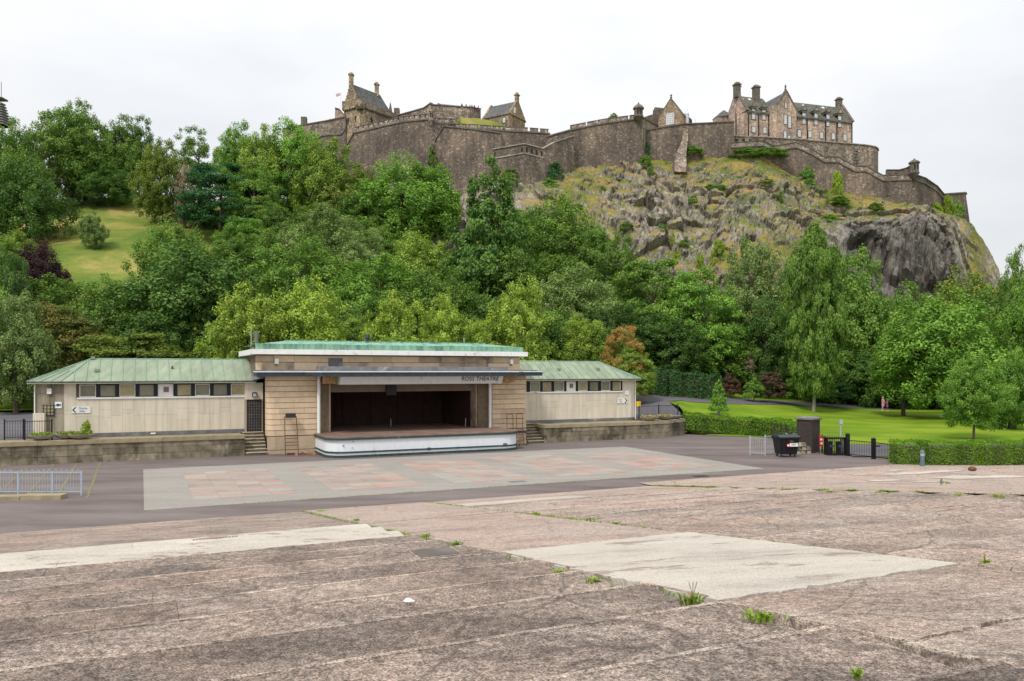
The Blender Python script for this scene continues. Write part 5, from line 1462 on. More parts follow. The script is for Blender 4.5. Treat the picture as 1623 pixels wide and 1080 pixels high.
# nave running back and to the right
q0 = P2(1083, 189.5); q1 = P2(1137, 225)
nv = Vector((q1[0] - q0[0], q1[1] - q0[1])); rot = Matrix.Rotation(-a, 2); nv = rot @ nv
b = MB()
b.add([(L, .3, 0), (L + nv.x, nv.y, 0), (L + nv.x, nv.y, he), (L, .3, he), (L / 2, .3, hr - .1), (L / 2 + nv.x, nv.y, hr - .1), (0, .3, he), (nv.x, nv.y, he), (0, .3, 0), (nv.x, nv.y, 0)], [(0, 1, 2, 3), (8, 6, 7, 9)])
b.build('nave_wall', M_HALL, root)
b = MB(); b.add([(L + .2, .3, he - .1), (L + .2 + nv.x, nv.y, he - .1), (L / 2 + nv.x, nv.y, hr - .05), (L / 2, .3, hr - .05), (-.2, .3, he - .1), (nv.x - .2, nv.y, he - .1)], [(0, 1, 2, 3), (3, 2, 5, 4)]); b.build('roof', M_SLATE2, root)
for t in (.06, .26, .46, .66, .86):
    x_, y_ = L + nv.x * t, .3 + nv.y * t
    d_ = MB().box(x_ - .3, x_ + .55, y_ - .5, y_ + .6, he - 3.0, he + .6).build('dormer', M_BLUEWHITE, root)
    MB().hexa([(x_ - .4, y_ - .6, he + .6), (x_ + .65, y_ - .6, he + .6), (x_ + .65, y_ + .6, he + .6), (x_ - .4, y_ + .6, he + .6)], [(x_ + .05, y_ - .1, he + 2.3), (x_ + .15, y_ - .1, he + 2.3), (x_ + .15, y_ + .1, he + 2.3), (x_ + .05, y_ + .1, he + 2.3)]).build('spike', M_BLUEWHITE, d_)
    MB().box(x_ - .0, x_ + .5, y_ + .9, y_ + 3.3, he - 1.2, he + .2).build('roof_light', M_BLACK, root)
# service block left of the hall
r, Q = cwall('service_block', [(1020, 186, 215, 198), (1038, 180, 215, 198), (1038.1, 170, 215, 198), (1044, 172, 215, 196)], M_WALL, 'dark stone block with chimney squeezed between domed turret and gabled hall', 'building', thick=3)
# long wall from hall to the hospital
ptsW = [(1021, 208, 262, 184), (1043, 204, 262, 184.5), (1082, 197.5, 262, 185.5), (1120, 196, 262, 187), (1163, 193.5, 262, 188)]
r, Q = cwall('castle_wall', ptsW, M_WALL, 'long plain dark castle wall between the gabled hall and the big hospital building', cope=.22)
# buttress spur running down the rock
b = MB()
sp_ = [(1085, 206, 185.6, .5), (1085, 222, 185.0, .65), (1081, 236, 184.3, .9), (1078, 250, 183.0, 1.2), (1077, 262, 181, 1.4), (1077, 274, 179, 1.2)]
for (x, y, D, w), (x2, y2, D2, w2) in zip(sp_, sp_[1:]):
    p_, q_ = P2(x, D), P2(x2, D2)
    b.hexa([(q_[0] - w2, q_[1] - .9, zat(y2, D2)), (q_[0] + w2, q_[1] - .9, zat(y2, D2)), (q_[0] + w2, q_[1] + 6, zat(y2, D2) - 2), (q_[0] - w2, q_[1] + 6, zat(y2, D2) - 2)],
           [(p_[0] - w, p_[1] - .9, zat(y, D)), (p_[0] + w, p_[1] - .9, zat(y, D)), (p_[0] + w, p_[1] + 3, zat(y, D)), (p_[0] - w, p_[1] + 3, zat(y, D))])
tag(b.build('buttress_spur', M_WALL2, None), 'pale stone spur running from the long plain wall down the rock', 'buttress')

# --- hospital
zb_ = zat(226, 200)
root, L, a, p = frame_root('hospital_building', 1184, 196.5, 1351, 205.5, zb_, 'large pinkish stone castle building with many white windows, dormers, chimneys and central gable', 'building')
zz = lambda y, D: zat(y, D) - zb_
cx_ = lambda x: colx(x, p, a)
he = zz(177, 197.5); hr = zz(152, 201); dp = 9.5
x0, x1_, x2_, x3_ = 0.0, cx_(1220), cx_(1257), L
MB().box(x0, x1_, 0, dp, 0, he).build('wing_wall', M_HOSP, root)
MB().box(x2_, x3_, 0, dp, 0, he - .15).build('wing_wall', M_HOSP, root)
MB().box(x1_, x2_, -.9, dp, 0, he + 1.5).build('central_wall', M_HOSP, root)
def roofpr(xa, xb, name='roof'):
    b = MB(); b.hexa([(xa, -.25, he - .15), (xb, -.25, he - .15), (xb, dp + .25, he - .15), (xa, dp + .25, he - .15)], [(xa, dp / 2 - .05, hr), (xb, dp / 2 - .05, hr), (xb, dp / 2 + .05, hr), (xa, dp / 2 + .05, hr)]); return b.build(name, M_SLATE, root)
roofpr(x0 + .2, x1_ + 1.2); roofpr(x2_ - .6, x3_ - .35)
# gables at both ends
for xx in (x0, x3_):
    b = MB(); b.hexa([(xx - .3, -.1, he - .1), (xx + .35, -.1, he - .1), (xx + .35, dp + .1, he - .1), (xx - .3, dp + .1, he - .1)], [(xx - .3, dp / 2 - .6, hr + .3), (xx + .35, dp / 2 - .6, hr + .3), (xx + .35, dp / 2 + .6, hr + .3), (xx - .3, dp / 2 + .6, hr + .3)])
    b.build('gable', M_HOSP, root)
    b = MB(); b.hexa([(xx - .35, -.45, he - .05), (xx + .4, -.45, he - .05), (xx + .4, .0, he + .0), (xx - .35, .0, he + .0)], [(xx - .35, dp / 2 - .95, hr + .5), (xx + .4, dp / 2 - .95, hr + .5), (xx + .4, dp / 2 - .55, hr + .6), (xx - .35, dp / 2 - .55, hr + .6)])
    b.build('gable_coping', M_SOOT, root)
# eaves course
for (xa, xb) in ((x0, x1_), (x2_, x3_)):
    MB().box(xa + .02, xb - .02, -.3, .02, he - .5, he - .16).build('eaves_course', M_SOOT, root)
    b = MB(); xx = xa + .2
    while xx < xb - .3: b.box(xx, xx + .2, -.28, .0, he - .78, he - .505); xx += .5
    tag(b.build('corbel_row', M_SOOT, root), kind='stuff')
# central gable
gx0, gx1 = cx_(1224), cx_(1258); gm = (gx0 + gx1) / 2 + .1
ga = zz(140, 196.5)
b = MB(); b.hexa([(gx0, -1.1, 0), (gx1, -1.1, 0), (gx1, -.6, 0), (gx0, -.6, 0)], [(gx0, -1.1, he + 1.0), (gx1, -1.1, he + 1.0), (gx1, -.6, he + 1.0), (gx0, -.6, he + 1.0)])
b.hexa([(gx0, -1.1, he + 1.01), (gx1, -1.1, he + 1.01), (gx1, -.6, he + 1.01), (gx0, -.6, he + 1.01)], [(gm - .1, -1.1, ga), (gm + .1, -1.1, ga), (gm + .1, -.6, ga), (gm - .1, -.6, ga)])
b.build('central_gable', M_HOSP, root)
b = MB()
for s_, xe in ((-1, gx0 - .15), (1, gx1 + .15)):
    b.hexa([(xe - .18, -1.25, he + .8), (xe + .18, -1.25, he + .8), (xe + .18, -.5, he + .8), (xe - .18, -.5, he + .8)], [(gm - .2 + s_ * .1, -1.25, ga + .1), (gm + .2 + s_ * .1, -1.25, ga + .1), (gm + .2 + s_ * .1, -.5, ga + .1), (gm - .2 + s_ * .1, -.5, ga + .1)])
b.build('gable_coping', M_SOOT, root)
MB().lathe([(.2, ga), (.3, ga + .5), (.12, ga + .9), (.28, ga + 1.1), (.06, ga + 1.7)], 8, gm, -.85).build('finial', M_SOOT, root)
b = MB(); b.hexa([(gx0 - .1, -.6, he + .9), (gx1 + .1, -.6, he + .9), (gx1 + .1, dp - 1, he + .9), (gx0 - .1, dp - 1, he + .9)], [(gm - .05, -.6, ga - .15), (gm + .05, -.6, ga - .15), (gm + .05, dp - 1, ga - .15), (gm - .05, dp - 1, ga - .15)]); b.build('roof', M_SLATE2, root)
MB().box(cx_(1220) - .2, gx0 + .2, -1.6, 2, 0, he + 1.2).build('stair_bay', M_HOSP, root)
window(root, gm - .1, ga - 4.3, .45, 1.3, y=-1.12, cols=1, rows=2)
window(root, cx_(1240.5), zz(194, 197), .75, zz(180, 197) - zz(194, 197), y=-1.12); window(root, cx_(1247), zz(199, 197), .75, zz(181, 197) - zz(199, 197), y=-1.12)
window(root, cx_(1240), zz(218, 197), .7, 1.9, y=-1.12, rows=2); window(root, cx_(1246), zz(220, 197), .7, 1.2, y=-1.12, rows=2)
window(root, cx_(1256.2), he - 2.0, .35, .8, y=-.03, cols=1, rows=1); window(root, cx_(1261), he - 2.2, .45, .9, y=-.03, cols=1, rows=2)
# windows with dormer heads
for x, yt, yb in ((1194, 174.5, 190), (1210.5, 176, 191), (1274, 180.5, 197.5), (1293, 181.5, 199), (1312, 183, 201), (1330.5, 185, 202.5)):
    xx = cx_(x); D_ = 197 + (x - 1184) / 167 * 9
    h0, h1_ = zz(yb, D_), zz(yt, D_)
    window(root, xx, h0, .85, h1_ - h0, y=-.06, cols=2, rows=6)
    ds = MB(); hw = .8; t0 = h1_ + .15
    ds.hexa([(xx - hw, -.3, t0), (xx + hw, -.3, t0), (xx + hw, 2.0, t0), (xx - hw, 2.0, t0)], [(xx - hw, -.3, t0 + .45), (xx + hw, -.3, t0 + .45), (xx + hw, 2.6, t0 + .45), (xx - hw, 2.6, t0 + .45)])
    d_ = ds.build('dormer', M_SOOT, root)
    MB().hexa([(xx - hw - .15, -.4, t0 + .45), (xx + hw + .15, -.4, t0 + .45), (xx + hw + .15, 3.0, t0 + .45), (xx - hw - .15, 3.0, t0 + .45)], [(xx - .05, -.4, t0 + 1.75), (xx + .05, -.4, t0 + 1.75), (xx + .05, 3.6, t0 + 1.75), (xx - .05, 3.6, t0 + 1.75)]).build('dormer_roof', M_SLATE, d_)
    MB().hexa([(xx - .5, -.44, t0 + .5), (xx + .5, -.44, t0 + .5), (xx + .5, -.41, t0 + .5), (xx - .5, -.41, t0 + .5)], [(xx - .05, -.44, t0 + 1.3), (xx + .05, -.44, t0 + 1.3), (xx + .05, -.41, t0 + 1.3), (xx - .05, -.41, t0 + 1.3)]).build('pediment', M_HOSP, d_)
for x, yt, yb in ((1194.5, 202.5, 211), (1212, 203.5, 212.5), (1266.5, 208, 218), (1283.5, 209.5, 219), (1302, 211.5, 220.5), (1320.5, 213, 222), (1339, 214.5, 224)):
    D_ = 197 + (x - 1184) / 167 * 9
    window(root, cx_(x), zz(yb, D_), .9, zz(yt, D_) - zz(yb, D_), y=-.06, cols=2, rows=4)
for x in (1186, 1202, 1218, 1279, 1308, 1326, 1350):
    MB().box(cx_(x) - .09, cx_(x) + .09, -.2, -.03, 0, he - .5).build('downpipe', M_BLACK, root)
chimney(root, .3, dp / 2, hr - 1.2, 1.1, 1.3, 3.3)
chimney(root, cx_(1214), dp / 2 - .5, hr - 1.6, 1.45, 1.4, 3.9)
chimney(root, cx_(1262), dp / 2, hr - .6, 1.25, 1.2, 1.9)
chimney(root, x3_ - .3, dp / 2, hr - 1.0, 1.3, 1.2, 2.9)
for x in (1188, 1200, 1287, 1318, 1326):
    xx = cx_(x + 2); MB().hexa([(xx - .35, dp / 2 - 1.1, hr - 1.5), (xx + .35, dp / 2 - 1.1, hr - 1.5), (xx + .35, dp / 2 - .6, hr - 1.0), (xx - .35, dp / 2 - .6, hr - 1.0)], [(xx - .35, dp / 2 - 1.2, hr - 1.1), (xx + .35, dp / 2 - 1.2, hr - 1.1), (xx + .35, dp / 2 - .7, hr - .6), (xx - .35, dp / 2 - .7, hr - .6)]).build('roof_light', M_WINW, root)
# left return with conical turret
q = P2(1150, 204.5); lv = rot2 = Matrix.Rotation(-a, 2) @ Vector((q[0] - p[0], q[1] - p[1]))
MB().prism([(0, 0), (0.2, dp), (lv.x, lv.y + 1.5), (lv.x, lv.y)], 0, he).build('end_wall', M_HOSP, root)
b = MB(); b.hexa([(0, 0, he), (.25, .3, he), (lv.x, lv.y + .3, he), (lv.x, lv.y, he)], [(lv.x * .42, lv.y * .42, hr + .5), (lv.x * .42 + .25, lv.y * .42 + .3, hr + .5), (lv.x * .50, lv.y * .5 + .3, hr + .5), (lv.x * .50, lv.y * .5, hr + .5)])
b.build('end_gable', M_HOSP, root)
chimney(root, lv.x * .46, lv.y * .46, hr - .8, 1.35, 1.4, 3.1)
MB().hexa([(lv.x * .5 - .1, lv.y * .5 - .5, 0), (lv.x * .5 + .8, lv.y * .5 - .5, 0), (lv.x * .5 + .8, lv.y * .5 + .3, 0), (lv.x * .5 - .1, lv.y * .5 + .3, 0)],
          [(lv.x * .5 - .1, lv.y * .5 - .3, he + .2), (lv.x * .5 + .8, lv.y * .5 - .3, he + .2), (lv.x * .5 + .8, lv.y * .5 + .3, he + 1), (lv.x * .5 - .1, lv.y * .5 + .3, he + 1)]).build('buttress', M_SOOT, root)
MB().lathe([(2.4, 0), (2.4, zz(186.5, 205))], 14, lv.x, lv.y + 1.5).build('round_turret', M_HOSP, root)
MB().lathe([(2.9, zz(187, 205)), (1.2, zz(178, 205)), (.1, zz(173, 205))], 14, lv.x + .4, lv.y + 1.5).build('turret_roof', M_SLATE2, root)

# terrace wall under the hospital, round end
ptsH = [(1162, 216.5, 262, 189.5), (1216, 218.5, 262, 192), (1262, 221.5, 275, 194), (1320, 226.5, 285, 197), (1370, 230.5, 285, 199), (1386, 233, 285, 199.5), (1391, 236, 285, 202), (1392, 240, 285, 206)]
r, Q = cwall('terrace_wall', ptsH, M_WALL2, 'tall pale rubble wall with rounded right end carrying the hospital building', thick=4.0, cope=.22, cope_mat=M_COPEL)
loopholes(r, Q[0][0], Q[1][0], Q[0][1] - 1.5, Q[1][1] - 1.5, 5, .8, 1.0)
for k_ in range(5):
    pp = P2(1355, 198.6)
    MB().box(pp[0] - r.location.x - .9, pp[0] - r.location.x + .6, pp[1] - r.location.y - .35, pp[1] - r.location.y + .6, zat(240 + k_ * 5, 198.6) - r.location.z, zat(240 + k_ * 5, 198.6) - r.location.z + .4).build('projecting_slab', M_SOOT, r)
# outer zigzag wall
ptsZ = [(1158, 226.6, 262, 186.5), (1209, 223.4, 262, 187.2), (1227, 232.8, 268, 187.5), (1262, 226, 275, 187), (1285, 236, 295, 185.5), (1307, 249.3, 310, 184.5), (1328, 249.3, 318, 183), (1355, 263.9, 322, 182), (1373, 263.9, 325, 181), (1400, 278.5, 328, 179), (1446, 277, 338, 177)]
r, Q = cwall('castle_wall', ptsZ, M_WALL, 'outer castle wall with zigzag stepped coping below the hospital', cope=.16)
b = MB(); strip(b, Q, .02, lambda p: p[1] - 1.0, lambda p: p[1] - 1.28, fwd=.25); b.build('string_course', M_COPE, r)
b = MB(); strip(b, Q, .02, lambda p: p[1] - .02, lambda p: p[1] - .98, fwd=.06); b.build('parapet_band', M_WALL2, r)
# right battlements, turret, falling walls
r, Q = cwall('castle_wall', [(1405, 270, 282, 178.6), (1425, 270, 282, 178), (1436, 267, 282, 177.6), (1445, 262, 282, 177.2)], M_WALL, 'low battlemented parapet just left of the far right domed turret', thick=.9, cope=.15)
loopholes(r, Q[0][0], Q[1][0], Q[0][1] - 1.2, Q[1][1] - 1.2, 2, .35, .6)
bartizan(1449, 176.5, 251, 259.5, 275.5, 284, .95, 'domed dark sentry turret at the far right corner of the castle')
r, Q = cwall('castle_wall', [(1448, 277, 340, 177), (1466, 283, 345, 180), (1485, 296, 345, 184), (1496, 309, 345, 188)], M_WALL, 'castle wall dropping steeply to the right beyond the far right turret', cope=.2)
b = MB(); strip(b, Q, .02, lambda p: p[1] - 1.0, lambda p: p[1] - 1.25, fwd=.2); b.build('string_course', M_COPE, r)
b = MB(); p_ = Q[0]; b.hexa([(Q[0][0][0] - 1.8, Q[0][0][1] - 1.8, Q[0][2]), (Q[0][0][0] + 1.2, Q[0][0][1] - 1.2, Q[0][2]), (Q[0][0][0] + 1.2, Q[0][0][1] + 1, Q[0][2]), (Q[0][0][0] - 1.8, Q[0][0][1] + 1, Q[0][2])],
                            [(Q[0][0][0] - .3, Q[0][0][1] - .2, Q[0][1] - 3), (Q[0][0][0] + .3, Q[0][0][1] - .2, Q[0][1] - 3), (Q[0][0][0] + .3, Q[0][0][1] + .8, Q[0][1] - 3), (Q[0][0][0] - .3, Q[0][0][1] + .8, Q[0][1] - 3)]); b.build('corner_buttress', M_WALL, r)
r, Q = cwall('castle_wall', [(1494, 309, 350, 190), (1530, 306.5, 350, 191), (1531.5, 309, 350, 196)], M_WALL, 'furthest right stub of castle wall standing over the yellow-green bank', cope=.3)
b = MB(); b.hexa([(Q[1][0][0] - .5, Q[1][0][1] - .4, Q[1][2] - 2), (Q[1][0][0] + 1.9, Q[1][0][1], Q[1][2] - 2), (Q[1][0][0] + 1.9, Q[1][0][1] + 3, Q[1][2] - 2), (Q[1][0][0] - .5, Q[1][0][1] + 3, Q[1][2] - 2)],
                 [(Q[1][0][0] - .5, Q[1][0][1] - .1, Q[1][1] - .1), (Q[1][0][0] + .1, Q[1][0][1], Q[1][1] - .1), (Q[1][0][0] + .1, Q[1][0][1] + 3, Q[1][1] - .1), (Q[1][0][0] - .5, Q[1][0][1] + 3, Q[1][1] - .1)]); b.build('corner_buttress', M_WALL, r)
# church spire tip at the far left edge
root = empty('slatted_spire', (*P2(0, 190), zat(200, 190)), 0, 'tip of a dark slatted spire with thin mast at the far left edge', 'spire')
zz = lambda y: zat(y, 190) - zat(200, 190)
for i in range(9):
    y0 = 200 - i * 4.2; w = 1.9 - i * .13
    MB().box(-w, w, -w, w, zz(y0), zz(y0) + .32).build('slat', M_LEAD, root)
MB().hexa([(-1.6, -1.6, 0), (1.6, -1.6, 0), (1.6, 1.6, 0), (-1.6, 1.6, 0)], [(-.5, -.5, zz(164)), (.5, -.5, zz(164)), (.5, .5, zz(164)), (-.5, .5, zz(164))]).build('spire_body', M_DKMETAL, root)
MB().box(-1.2, 1.2, -1.2, 1.2, zz(159), zz(156.5)).build('spire_cap', M_DKMETAL, root)
MB().tube((.3, 0, zz(157)), (.3, 0, zz(130)), .07, 6).build('mast', M_LEAD, root)

# ------------------------------------------------------------------ foliage
def leafmesh(name, P, N, size, tint, aspect=0.62, rng=RNG, jitter=0.75):
    """one quad leaf-spray per point; P points, N preferred normals"""
    n = len(P)
    nr = N + rng.normal(0, jitter, (n, 3)); nr /= np.linalg.norm(nr, axis=1, keepdims=True) + 1e-9
    t = rng.normal(0, 1, (n, 3)); t -= nr * (t * nr).sum(1, keepdims=True); t /= np.linalg.norm(t, axis=1, keepdims=True) + 1e-9
    b = np.cross(nr, t)
    s = size * rng.uniform(.6, 1.35, (n, 1))
    v = np.stack([P - t * s, P + b * s * aspect + nr * s * .12, P + t * s, P - b * s * aspect + nr * s * .12], 1).reshape(-1, 3)
    me = bpy.data.meshes.new(name)
    me.vertices.add(4 * n); me.vertices.foreach_set('co', v.reshape(-1).astype(np.float32))
    me.loops.add(4 * n); me.loops.foreach_set('vertex_index', np.arange(4 * n, dtype=np.int32))
    me.polygons.add(n); me.polygons.foreach_set('loop_start', np.arange(0, 4 * n, 4, dtype=np.int32))
    a = me.attributes.new('tint', 'FLOAT', 'POINT'); a.data.foreach_set('value', np.repeat(tint, 4).astype(np.float32))
    me.update(calc_edges=True)
    return me
def crown(name, kind, seed, nleaf, size):
    """crown in a unit box: x,y in [-1,1], z in [0,2]"""
    r = np.random.default_rng(seed)
    cs, rs_ = [], []
    def inside(p):
        x, y, z = p
        if kind == 'round': return (x * x + y * y) + ((z - 1) ** 2) < 1
        return True
    if kind in ('round', 'airy', 'dome'):
        nl = {'round': 15, 'airy': 12, 'dome': 15}[kind]
        lobes = []
        for i in range(nl):
            for _ in range(20):
                d = r.normal(0, 1, 3); d /= np.linalg.norm(d)
                if kind == 'dome': d[2] = abs(d[2]) * 1.0 - .30
                if all(np.linalg.norm(d - q[3]) > .55 for q in lobes): break
            R = r.uniform(.26, .44)
            c = d * (1 - R) * r.uniform(.85, 1.06)
            lobes.append((c, R, 0, d))
        lobes.append((np.zeros(3), .62, 0, np.zeros(3)))
        for c, R, _, d in lobes:
            k = int({'round': 26, 'airy': 15, 'dome': 26}[kind] * (R / .35) ** 2)
            for i in range(k):
                e = r.normal(0, 1, 3); e /= np.linalg.norm(e)
                cs.append(c + e * R * r.uniform(.75, 1.0)); rs_.append(r.uniform(.07, .13))
        cs = np.array(cs); cs[:, 2] = cs[:, 2] * (1.0 if kind != 'dome' else 1.15) + (1.0 if kind != 'dome' else .58)
        cs[:, 2] = np.maximum(cs[:, 2], 0.04 + .1 * r.uniform(0, 1, len(cs)))
    elif kind == 'layer':
        for k in range(60):
            z = r.uniform(.05, 1.85); a = r.uniform(0, 2 * math.pi)
            R0 = math.sqrt(max(.05, 1 - ((z - .75) / 1.2) ** 2))
            for i in range(11):
                q = R0 * math.sqrt(r.uniform(.25, 1.0)); aa = a + r.normal(0, .33)
                cs.append((q * math.cos(aa), q * math.sin(aa), z + .22 * (1 - q) + r.normal(0, .05))); rs_.append(r.uniform(.08, .14))
        cs = np.array(cs)
    elif kind == 'column':
        for k in range(430):
            z = r.uniform(.0, 1.97) ; R0 = (.34 + .64 * math.sin(math.pi * min(1, z / 2.08) ** .9) ** .7) * (1 if z < 1.6 else (2.06 - z) / .46) * (1 + .10 * math.sin(z * 9 + r.uniform(-.4, .4)))
            a = r.uniform(0, 2 * math.pi); q = R0 * math.sqrt(r.uniform(.05, 1))
            cs.append((q * math.cos(a), q * math.sin(a), z)); rs_.append(r.uniform(.07, .13) * .9)
        cs = np.array(cs)
    elif kind == 'cone':
        for k in range(420):
            z = 1.95 * (1 - math.sqrt(r.uniform(0, 1))) + .02; R0 = (1 - z / 2.0) ** .62 * (.86 + .18 * math.sin(z * 12 + seed))
            a = r.uniform(0, 2 * math.pi); q = R0 * r.uniform(.45, 1) ** .6
            cs.append((q * math.cos(a), q * math.sin(a), z)); rs_.append(r.uniform(.06, .12))
        cs = np.array(cs)
    elif kind == 'bush':
        for k in range(90):
            d = r.normal(0, 1, 3); d /= np.linalg.norm(d); d[2] = abs(d[2]); q = r.uniform(.6, .92)
            cs.append((d[0] * q, d[1] * q, d[2] * q * 1.9)); rs_.append(r.uniform(.12, .22))
        cs = np.array(cs)
    rs_ = np.array(rs_)
    w = rs_ ** 2; w /= w.sum()
    ci = r.choice(len(cs), nleaf, p=w)
    e = r.normal(0, 1, (nleaf, 3)); e /= np.linalg.norm(e, axis=1, keepdims=True)
    flat = {'layer': .6, 'round': .85, 'airy': .7, 'dome': .8, 'column': .85, 'cone': .8, 'bush': .9}[kind]
    rad = rs_[ci][:, None] * r.uniform(.45, 1.15, (nleaf, 1))
    P = cs[ci] + e * rad * np.array([1, 1, flat])
    P[:, 2] -= np.percentile(P[:, 2], .3); P[:, 2] *= 2.0 / np.percentile(P[:, 2], 99.8)
    P[:, :2] /= np.percentile(np.hypot(P[:, 0], P[:, 1]), 97.5)
    N = e * .9 + np.array([0, 0, .75])
    out = P - np.array([0, 0, .9]); out /= np.linalg.norm(out, axis=1, keepdims=True) + 1e-9
    N = N + out * .5
    ct = r.uniform(0, 1, len(cs))
    tint = np.clip(ct[ci] * .45 + r.uniform(0, 1, nleaf) * .35 + (e[:, 2] * .5 + .5) * .2, 0, 1)  # last term lightens clump tops: light from above put into the leaf colour
    return leafmesh(name, P, N, size, tint, rng=r)
CR = {
    'round': [crown('crown', 'round', 1, 38000, .023), crown('crown', 'round', 2, 38000, .023), crown('crown', 'round', 3, 38000, .023), crown('crown', 'round', 4, 38000, .023)],
    'dome': [crown('crown', 'dome', 5, 38000, .023), crown('crown', 'dome', 6, 38000, .023)],
    'airy': [crown('crown', 'airy', 7, 20000, .022), crown('crown', 'airy', 8, 20000, .022)],
    'layer': [crown('crown', 'layer', 9, 38000, .023), crown('crown', 'layer', 10, 38000, .023)],
    'column': [crown('crown', 'column', 11, 70000, .021)],
    'cone': [crown('crown', 'cone', 12, 34000, .025), crown('crown', 'cone', 13, 34000, .025)],
    'bush': [crown('crown', 'bush', 14, 7000, .05), crown('crown', 'bush', 15, 7000, .05)],
}
def trunkmesh(seed):
    r = random.Random(seed); b = MB()
    # unit height 1: trunk to .6 then limbs
    pts = [(0, 0, 0), (r.uniform(-.01, .01), r.uniform(-.01, .01), .25), (r.uniform(-.02, .02), r.uniform(-.02, .02), .5), (r.uniform(-.03, .03), r.uniform(-.03, .03), .8)]
    rad = [.035, .026, .021, .012, .004]
    for i in range(3): b.tube(pts[i], pts[i + 1], rad[i], 8, rad[i + 1])
    for i in range(9):
        t = r.uniform(.3, .78); a = r.uniform(0, 6.28); L = r.uniform(.15, .3)
        s = (0, 0, t); m_ = (math.cos(a) * L * .5, math.sin(a) * L * .5, t + L * .45); e = (math.cos(a) * L, math.sin(a) * L, t + L * .75)
        b.tube(s, m_, .011, 6, .007); b.tube(m_, e, .007, 5, .003)
    return b.mesh('trunk', M_BARK)
TK = [trunkmesh(i) for i in range(3)]
TOPZ = dict.fromkeys(('round', 'dome', 'airy', 'layer', 'column', 'cone', 'bush'), 2.0)
tn = [0]
def tree(x, yt, yb, w, D, kind, lf, label, name='tree', cat='tree', group='trees in the gardens and on the castle slope', trunk=True, depth=1.0, bark=None, zbot=None):
    tn[0] += 1
    r = random.Random(tn[0] * 7 + 3)
    X, Y = P2(x, D); zg = h1(X, Y)
    zt, zb = zat(yt, D), zat(yb, D)
    if zbot is not None: zb = zg + zbot
    elif x < 1180 or D > 100: zb = min(max(zb, zg - 1), zg + 1.0)
    root = empty(name, (X, Y, zg), 0, label, cat, group)
    W_ = w / F * D / 2 * 1.06
    ms = CR[kind]
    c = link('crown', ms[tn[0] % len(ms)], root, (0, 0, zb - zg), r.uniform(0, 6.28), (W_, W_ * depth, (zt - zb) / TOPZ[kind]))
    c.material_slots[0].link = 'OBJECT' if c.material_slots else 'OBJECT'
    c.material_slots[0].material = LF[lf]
    if kind == 'column':
        for rot_, k_ in ((2.1, .86), (4.0, .66)):
            c2_ = link('inner_crown', ms[0], root, (0, 0, zb - zg + .3), rot_, (W_ * k_, W_ * k_, (zt - zb) / TOPZ[kind] * .96))
            c2_.material_slots[0].link = 'OBJECT'; c2_.material_slots[0].material = LF[lf]
    if trunk:
        t = link('trunk', TK[tn[0] % 3], root, (0, 0, -.3), r.uniform(0, 6.28))
        h = (zb - zg) + (zt - zb) * .85 + .3
        s = max(h * .8, W_ * 1.4) if not bark else h * (.30 if kind == 'column' else .5)
        t.scale = (s, s, h)
        if bark:
            t.material_slots[0].link = 'OBJECT'; t.material_slots[0].material = bark
    return root
for ms in CR.values():
    for m_ in ms: m_.materials.append(LF['mid'])
T = tree
# ridge, far left
T(15, 190, 300, 95, 152, 'round', 'mid', 'tree at the far left edge below the slatted spire')
T(78, 196, 310, 80, 160, 'airy', 'grey', 'thin-leaved tree between the far left edge tree and the tallest skyline tree')
T(118, 172, 308, 118, 163, 'round', 'mid', 'tallest tree on the left skyline, its crown standing above the meadow')
T(135, 157, 215, 78, 168, 'airy', 'mid', 'wispy treetop poking above the tallest left skyline tree')
T(190, 184, 310, 92, 168, 'round', 'mid', 'rounded skyline tree just right of the tallest one')
T(232, 187, 300, 66, 170, 'airy', 'dark', 'loose dark tree at the right end of the left skyline clump')
T(172, 262, 312, 80, 160, 'dome', 'dark', 'dark low tree filling the foot of the left skyline clump')
T(255, 224, 346, 86, 150, 'round', 'olive', 'olive green tree on the right side of the meadow')
T(293, 262, 320, 30, 148, 'airy', 'pinkb', 'pinkish dead tree between the olive tree and the deep green one')
T(315, 205, 300, 84, 178, 'airy', 'mid', 'see-through skyline tree in the dip left of the castle')
T(350, 262, 360, 128, 146, 'layer', 'blue', 'deep blue-green layered tree at the right edge of the meadow')
T(378, 196, 310, 76, 165, 'round', 'bright', 'fresh green tree on the skyline right of the dip')
T(414, 200, 320, 84, 160, 'round', 'yellow', 'yellow-green skyline tree left of the castle wall')
T(458, 192, 335, 104, 162, 'round', 'bright', 'tall bright tree in front of the lowest castle wall')
T(518, 222, 335, 104, 158, 'dome', 'yellow', 'yellow-green tree directly under the castle tower')
T(402, 262, 345, 80, 146, 'layer', 'mid', 'green layered tree beside the deep blue-green one')
T(560, 262, 400, 110, 152, 'round', 'olive', 'shaded olive tree between the tower and the big bright tree')
T(640, 250, 405, 165, 147, 'dome', 'bright', 'big bright green tree below the crenellated castle wall')
T(690, 262, 350, 80, 150, 'round', 'bright', 'bright crown at the right shoulder of the big bright tree')
T(42, 250, 374, 134, 138, 'dome', 'dark', 'broad dark cedar-like tree standing on the left of the meadow', zbot=-.8)
T(147, 336, 388, 42, 134, 'round', 'grey', 'small round grey-green tree alone on the meadow', zbot=.5)
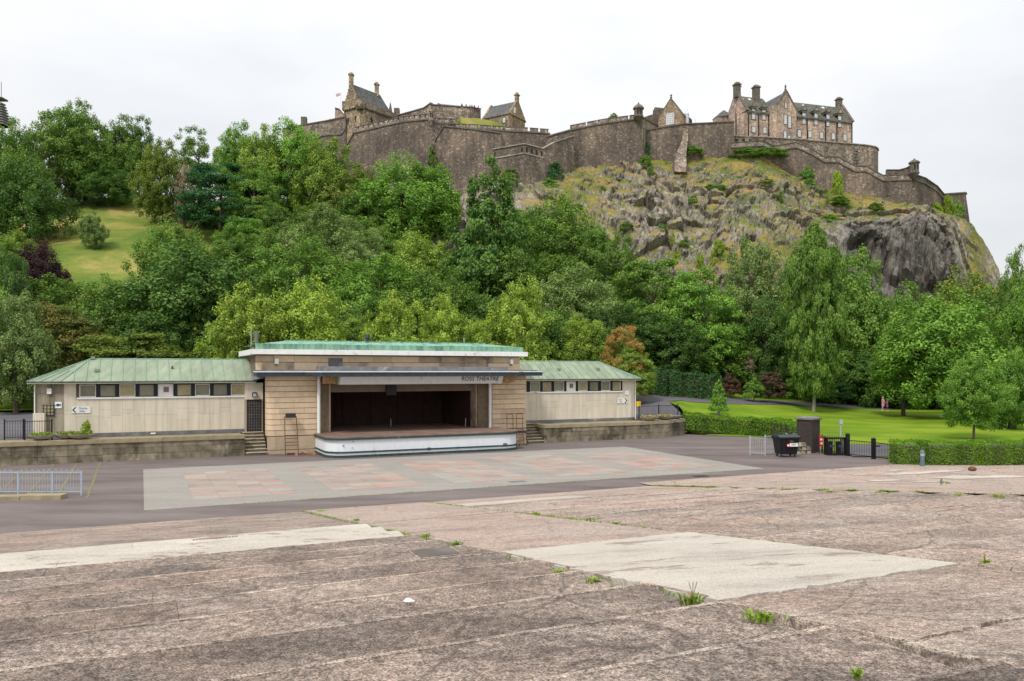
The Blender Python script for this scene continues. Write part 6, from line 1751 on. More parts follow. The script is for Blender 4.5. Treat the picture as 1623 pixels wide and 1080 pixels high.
# second bank
T(268, 350, 450, 116, 112, 'dome', 'mid', 'wide green tree below the meadow')
T(385, 347, 420, 86, 130, 'round', 'bright', 'soft green tree right of the meadow below the layered trees')
T(435, 322, 400, 70, 140, 'round', 'mid', 'rounded mid green tree between the tall bright tree and the grey-green one')
T(512, 330, 440, 150, 122, 'dome', 'grey', 'pale grey-green tree left of centre on the slope')
T(578, 365, 455, 110, 118, 'round', 'grey', 'lower grey-green tree to the right of the pale one')
T(470, 378, 480, 150, 108, 'round', 'mid', 'mid green tree under the pale grey-green tree')
T(660, 370, 450, 120, 122, 'dome', 'yellow', 'yellow-green tree under the big bright tree')
T(600, 408, 510, 170, 104, 'dome', 'bright', 'spreading green tree behind the lime trees at the stage roof')
T(700, 415, 520, 130, 103, 'round', 'mid', 'green tree left of the tall conifer at its foot')
T(775, 258, 560, 190, 122, 'cone', 'dark', 'tall ragged conifer rising in the centre up to the castle bastion', name='conifer', depth=.9)
T(745, 400, 540, 110, 118, 'cone', 'dark', 'dark shoulder of conifer growth at the left of the tall central conifer', name='conifer')
T(820, 395, 540, 120, 116, 'cone', 'mid', 'smaller conifer at the right foot of the tall central conifer', name='conifer')
T(885, 312, 470, 150, 131, 'dome', 'mid', 'broad dark-toned tree under the pale rock outcrop')
T(960, 362, 480, 96, 126, 'round', 'mid', 'tree against the rock right of the broad dark-toned tree')
T(905, 425, 560, 150, 106, 'round', 'grey', 'soft grey-green tree behind the right-hand limes')
T(1035, 412, 560, 150, 112, 'layer', 'mid', 'layered green tree below the middle of the crag')
T(1110, 425, 600, 130, 106, 'layer', 'bright', 'yellowish layered tree above the back hedge')
T(975, 480, 590, 110, 100, 'round', 'dark', 'dark tree behind the orange maple')
T(1060, 500, 600, 120, 101, 'round', 'dark', 'dark tree over the left part of the back hedge')
T(1195, 380, 560, 120, 112, 'dome', 'grey', 'grey-green willow-like tree left of the tall column-shaped tree')
T(1215, 470, 615, 90, 104, 'round', 'dark', 'dark tree behind the column-shaped tree, on its left')
T(1350, 398, 560, 130, 112, 'dome', 'mid', 'dark green tree right of the column-shaped tree')
T(1370, 470, 630, 120, 113, 'round', 'dark', 'shadowy tree hanging over the path right of the column-shaped tree')
T(1440, 450, 600, 110, 112, 'round', 'mid', 'tree below the dark cliff at right')
T(1530, 430, 560, 150, 118, 'dome', 'olive', 'yellow-olive tree below the right end of the crag')
T(1585, 440, 600, 90, 112, 'round', 'mid', 'green tree at the right under the rock end')
T(1618, 388, 540, 70, 108, 'round', 'mid', 'tree at the far right edge reaching above the skyline')
T(1290, 357, 628, 96, 92, 'column', 'mid', 'tall narrow column-shaped tree with pale trunk on the lawn', bark=M_BIRCH)
T(1502, 466, 646, 190, 88, 'dome', 'bright', 'wide spreading tree with low boughs on the right of the lawn')
T(1432, 520, 626, 96, 92, 'layer', 'mid', 'left-hand drooping bough mass of the spreading tree over the path')
T(1543, 563, 678, 92, 64, 'round', 'bright', 'small round-headed tree with bare trunk on the right of the lawn', bark=M_BARK)
T(1600, 560, 690, 90, 74, 'round', 'bright', 'rounded tree at the right edge behind the small round-headed one')
T(1630, 440, 640, 90, 84, 'round', 'bright', 'bright leafy tree cut off by the right edge of the picture')
# left bank in front
T(100, 440, 540, 160, 98, 'dome', 'mid', 'broad mid green tree in front of the wide tree at left')
T(300, 382, 560, 220, 96, 'dome', 'dark', 'large dark green tree behind the left pavilion roof')
T(25, 368, 450, 100, 114, 'round', 'yellow', 'yellow-green tree near the left edge below the dark cedar')
T(62, 380, 424, 84, 108, 'dome', 'maroon', 'maroon-leaved tree below the dark cedar', trunk=True)
T(10, 400, 560, 70, 92, 'round', 'dark', 'dark narrow tree at the left edge above the brownish one')
T(90, 482, 600, 170, 86, 'layer', 'brown', 'brown-tinged beech behind the left end of the left pavilion')
T(205, 530, 600, 190, 82, 'layer', 'olive', 'olive and bronze tree right behind the left pavilion roof')
T(175, 440, 570, 130, 94, 'dome', 'mid', 'green tree between the brown-tinged beech and the large dark tree')
T(25, 465, 635, 115, 76, 'dome', 'grey', 'grey-green tree at the left edge beside the lawn strip')
T(-30, 420, 640, 120, 80, 'round', 'mid', 'tree just past the left edge')
# the limes behind the stage
T(395, 452, 580, 138, 79, 'round', 'lime', 'lime-green tree at the left end of the stage roof')
T(490, 446, 578, 150, 82, 'dome', 'lime', 'large lime-green tree above the left half of the stage roof')
T(628, 466, 566, 122, 84, 'dome', 'lime', 'rounded lime-green tree above the middle of the stage roof')
T(705, 470, 570, 88, 88, 'round', 'lime', 'narrow lime-green tree right of the rounded one over the stage roof')
T(765, 505, 575, 80, 86, 'dome', 'lime', 'low lime-green tree between two taller ones above the stage roof')
T(828, 444, 585, 122, 87, 'round', 'lime', 'tallest lime-green tree above the right end of the stage roof')
T(920, 502, 592, 96, 90, 'dome', 'lime', 'lime-green tree above the left part of the right pavilion roof')
T(560, 500, 580, 80, 90, 'round', 'yellow', 'yellow-green tree wedged between the lime trees left of centre')
T(990, 518, 575, 72, 86, 'layer', 'orange', 'Japanese maple turning orange at the end of the right pavilion', name='maple_tree')
T(1005, 548, 612, 66, 85, 'layer', 'yellow', 'yellow-green lower boughs beside the orange maple')
# dark understorey so that the slope reads as dense wood
fr = random.Random(77)
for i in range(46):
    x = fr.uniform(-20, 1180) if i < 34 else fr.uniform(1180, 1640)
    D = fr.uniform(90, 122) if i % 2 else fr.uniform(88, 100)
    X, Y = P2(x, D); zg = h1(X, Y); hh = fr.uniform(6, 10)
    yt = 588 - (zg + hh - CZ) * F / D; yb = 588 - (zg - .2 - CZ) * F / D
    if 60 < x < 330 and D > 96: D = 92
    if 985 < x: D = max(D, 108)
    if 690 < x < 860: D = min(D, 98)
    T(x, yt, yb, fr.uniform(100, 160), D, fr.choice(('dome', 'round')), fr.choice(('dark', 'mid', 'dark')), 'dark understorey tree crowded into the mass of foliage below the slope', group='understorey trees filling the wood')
for i in range(22):
    x = fr.choice((fr.uniform(330, 860), fr.uniform(660, 1000), fr.uniform(380, 560))); D = fr.uniform(122, 148)
    if 690 < x < 870: D = fr.uniform(138, 148)
    X, Y = P2(x, D); zg = h1(X, Y); hh = fr.uniform(6, 9)
    yt = 588 - (zg + hh - CZ) * F / D; yb = 588 - (zg - .2 - CZ) * F / D
    T(x, yt, yb, fr.uniform(80, 120), D, fr.choice(('dome', 'round')), fr.choice(('mid', 'mid', 'dark')), 'mid green tree crowded into the wood high on the slope', group='upper trees filling the wood')
for i in range(16):
    x = fr.uniform(960, 1500) ; D = fr.uniform(118, 136)
    X, Y = P2(x, D); zg = h1(X, Y); hh = fr.uniform(5, 8)
    yt = 588 - (zg + hh - CZ) * F / D; yb = 588 - (zg - .2 - CZ) * F / D
    T(x, yt, yb, fr.uniform(70, 110), D, fr.choice(('dome', 'round')), fr.choice(('mid', 'grey', 'dark')), 'mid green tree crowded along the foot of the crag', group='trees filling the foot of the crag')
# shrubs on the rock and in the garden
def S(x, yt, yb, w, D, lf, label, name='shrub', depth=1.0, dz=0.0):
    tn[0] += 1
    X, Y = P2(x, D); zb = zat(yb, D)
    root = empty(name, (X, Y, zb), 0, label, 'shrub', 'shrubs')
    W_ = w / F * D / 2
    c = link('crown', CR['bush'][tn[0] % 2], root, (0, 0, -.3), tn[0] * 1.3, (W_, W_ * depth, (zat(yt, D) - zb + .3) / 2.0))
    c.material_slots[0].link = 'OBJECT'; c.material_slots[0].material = LF[lf]
    for i in range(3):
        pass
    st = MB().tube((0, 0, -.6), (0, 0, .6), .06, 6).build('stem', M_BARK, root)
    return root
S(1139, 380, 422, 27, 150, 'acid', 'vivid yellow-green bush low on the crag')
S(1073, 397, 420, 16, 151, 'acid', 'small yellow-green bush on the crag left of the vivid larger one')
S(1066, 370, 386, 9, 153, 'acid', 'tiniest yellow-green bush higher on the crag')
S(1110, 400, 424, 14, 149, 'acid', 'yellow-green bush between the vivid one and the small one')
S(1327, 272, 308, 20, 180, 'acid', 'bright narrow bush against the outer castle wall')
S(1277, 263, 300, 32, 183, 'bright', 'green bush at the foot of the zigzag wall')
S(880, 258, 284, 30, 172, 'blue', 'dark green bush at the base of the tall castle wall')
S(872, 282, 300, 30, 168, 'bright', 'green bush below the dark green one beside the pale rock')
S(1502, 310, 345, 22, 187, 'acid', 'yellow-green bush at the furthest right wall')
S(1518, 318, 345, 20, 188, 'bright', 'green bush at the foot of the furthest right wall stub')
S(1485, 322, 340, 18, 182, 'acid', 'bright bush under the steeply dropping wall')
S(1218, 234, 250, 60, 187, 'bright', 'low green bush under the zigzag wall on top of the grass')
S(1180, 236, 250, 50, 187, 'bright', 'low green patch of bush left of the wide one under the zigzag wall')
S(1100, 232, 246, 34, 186, 'bright', 'green bush right of the pale stone spur')
S(1024, 226, 246, 14, 184, 'blue', 'dark ivy bush in the corner of wall left of the long plain wall')
S(1022, 246, 262, 24, 181, 'bright', 'green bush below the dark ivy in the wall corner')
S(808, 268, 290, 34, 166, 'bright', 'green bush on the pale rock under the projecting wall')
S(685, 230, 262, 16, 177, 'mid', 'ivy bush on the seam beside the dark bastion')
S(1328, 312, 322, 40, 172, 'bright', 'low bush on the grassy shelf of the crag')
S(1310, 340, 354, 40, 164, 'bright', 'low green bush lower on the crag shelf')
S(973, 180, 189, 16, 183, 'yellow', 'bright tuft growing behind the wide merlons')
S(1157, 592, 622, 38, 98, 'red', 'dark reddish shrub right of the back hedge')
S(1222, 590, 625, 46, 97, 'red', 'red-leaved shrub behind the column-shaped tree')
S(1195, 600, 628, 34, 96, 'mid', 'green shrub between the two reddish shrubs')
S(1262, 600, 628, 50, 97, 'bright', 'fresh green shrub right of the red-leaved shrub')
S(1320, 602, 628, 60, 99, 'laurel', 'dark glossy shrub under the shadowy trees')
S(1187, 560, 582, 22, 103, 'pinkb', 'pinkish flowering shrub in the dark wood')
fb = random.Random(5)
for i in range(16):
    x = fb.uniform(880, 1420); D = fb.uniform(152, 180)
    if x > 1290 and D < 170: continue
    X_, Y_ = P2(x, D); z_ = h1(X_, Y_); yb = 588 - (z_ - CZ) * F / D
    h_ = fb.uniform(5, 11)
    b_ = S(x, yb - h_, yb + 2, fb.uniform(10, 26), D - 1.0, fb.choice(('bright', 'mid', 'yellow')), 'small green bush rooted on the open face of the crag')
    b_['group'] = 'small bushes scattered on the open crag'
# garden hedges
def hedge(name, pts, h, depth, lf, label, nper=420, size=.06, wob=.08):
    """pts: plan polyline (world x, y) of the front foot"""
    r = np.random.default_rng(len(label))
    root = empty(name, (pts[0][0], pts[0][1], h1(*pts[0])), 0, label, 'hedge', 'clipped hedges')
    PP, NN_ = [], []
    ox, oy, oz = root.location
    core = MB()
    for p, q in zip(pts, pts[1:]):
        L = math.dist(p, q); ux, uy = (q[0] - p[0]) / L, (q[1] - p[1]) / L; nx, ny = -uy, ux
        if ny < 0: nx, ny = -nx, -ny
        z0, z1 = h1(*p) - oz, h1(*q) - oz
        for (cnt, face) in ((int(L * h * nper), 0), (int(L * depth * nper), 1), (int(L * h * nper * .25), 2)):
            s = r.uniform(0, L, cnt); k = r.uniform(0, 1, cnt)
            wv = wob * np.sin(s * 2.1) + wob * np.sin(s * 5.3 + 1) + r.normal(0, .05, cnt)
            zz = z0 + (z1 - z0) * s / L
            if face == 0: d, z_, n_ = -wv, k * h + .03, (-nx, -ny, .3)
            elif face == 1: d, z_, n_ = k * depth, h + wv * .8, (0, 0, 1)
            else: d, z_, n_ = depth + wv, k * h, (nx, ny, .3)
            PP.append(np.stack([p[0] + ux * s + nx * d - ox, p[1] + uy * s + ny * d - oy, zz + z_], 1)); NN_.append(np.tile(n_, (cnt, 1)))
        for e_, (cx0, cy0) in ((0, p), (1, q)):
            cnt = int(depth * h * nper); k = r.uniform(0, 1, cnt); d = r.uniform(0, depth, cnt)
            sg_ = -1 if e_ == 0 else 1; wv = r.normal(0, .05, cnt)
            PP.append(np.stack([cx0 + nx * d + ux * wv - ox, cy0 + ny * d + uy * wv - oy, (z1 if e_ else z0) + k * h], 1)); NN_.append(np.tile((ux * sg_, uy * sg_, .2), (cnt, 1)))
        g_ = min(.38, depth * .16)
        core.hexa([(p[0] + nx * g_ - ox, p[1] + ny * g_ - oy, z0 - .1), (q[0] + nx * g_ - ox, q[1] + ny * g_ - oy, z1 - .1), (q[0] + nx * (depth - g_) - ox, q[1] + ny * (depth - g_) - oy, z1 - .1), (p[0] + nx * (depth - g_) - ox, p[1] + ny * (depth - g_) - oy, z0 - .1)],
                  [(p[0] + nx * g_ - ox, p[1] + ny * g_ - oy, z0 + h - g_), (q[0] + nx * g_ - ox, q[1] + ny * g_ - oy, z1 + h - g_), (q[0] + nx * (depth - g_) - ox, q[1] + ny * (depth - g_) - oy, z1 + h - g_), (p[0] + nx * (depth - g_) - ox, p[1] + ny * (depth - g_) - oy, z0 + h - g_)])
    PP, NN_ = np.concatenate(PP), np.concatenate(NN_)
    me = leafmesh('foliage', PP, NN_.astype(float), size, np.clip(r.uniform(0, 1, len(PP)) * .7 + .3 * (np.sin(PP[:, 0] * 3) * .5 + .5), 0, 1), rng=r, jitter=.6)
    me.materials.append(LF[lf]); link('foliage', me, root)
    core.build('branches', M_SOIL, root)
    return root
hedge('hedge', [P2(1086, 70), P2(1160, 69.5), P2(1245, 66.5), P2(1284, 60.5)], 1.45, 1.5, 'hedge', 'long clipped hedge from the retaining wall to the dark brick pillar', nper=420, size=.055, wob=.06)
hedge('hedge', [P2(1421, 47.3), P2(1470, 47.0), P2(1560, 46.8), P2(1720, 47.5)], 1.32, 1.6, 'hedge', 'clipped hedge at the right behind the blue-grey bollard', nper=700, size=.036, wob=.06)
hedge('hedge', [P2(1004, 91), P2(1060, 92), P2(1143, 93)], 2.9, 2.0, 'laurel', 'tall dark glossy hedge behind the end of the right pavilion', nper=170, size=.10, wob=.2)
hedge('hedge', [P2(-30, 106), P2(70, 104), P2(200, 104)], 2.4, 3.0, 'laurel', 'dark hedge in shade behind the lawn strip at far left', nper=40, size=.18, wob=.2)
# sapling on the lawn
sp = empty('sapling', (*P2(1139, 80), h1(*P2(1139, 80))), 0, 'slender young tree standing behind the long clipped hedge', 'tree', 'trees in the gardens and on the castle slope')
c = link('crown', CR['cone'][0], sp, (0, 0, .5), 0, (1.05, 1.05, 1.55)); c.material_slots[0].link = 'OBJECT'; c.material_slots[0].material = LF['bright']
MB().tube((0, 0, -.2), (0, 0, 3.0), .05, 6, .02).build('trunk', M_BIRCH, sp)
MB().tube((0, 0, 0), (0, 0, .5), .14, 8).build('tree_guard', M_LEAD, sp)

# ------------------------------------------------------------------ railings and gate
def bar_rail(name, p, q, h, spacing, mat, label, posts=2, hoop=False, r=.012, zl=.12, z=0.0, toprail=True, cat='railing', postr=.035, group='railings', hb=.04, ph=.12):
    L = math.dist(p, q); a = math.atan2(q[1] - p[1], q[0] - p[0])
    root = empty(name, (p[0], p[1], z), a, label, cat, group)
    MB().box(0, L, -.018, .018, h - .03, h + .01).build('top_rail', mat, root)
    MB().box(0, L, -.018, .018, zl, zl + .035).build('bottom_rail', mat, root)
    for i in range(posts):
        x = i * L / (posts - 1)
        MB().box(x - postr, x + postr, -postr, postr, -.02, h + ph).build('post', mat, root)
    n = int(L / spacing)
    if hoop:
        b = MB(); w = spacing * 1.0
        pts = [(0, 0, zl)] + [(w / 2 - w / 2 * math.cos(t), 0, h + hb + w / 2 * math.sin(t)) for t in np.linspace(0, math.pi, 7)] + [(w, 0, zl)]
        b.path(pts, r, 5); me = b.mesh('hoop_bar', mat)
        for i in range(n // 2): link('hoop_bar', me, root, (i * 2 * spacing + spacing * .5, 0, 0))
    else:
        me = MB().tube((0, 0, zl * .6), (0, 0, h + hb), r, 6).mesh('bar', mat)
        for i in range(1, n): link('bar', me, root, (i * L / n, 0, 0))
    return root
w2 = lambda m, n: W(m, n)[:2]
# pale blue hoop-topped railing by the bay kerbs at left
prev = -9.5
fp_ = [(-7.9, 42.9), (-6.3, 42.1), (-4.97, 41.44), (-3.59, 40.8), (-2.42, 40.25)]
lab = ['pale blue hoop-topped railing panel cut off by the left edge', 'pale blue hoop-topped railing panel second from the left edge', 'middle panel of the pale blue hoop-topped railing', 'right-hand panel of the pale blue hoop-topped railing, at the kerb end']
for i in range(4):
    bar_rail('railing', w2(*fp_[i]), w2(*fp_[i + 1]), 1.02, .125, M_PALEBLUE, lab[i], hoop=True, r=.010, z=.06, postr=.03, ph=.06, zl=.14)
for i in range(5):
    p0, p1 = (-9.5 + i * 1.6, 42.2 - i * .62), (-9.5 + (i + 1) * 1.6 - .03, 42.2 - (i + 1) * .62 + .02)
    if p1[0] > -1.6: break
    L = math.dist(p0, p1)
    k_ = MB().box(0, L, -.16, .5, -.02, .16 + .03 * (i % 2)).build('kerb_stone', M_MOSSCAP, None, (*W(*p0)[:2], 0), RZ + math.atan2(p1[1] - p0[1], p1[0] - p0[0]))
    tag(k_, ['low mossy kerb stone cut off by the left edge', 'low mossy kerb stone nearest the left edge', 'low mossy kerb stone under the middle railing panel', 'low mossy kerb stone under the right railing panel', 'last low mossy kerb stone at the open end'][i], 'kerb stone', 'kerb stones under the pale blue railing')
for i, (pa, pb) in enumerate((((-2.16, 39.4), (-2.28, 54.6)), ((-3.42, 40.13), (-3.54, 54.8)), ((-4.68, 40.5), (-4.76, 54.8)), ((-5.95, 41.2), (-6.0, 54.8)), ((-7.3, 42), (-7.3, 54.8)))):
    rr_ = random.Random(i); b = MB()
    poly = jag((pa[0] - .05, pa[1]), (pb[0] - .03, pb[1]), .03, .3) + [(pb[0] - .03, pb[1]), (pb[0] + .05, pb[1])] + jag((pb[0] + .05, pb[1]), (pa[0] + .06, pa[1]), .03, .3)
    b.prism(poly, -.01, .012)
    o = b.build('moss_line', M_MOSS, None, (0, 0, 0), RZ); tag(o, kind='structure'); o['label'] = 'narrow mossy joint across the asphalt bay at left'
# black railings behind left end
bar_rail('railing', w2(-7.6, 57.3), w2(-6.6, 57.2), 1.15, .13, M_BLACK, 'short black bar railing at the left end of the upper walk', z=1.37)
bar_rail('railing', w2(-6.45, 56.6), w2(-5.0, 56.4), 1.15, .13, M_BLACK, 'black bar railing in front of the cream cabinet at the left pavilion', z=1.37)
# railing at the right end
bar_rail('railing', w2(38.9, 57.5), w2(43.3, 57.9), 1.25, .13, M_DKMETAL, 'dark bar railing beside the yellow box at the right pavilion end', z=1.3, posts=3)
# galvanised railings by the bin
bar_rail('railing', P2(1189, 53.0), P2(1213, 52.6), 1.15, .12, M_GALV, 'galvanised bar railing panel left of the black wheeled bin', r=.012)
bar_rail('railing', P2(1213, 52.6), P2(1278, 55.5), 1.25, .14, M_GALV, 'galvanised bar railing running behind the black wheeled bin to the pillar', r=.012, posts=3)
# gate
bar_rail('gate', P2(1344, 52.2), P2(1384, 50.6), 1.05, .12, M_BLACK, 'left leaf of the black bar gate between the posts', cat='gate', group='black bar gates', ph=.0)
bar_rail('gate', P2(1385, 50.5), P2(1419, 48.8), 1.05, .12, M_BLACK, 'right leaf of the black bar gate beside the clipped hedge', cat='gate', group='black bar gates', ph=.0)
for x, D, l, h in ((1343.5, 52.3, 'thick black gate post nearest the slatted litter bin', 1.45), (1384.5, 50.5, 'black gate post with latch in the middle of the bar gate', 1.3)):
    g_ = empty('gate_post', (*P2(x, D), 0), 0, l, 'gate post', 'black gate posts')
    MB().box(-.11, .11, -.11, .11, 0, h).build('post', M_BLACK, g_)
    MB().hexa([(-.13, -.13, h), (.13, -.13, h), (.13, .13, h), (-.13, .13, h)], [(-.02, -.02, h + .06), (.02, -.02, h + .06), (.02, .02, h + .06), (-.02, .02, h + .06)]).build('cap', M_BLACK, g_)
    if h < 1.4: MB().box(.1, .42, -.05, .02, .78, .86).build('latch', M_BLACK, g_)
bar_rail('railing', P2(1303, 54.5), P2(1343, 53.0), 1.1, .13, M_BLACK, 'short black spiked railing behind the slatted litter bin', hb=.12)

# ------------------------------------------------------------------ street furniture
# brick pillar
pm = P2(1281, 54.8)
pl_ = empty('brick_pillar', (*pm, 0), math.radians(42), 'dark brick pillar with flat stone cap beside the wheeled bin', 'pillar')
b = MB(); gb = random.Random(4)
for c_ in range(30):
    z0 = c_ * .075
    for side in range(4):
        n_ = 5; off = .12 if c_ % 2 else 0
        for j in range(-1, n_ + 1):
            u0, u1 = max(-.55, -.55 + j * .225 + off), min(.55, -.55 + (j + 1) * .225 + off - .012)
            if u1 - u0 < .03: continue
            e_ = .57 + gb.uniform(-.004, .004)
            if side == 0: b.box(u0, u1, -e_, -.48, z0, z0 + .064)
            elif side == 1: b.box(u0, u1, .48, e_, z0, z0 + .064)
            elif side == 2: b.box(-e_, -.48, u0, u1, z0, z0 + .064)
            else: b.box(.48, e_, u0, u1, z0, z0 + .064)
tag(b.build('bricks', M_BRICK, pl_), kind='stuff')
MB().box(-.54, .54, -.54, .54, 0, 2.24).build('mortar_core', M_JOINT, pl_)
MB().box(-.66, .66, -.66, .66, 2.25, 2.36).build('cap', M_COPE, pl_)
MB().hexa([(-.64, -.64, 2.36), (.64, -.64, 2.36), (.64, .64, 2.36), (-.64, .64, 2.36)], [(-.3, -.3, 2.46), (.3, -.3, 2.46), (.3, .3, 2.46), (-.3, .3, 2.46)]).build('cap_top', M_LEAD, pl_)
# rubble wall stub beside pillar
rb = empty('rubble_wall', (*P2(1268, 53.6), 0), .3, 'broken low wall of pale rough stones between the bin and the pillar', 'wall')
gb = random.Random(9)
for r_ in range(3):
    for j in range(4 - r_ // 2):
        x_ = -.6 + j * .38 + gb.uniform(-.04, .04); z_ = r_ * .26
        b = MB(); w_ = gb.uniform(.15, .2)
        b.hexa([(x_ - w_, -.22, z_), (x_ + w_, -.24, z_), (x_ + w_, .2, z_), (x_ - w_, .2, z_)], [(x_ - w_ * .8, -.17, z_ + .25), (x_ + w_ * .85, -.18, z_ + .24), (x_ + w_ * .8, .16, z_ + .25), (x_ - w_ * .8, .16, z_ + .25)])
        b.build('stone', M_COPEL if (j + r_) % 2 else M_RETAIN, rb)
# wheeled bin
bn = empty('wheeled_bin', (*P2(1245.5, 51.9), 0), math.radians(8), 'large black four-wheeled waste bin with stickers beside the galvanised railing', 'bin')
body = MB().hexa([(-.56, -.40, .20), (.56, -.40, .20), (.56, .40, .20), (-.56, .40, .20)], [(-.68, -.50, 1.22), (.68, -.50, 1.22), (.68, .50, 1.22), (-.68, .50, 1.22)]).build('body', M_BLACK, bn)
for x_ in (-.42, -.14, .14, .42):
    MB().hexa([(x_ - .03, -.44, .24), (x_ + .03, -.44, .24), (x_ + .03, -.38, .24), (x_ - .03, -.38, .24)], [(x_ * 1.2 - .03, -.535, 1.15), (x_ * 1.2 + .03, -.535, 1.15), (x_ * 1.2 + .03, -.46, 1.15), (x_ * 1.2 - .03, -.46, 1.15)]).build('rib', M_BLACK, body)
MB().box(-.73, .73, -.55, .55, 1.22, 1.30).build('rim', M_BLACK, bn)
lid = MB(); prof = [(-.56, 1.30), (-.45, 1.38), (-.15, 1.43), (.2, 1.43), (.5, 1.36), (.56, 1.30)]
k_ = len(prof); lid.add([(-.71, y_, z_) for y_, z_ in prof] + [(.71, y_, z_) for y_, z_ in prof], [tuple(range(k_)), tuple(range(2 * k_ - 1, k_ - 1, -1))] + [(i, k_ + i, k_ + (i + 1) % k_, (i + 1) % k_) for i in range(k_)])
M_LID = simple('black_lid_sheen', (0.03, 0.045, 0.045), 0.3, var=.3)
ld_ = lid.build('lid', M_LID, bn)
for x_ in (-.45, 0, .45): MB().box(x_ - .08, x_ + .08, .1, .3, 1.43, 1.48).build('lid_rib', M_LID, ld_)
for x_ in (-.46, .46):
    for y_ in (-.3, .3):
        w_ = empty('wheel', (x_, y_, .1), 0, parent=bn)
        MB().tube((-.03, 0, 0), (.03, 0, 0), .1, 12).build('tyre', M_DKMETAL, w_)
        MB().box(-.05, .05, -.05, .05, .04, .12).build('fork', M_GALV, w_)
st = MB().box(.0, .56, -.545, -.515, .70, .92).build('sticker', M_WHITE, bn)
text('DRY', .17, M_BLACK, st, (.12, -.547, .735), (math.radians(90), 0, 0), ext=.003)
MB().lathe([(.11, -.01), (.11, .01)], 14).build('round_sticker', M_RED, bn, (-.1, -.52, .78)).rotation_euler[0] = math.radians(86)
MB().lathe([(.07, -.015), (.07, .015)], 14).build('round_sticker', M_WHITE, bn, (-.1, -.522, .78)).rotation_euler[0] = math.radians(86)
MB().box(.0, .22, -.55, -.52, .98, 1.1).build('label_plate', M_RUST, bn)
# slatted litter bin
lb_ = empty('litter_bin', (*P2(1322, 52.9), 0), 0, 'black slatted double litter bin cage beside the gate', 'bin')
for i in range(9): 
    MB().box(-.56 + i * .135, -.52 + i * .135, -.35, -.31, .05, 1.1).build('slat', M_BLACK, lb_)
for i in range(6):
    MB().box(-.57, -.53, -.33 + i * .12, -.29 + i * .12, .05, 1.1).build('slat', M_BLACK, lb_)
MB().box(-.6, .6, -.38, .36, 1.08, 1.18).build('top', M_BLACK, lb_)
MB().box(-.58, .58, -.36, .34, .02, .10).build('base', M_BLACK, lb_)
for x_ in (-.28, .28): MB().lathe([(.17, .12), (.19, .9)], 12, x_, 0).build('liner', M_DKMETAL, lb_)
for x_ in (-.28, .28): MB().box(x_ - .13, x_ + .13, -.37, -.352, .55, .68).build('plate', M_NAVYC, lb_)
MB().box(.5, .62, -.38, -.28, 0, 1.2).build('corner_post', M_BLACK, lb_)
# red sign leaning by the pillar
rsn = empty('danger_sign', (*P2(1301.5, 54.0), .45), math.radians(20), 'small red and white sign standing at the foot of the brick pillar', 'sign')
MB().box(-.17, .17, -.02, 0, .0, .75).build('board', M_RED, rsn)
MB().box(-.10, .08, -.025, -.021, .42, .55).build('panel', M_WHITE, rsn); MB().box(-.08, .10, -.025, -.021, .15, .30).build('panel', M_WHITE, rsn)
for x_ in (-.14, .14): MB().box(x_ - .02, x_ + .02, 0, .04, -.45, .05).build('leg', M_DKMETAL, rsn)
# galvanised post with cap on the lawn edge
ps = empty('lamp_post', (*P2(1332.5, 53.4), 0), 0, 'slim grey post with small square head behind the litter bin', 'post')
MB().tube((0, 0, 0), (0, 0, 2.05), .05, 10).build('post', M_GALV, ps)
MB().box(-.10, .10, -.08, .08, 2.02, 2.30).build('head', M_GALV, ps)
MB().tube((.13, 0, 0), (.13, 0, 1.1), .04, 8).build('stub_post', M_GALV, ps)
# bollard
bo = empty('bollard', (*P2(1462, 46.4), 0.02), 0, 'blue-grey cylindrical bollard in front of the right hedge', 'bollard')
M_BOLL = simple('blue_grey_bollard', (0.12, 0.16, 0.21), .5, var=.15)
MB().lathe([(.12, 0), (.12, .62)], 16).build('shaft', M_BOLL, bo)
MB().lathe([(.125, .62), (.125, .76)], 16).build('band', M_GALV, bo)
MB().lathe([(.13, .76), (.13, .82), (.10, .91), (.04, .95)], 16).build('head', M_BOLL, bo)
# brown ball-like block on apron
p = on_ground(1541, 739)
bl = MB().lathe([(.13, 0), (.20, .05), (.21, .14), (.15, .21), (.05, .23)], 9).build('stone_block', M_RUST, None, (p[0] * .9, p[1] * .9, .3)); tag(bl, 'squat brown stone lump on the concrete in front of the right hedge', 'stone')
# planters
def planter(m, n, r_, label, plants, lf='weed', z=1.38, group='bowl planters'):
    root = empty('planter', W(m, n, z), RZ, label, 'planter', group)
    MB().lathe([(r_ * .35, 0), (r_ * .8, .12), (r_, .28), (r_ * 1.02, .32), (r_ * .92, .32), (r_ * .8, .26)], 20).build('bowl', M_COPEL, root)
    MB().lathe([(r_ * .88, .25), (r_ * .88, .285)], 18).build('soil', M_SOIL, root)
    if plants:
        k_ = 260; rg = np.random.default_rng(int(m * 10 + 100))
        q = np.sqrt(rg.uniform(0, 1, k_)) * r_ * .85; a_ = rg.uniform(0, 6.28, k_)
        P = np.stack([q * np.cos(a_), q * np.sin(a_), .3 + rg.uniform(0, .16, k_)], 1)
        me = leafmesh('plants', P, np.tile((0, 0, 1.0), (k_, 1)), .07, rg.uniform(0, 1, k_), rng=rg, jitter=.8); me.materials.append(LF[lf]); link('plants', me, root)
    return root
planter(-5.5, 55.9, .72, 'wide stone bowl planter at the left end of the upper walk', True, 'weed')
planter(-4.15, 56.15, .70, 'middle stone bowl planter with low green plants on the left walk', True, 'weed')
planter(-3.35, 55.65, .74, 'stone bowl planter holding the small round conifer', True, 'weed')
cf = empty('dwarf_conifer', W(-3.1, 55.7, 1.66), 0, 'small yellow-green dwarf conifer growing in a bowl planter', 'shrub')
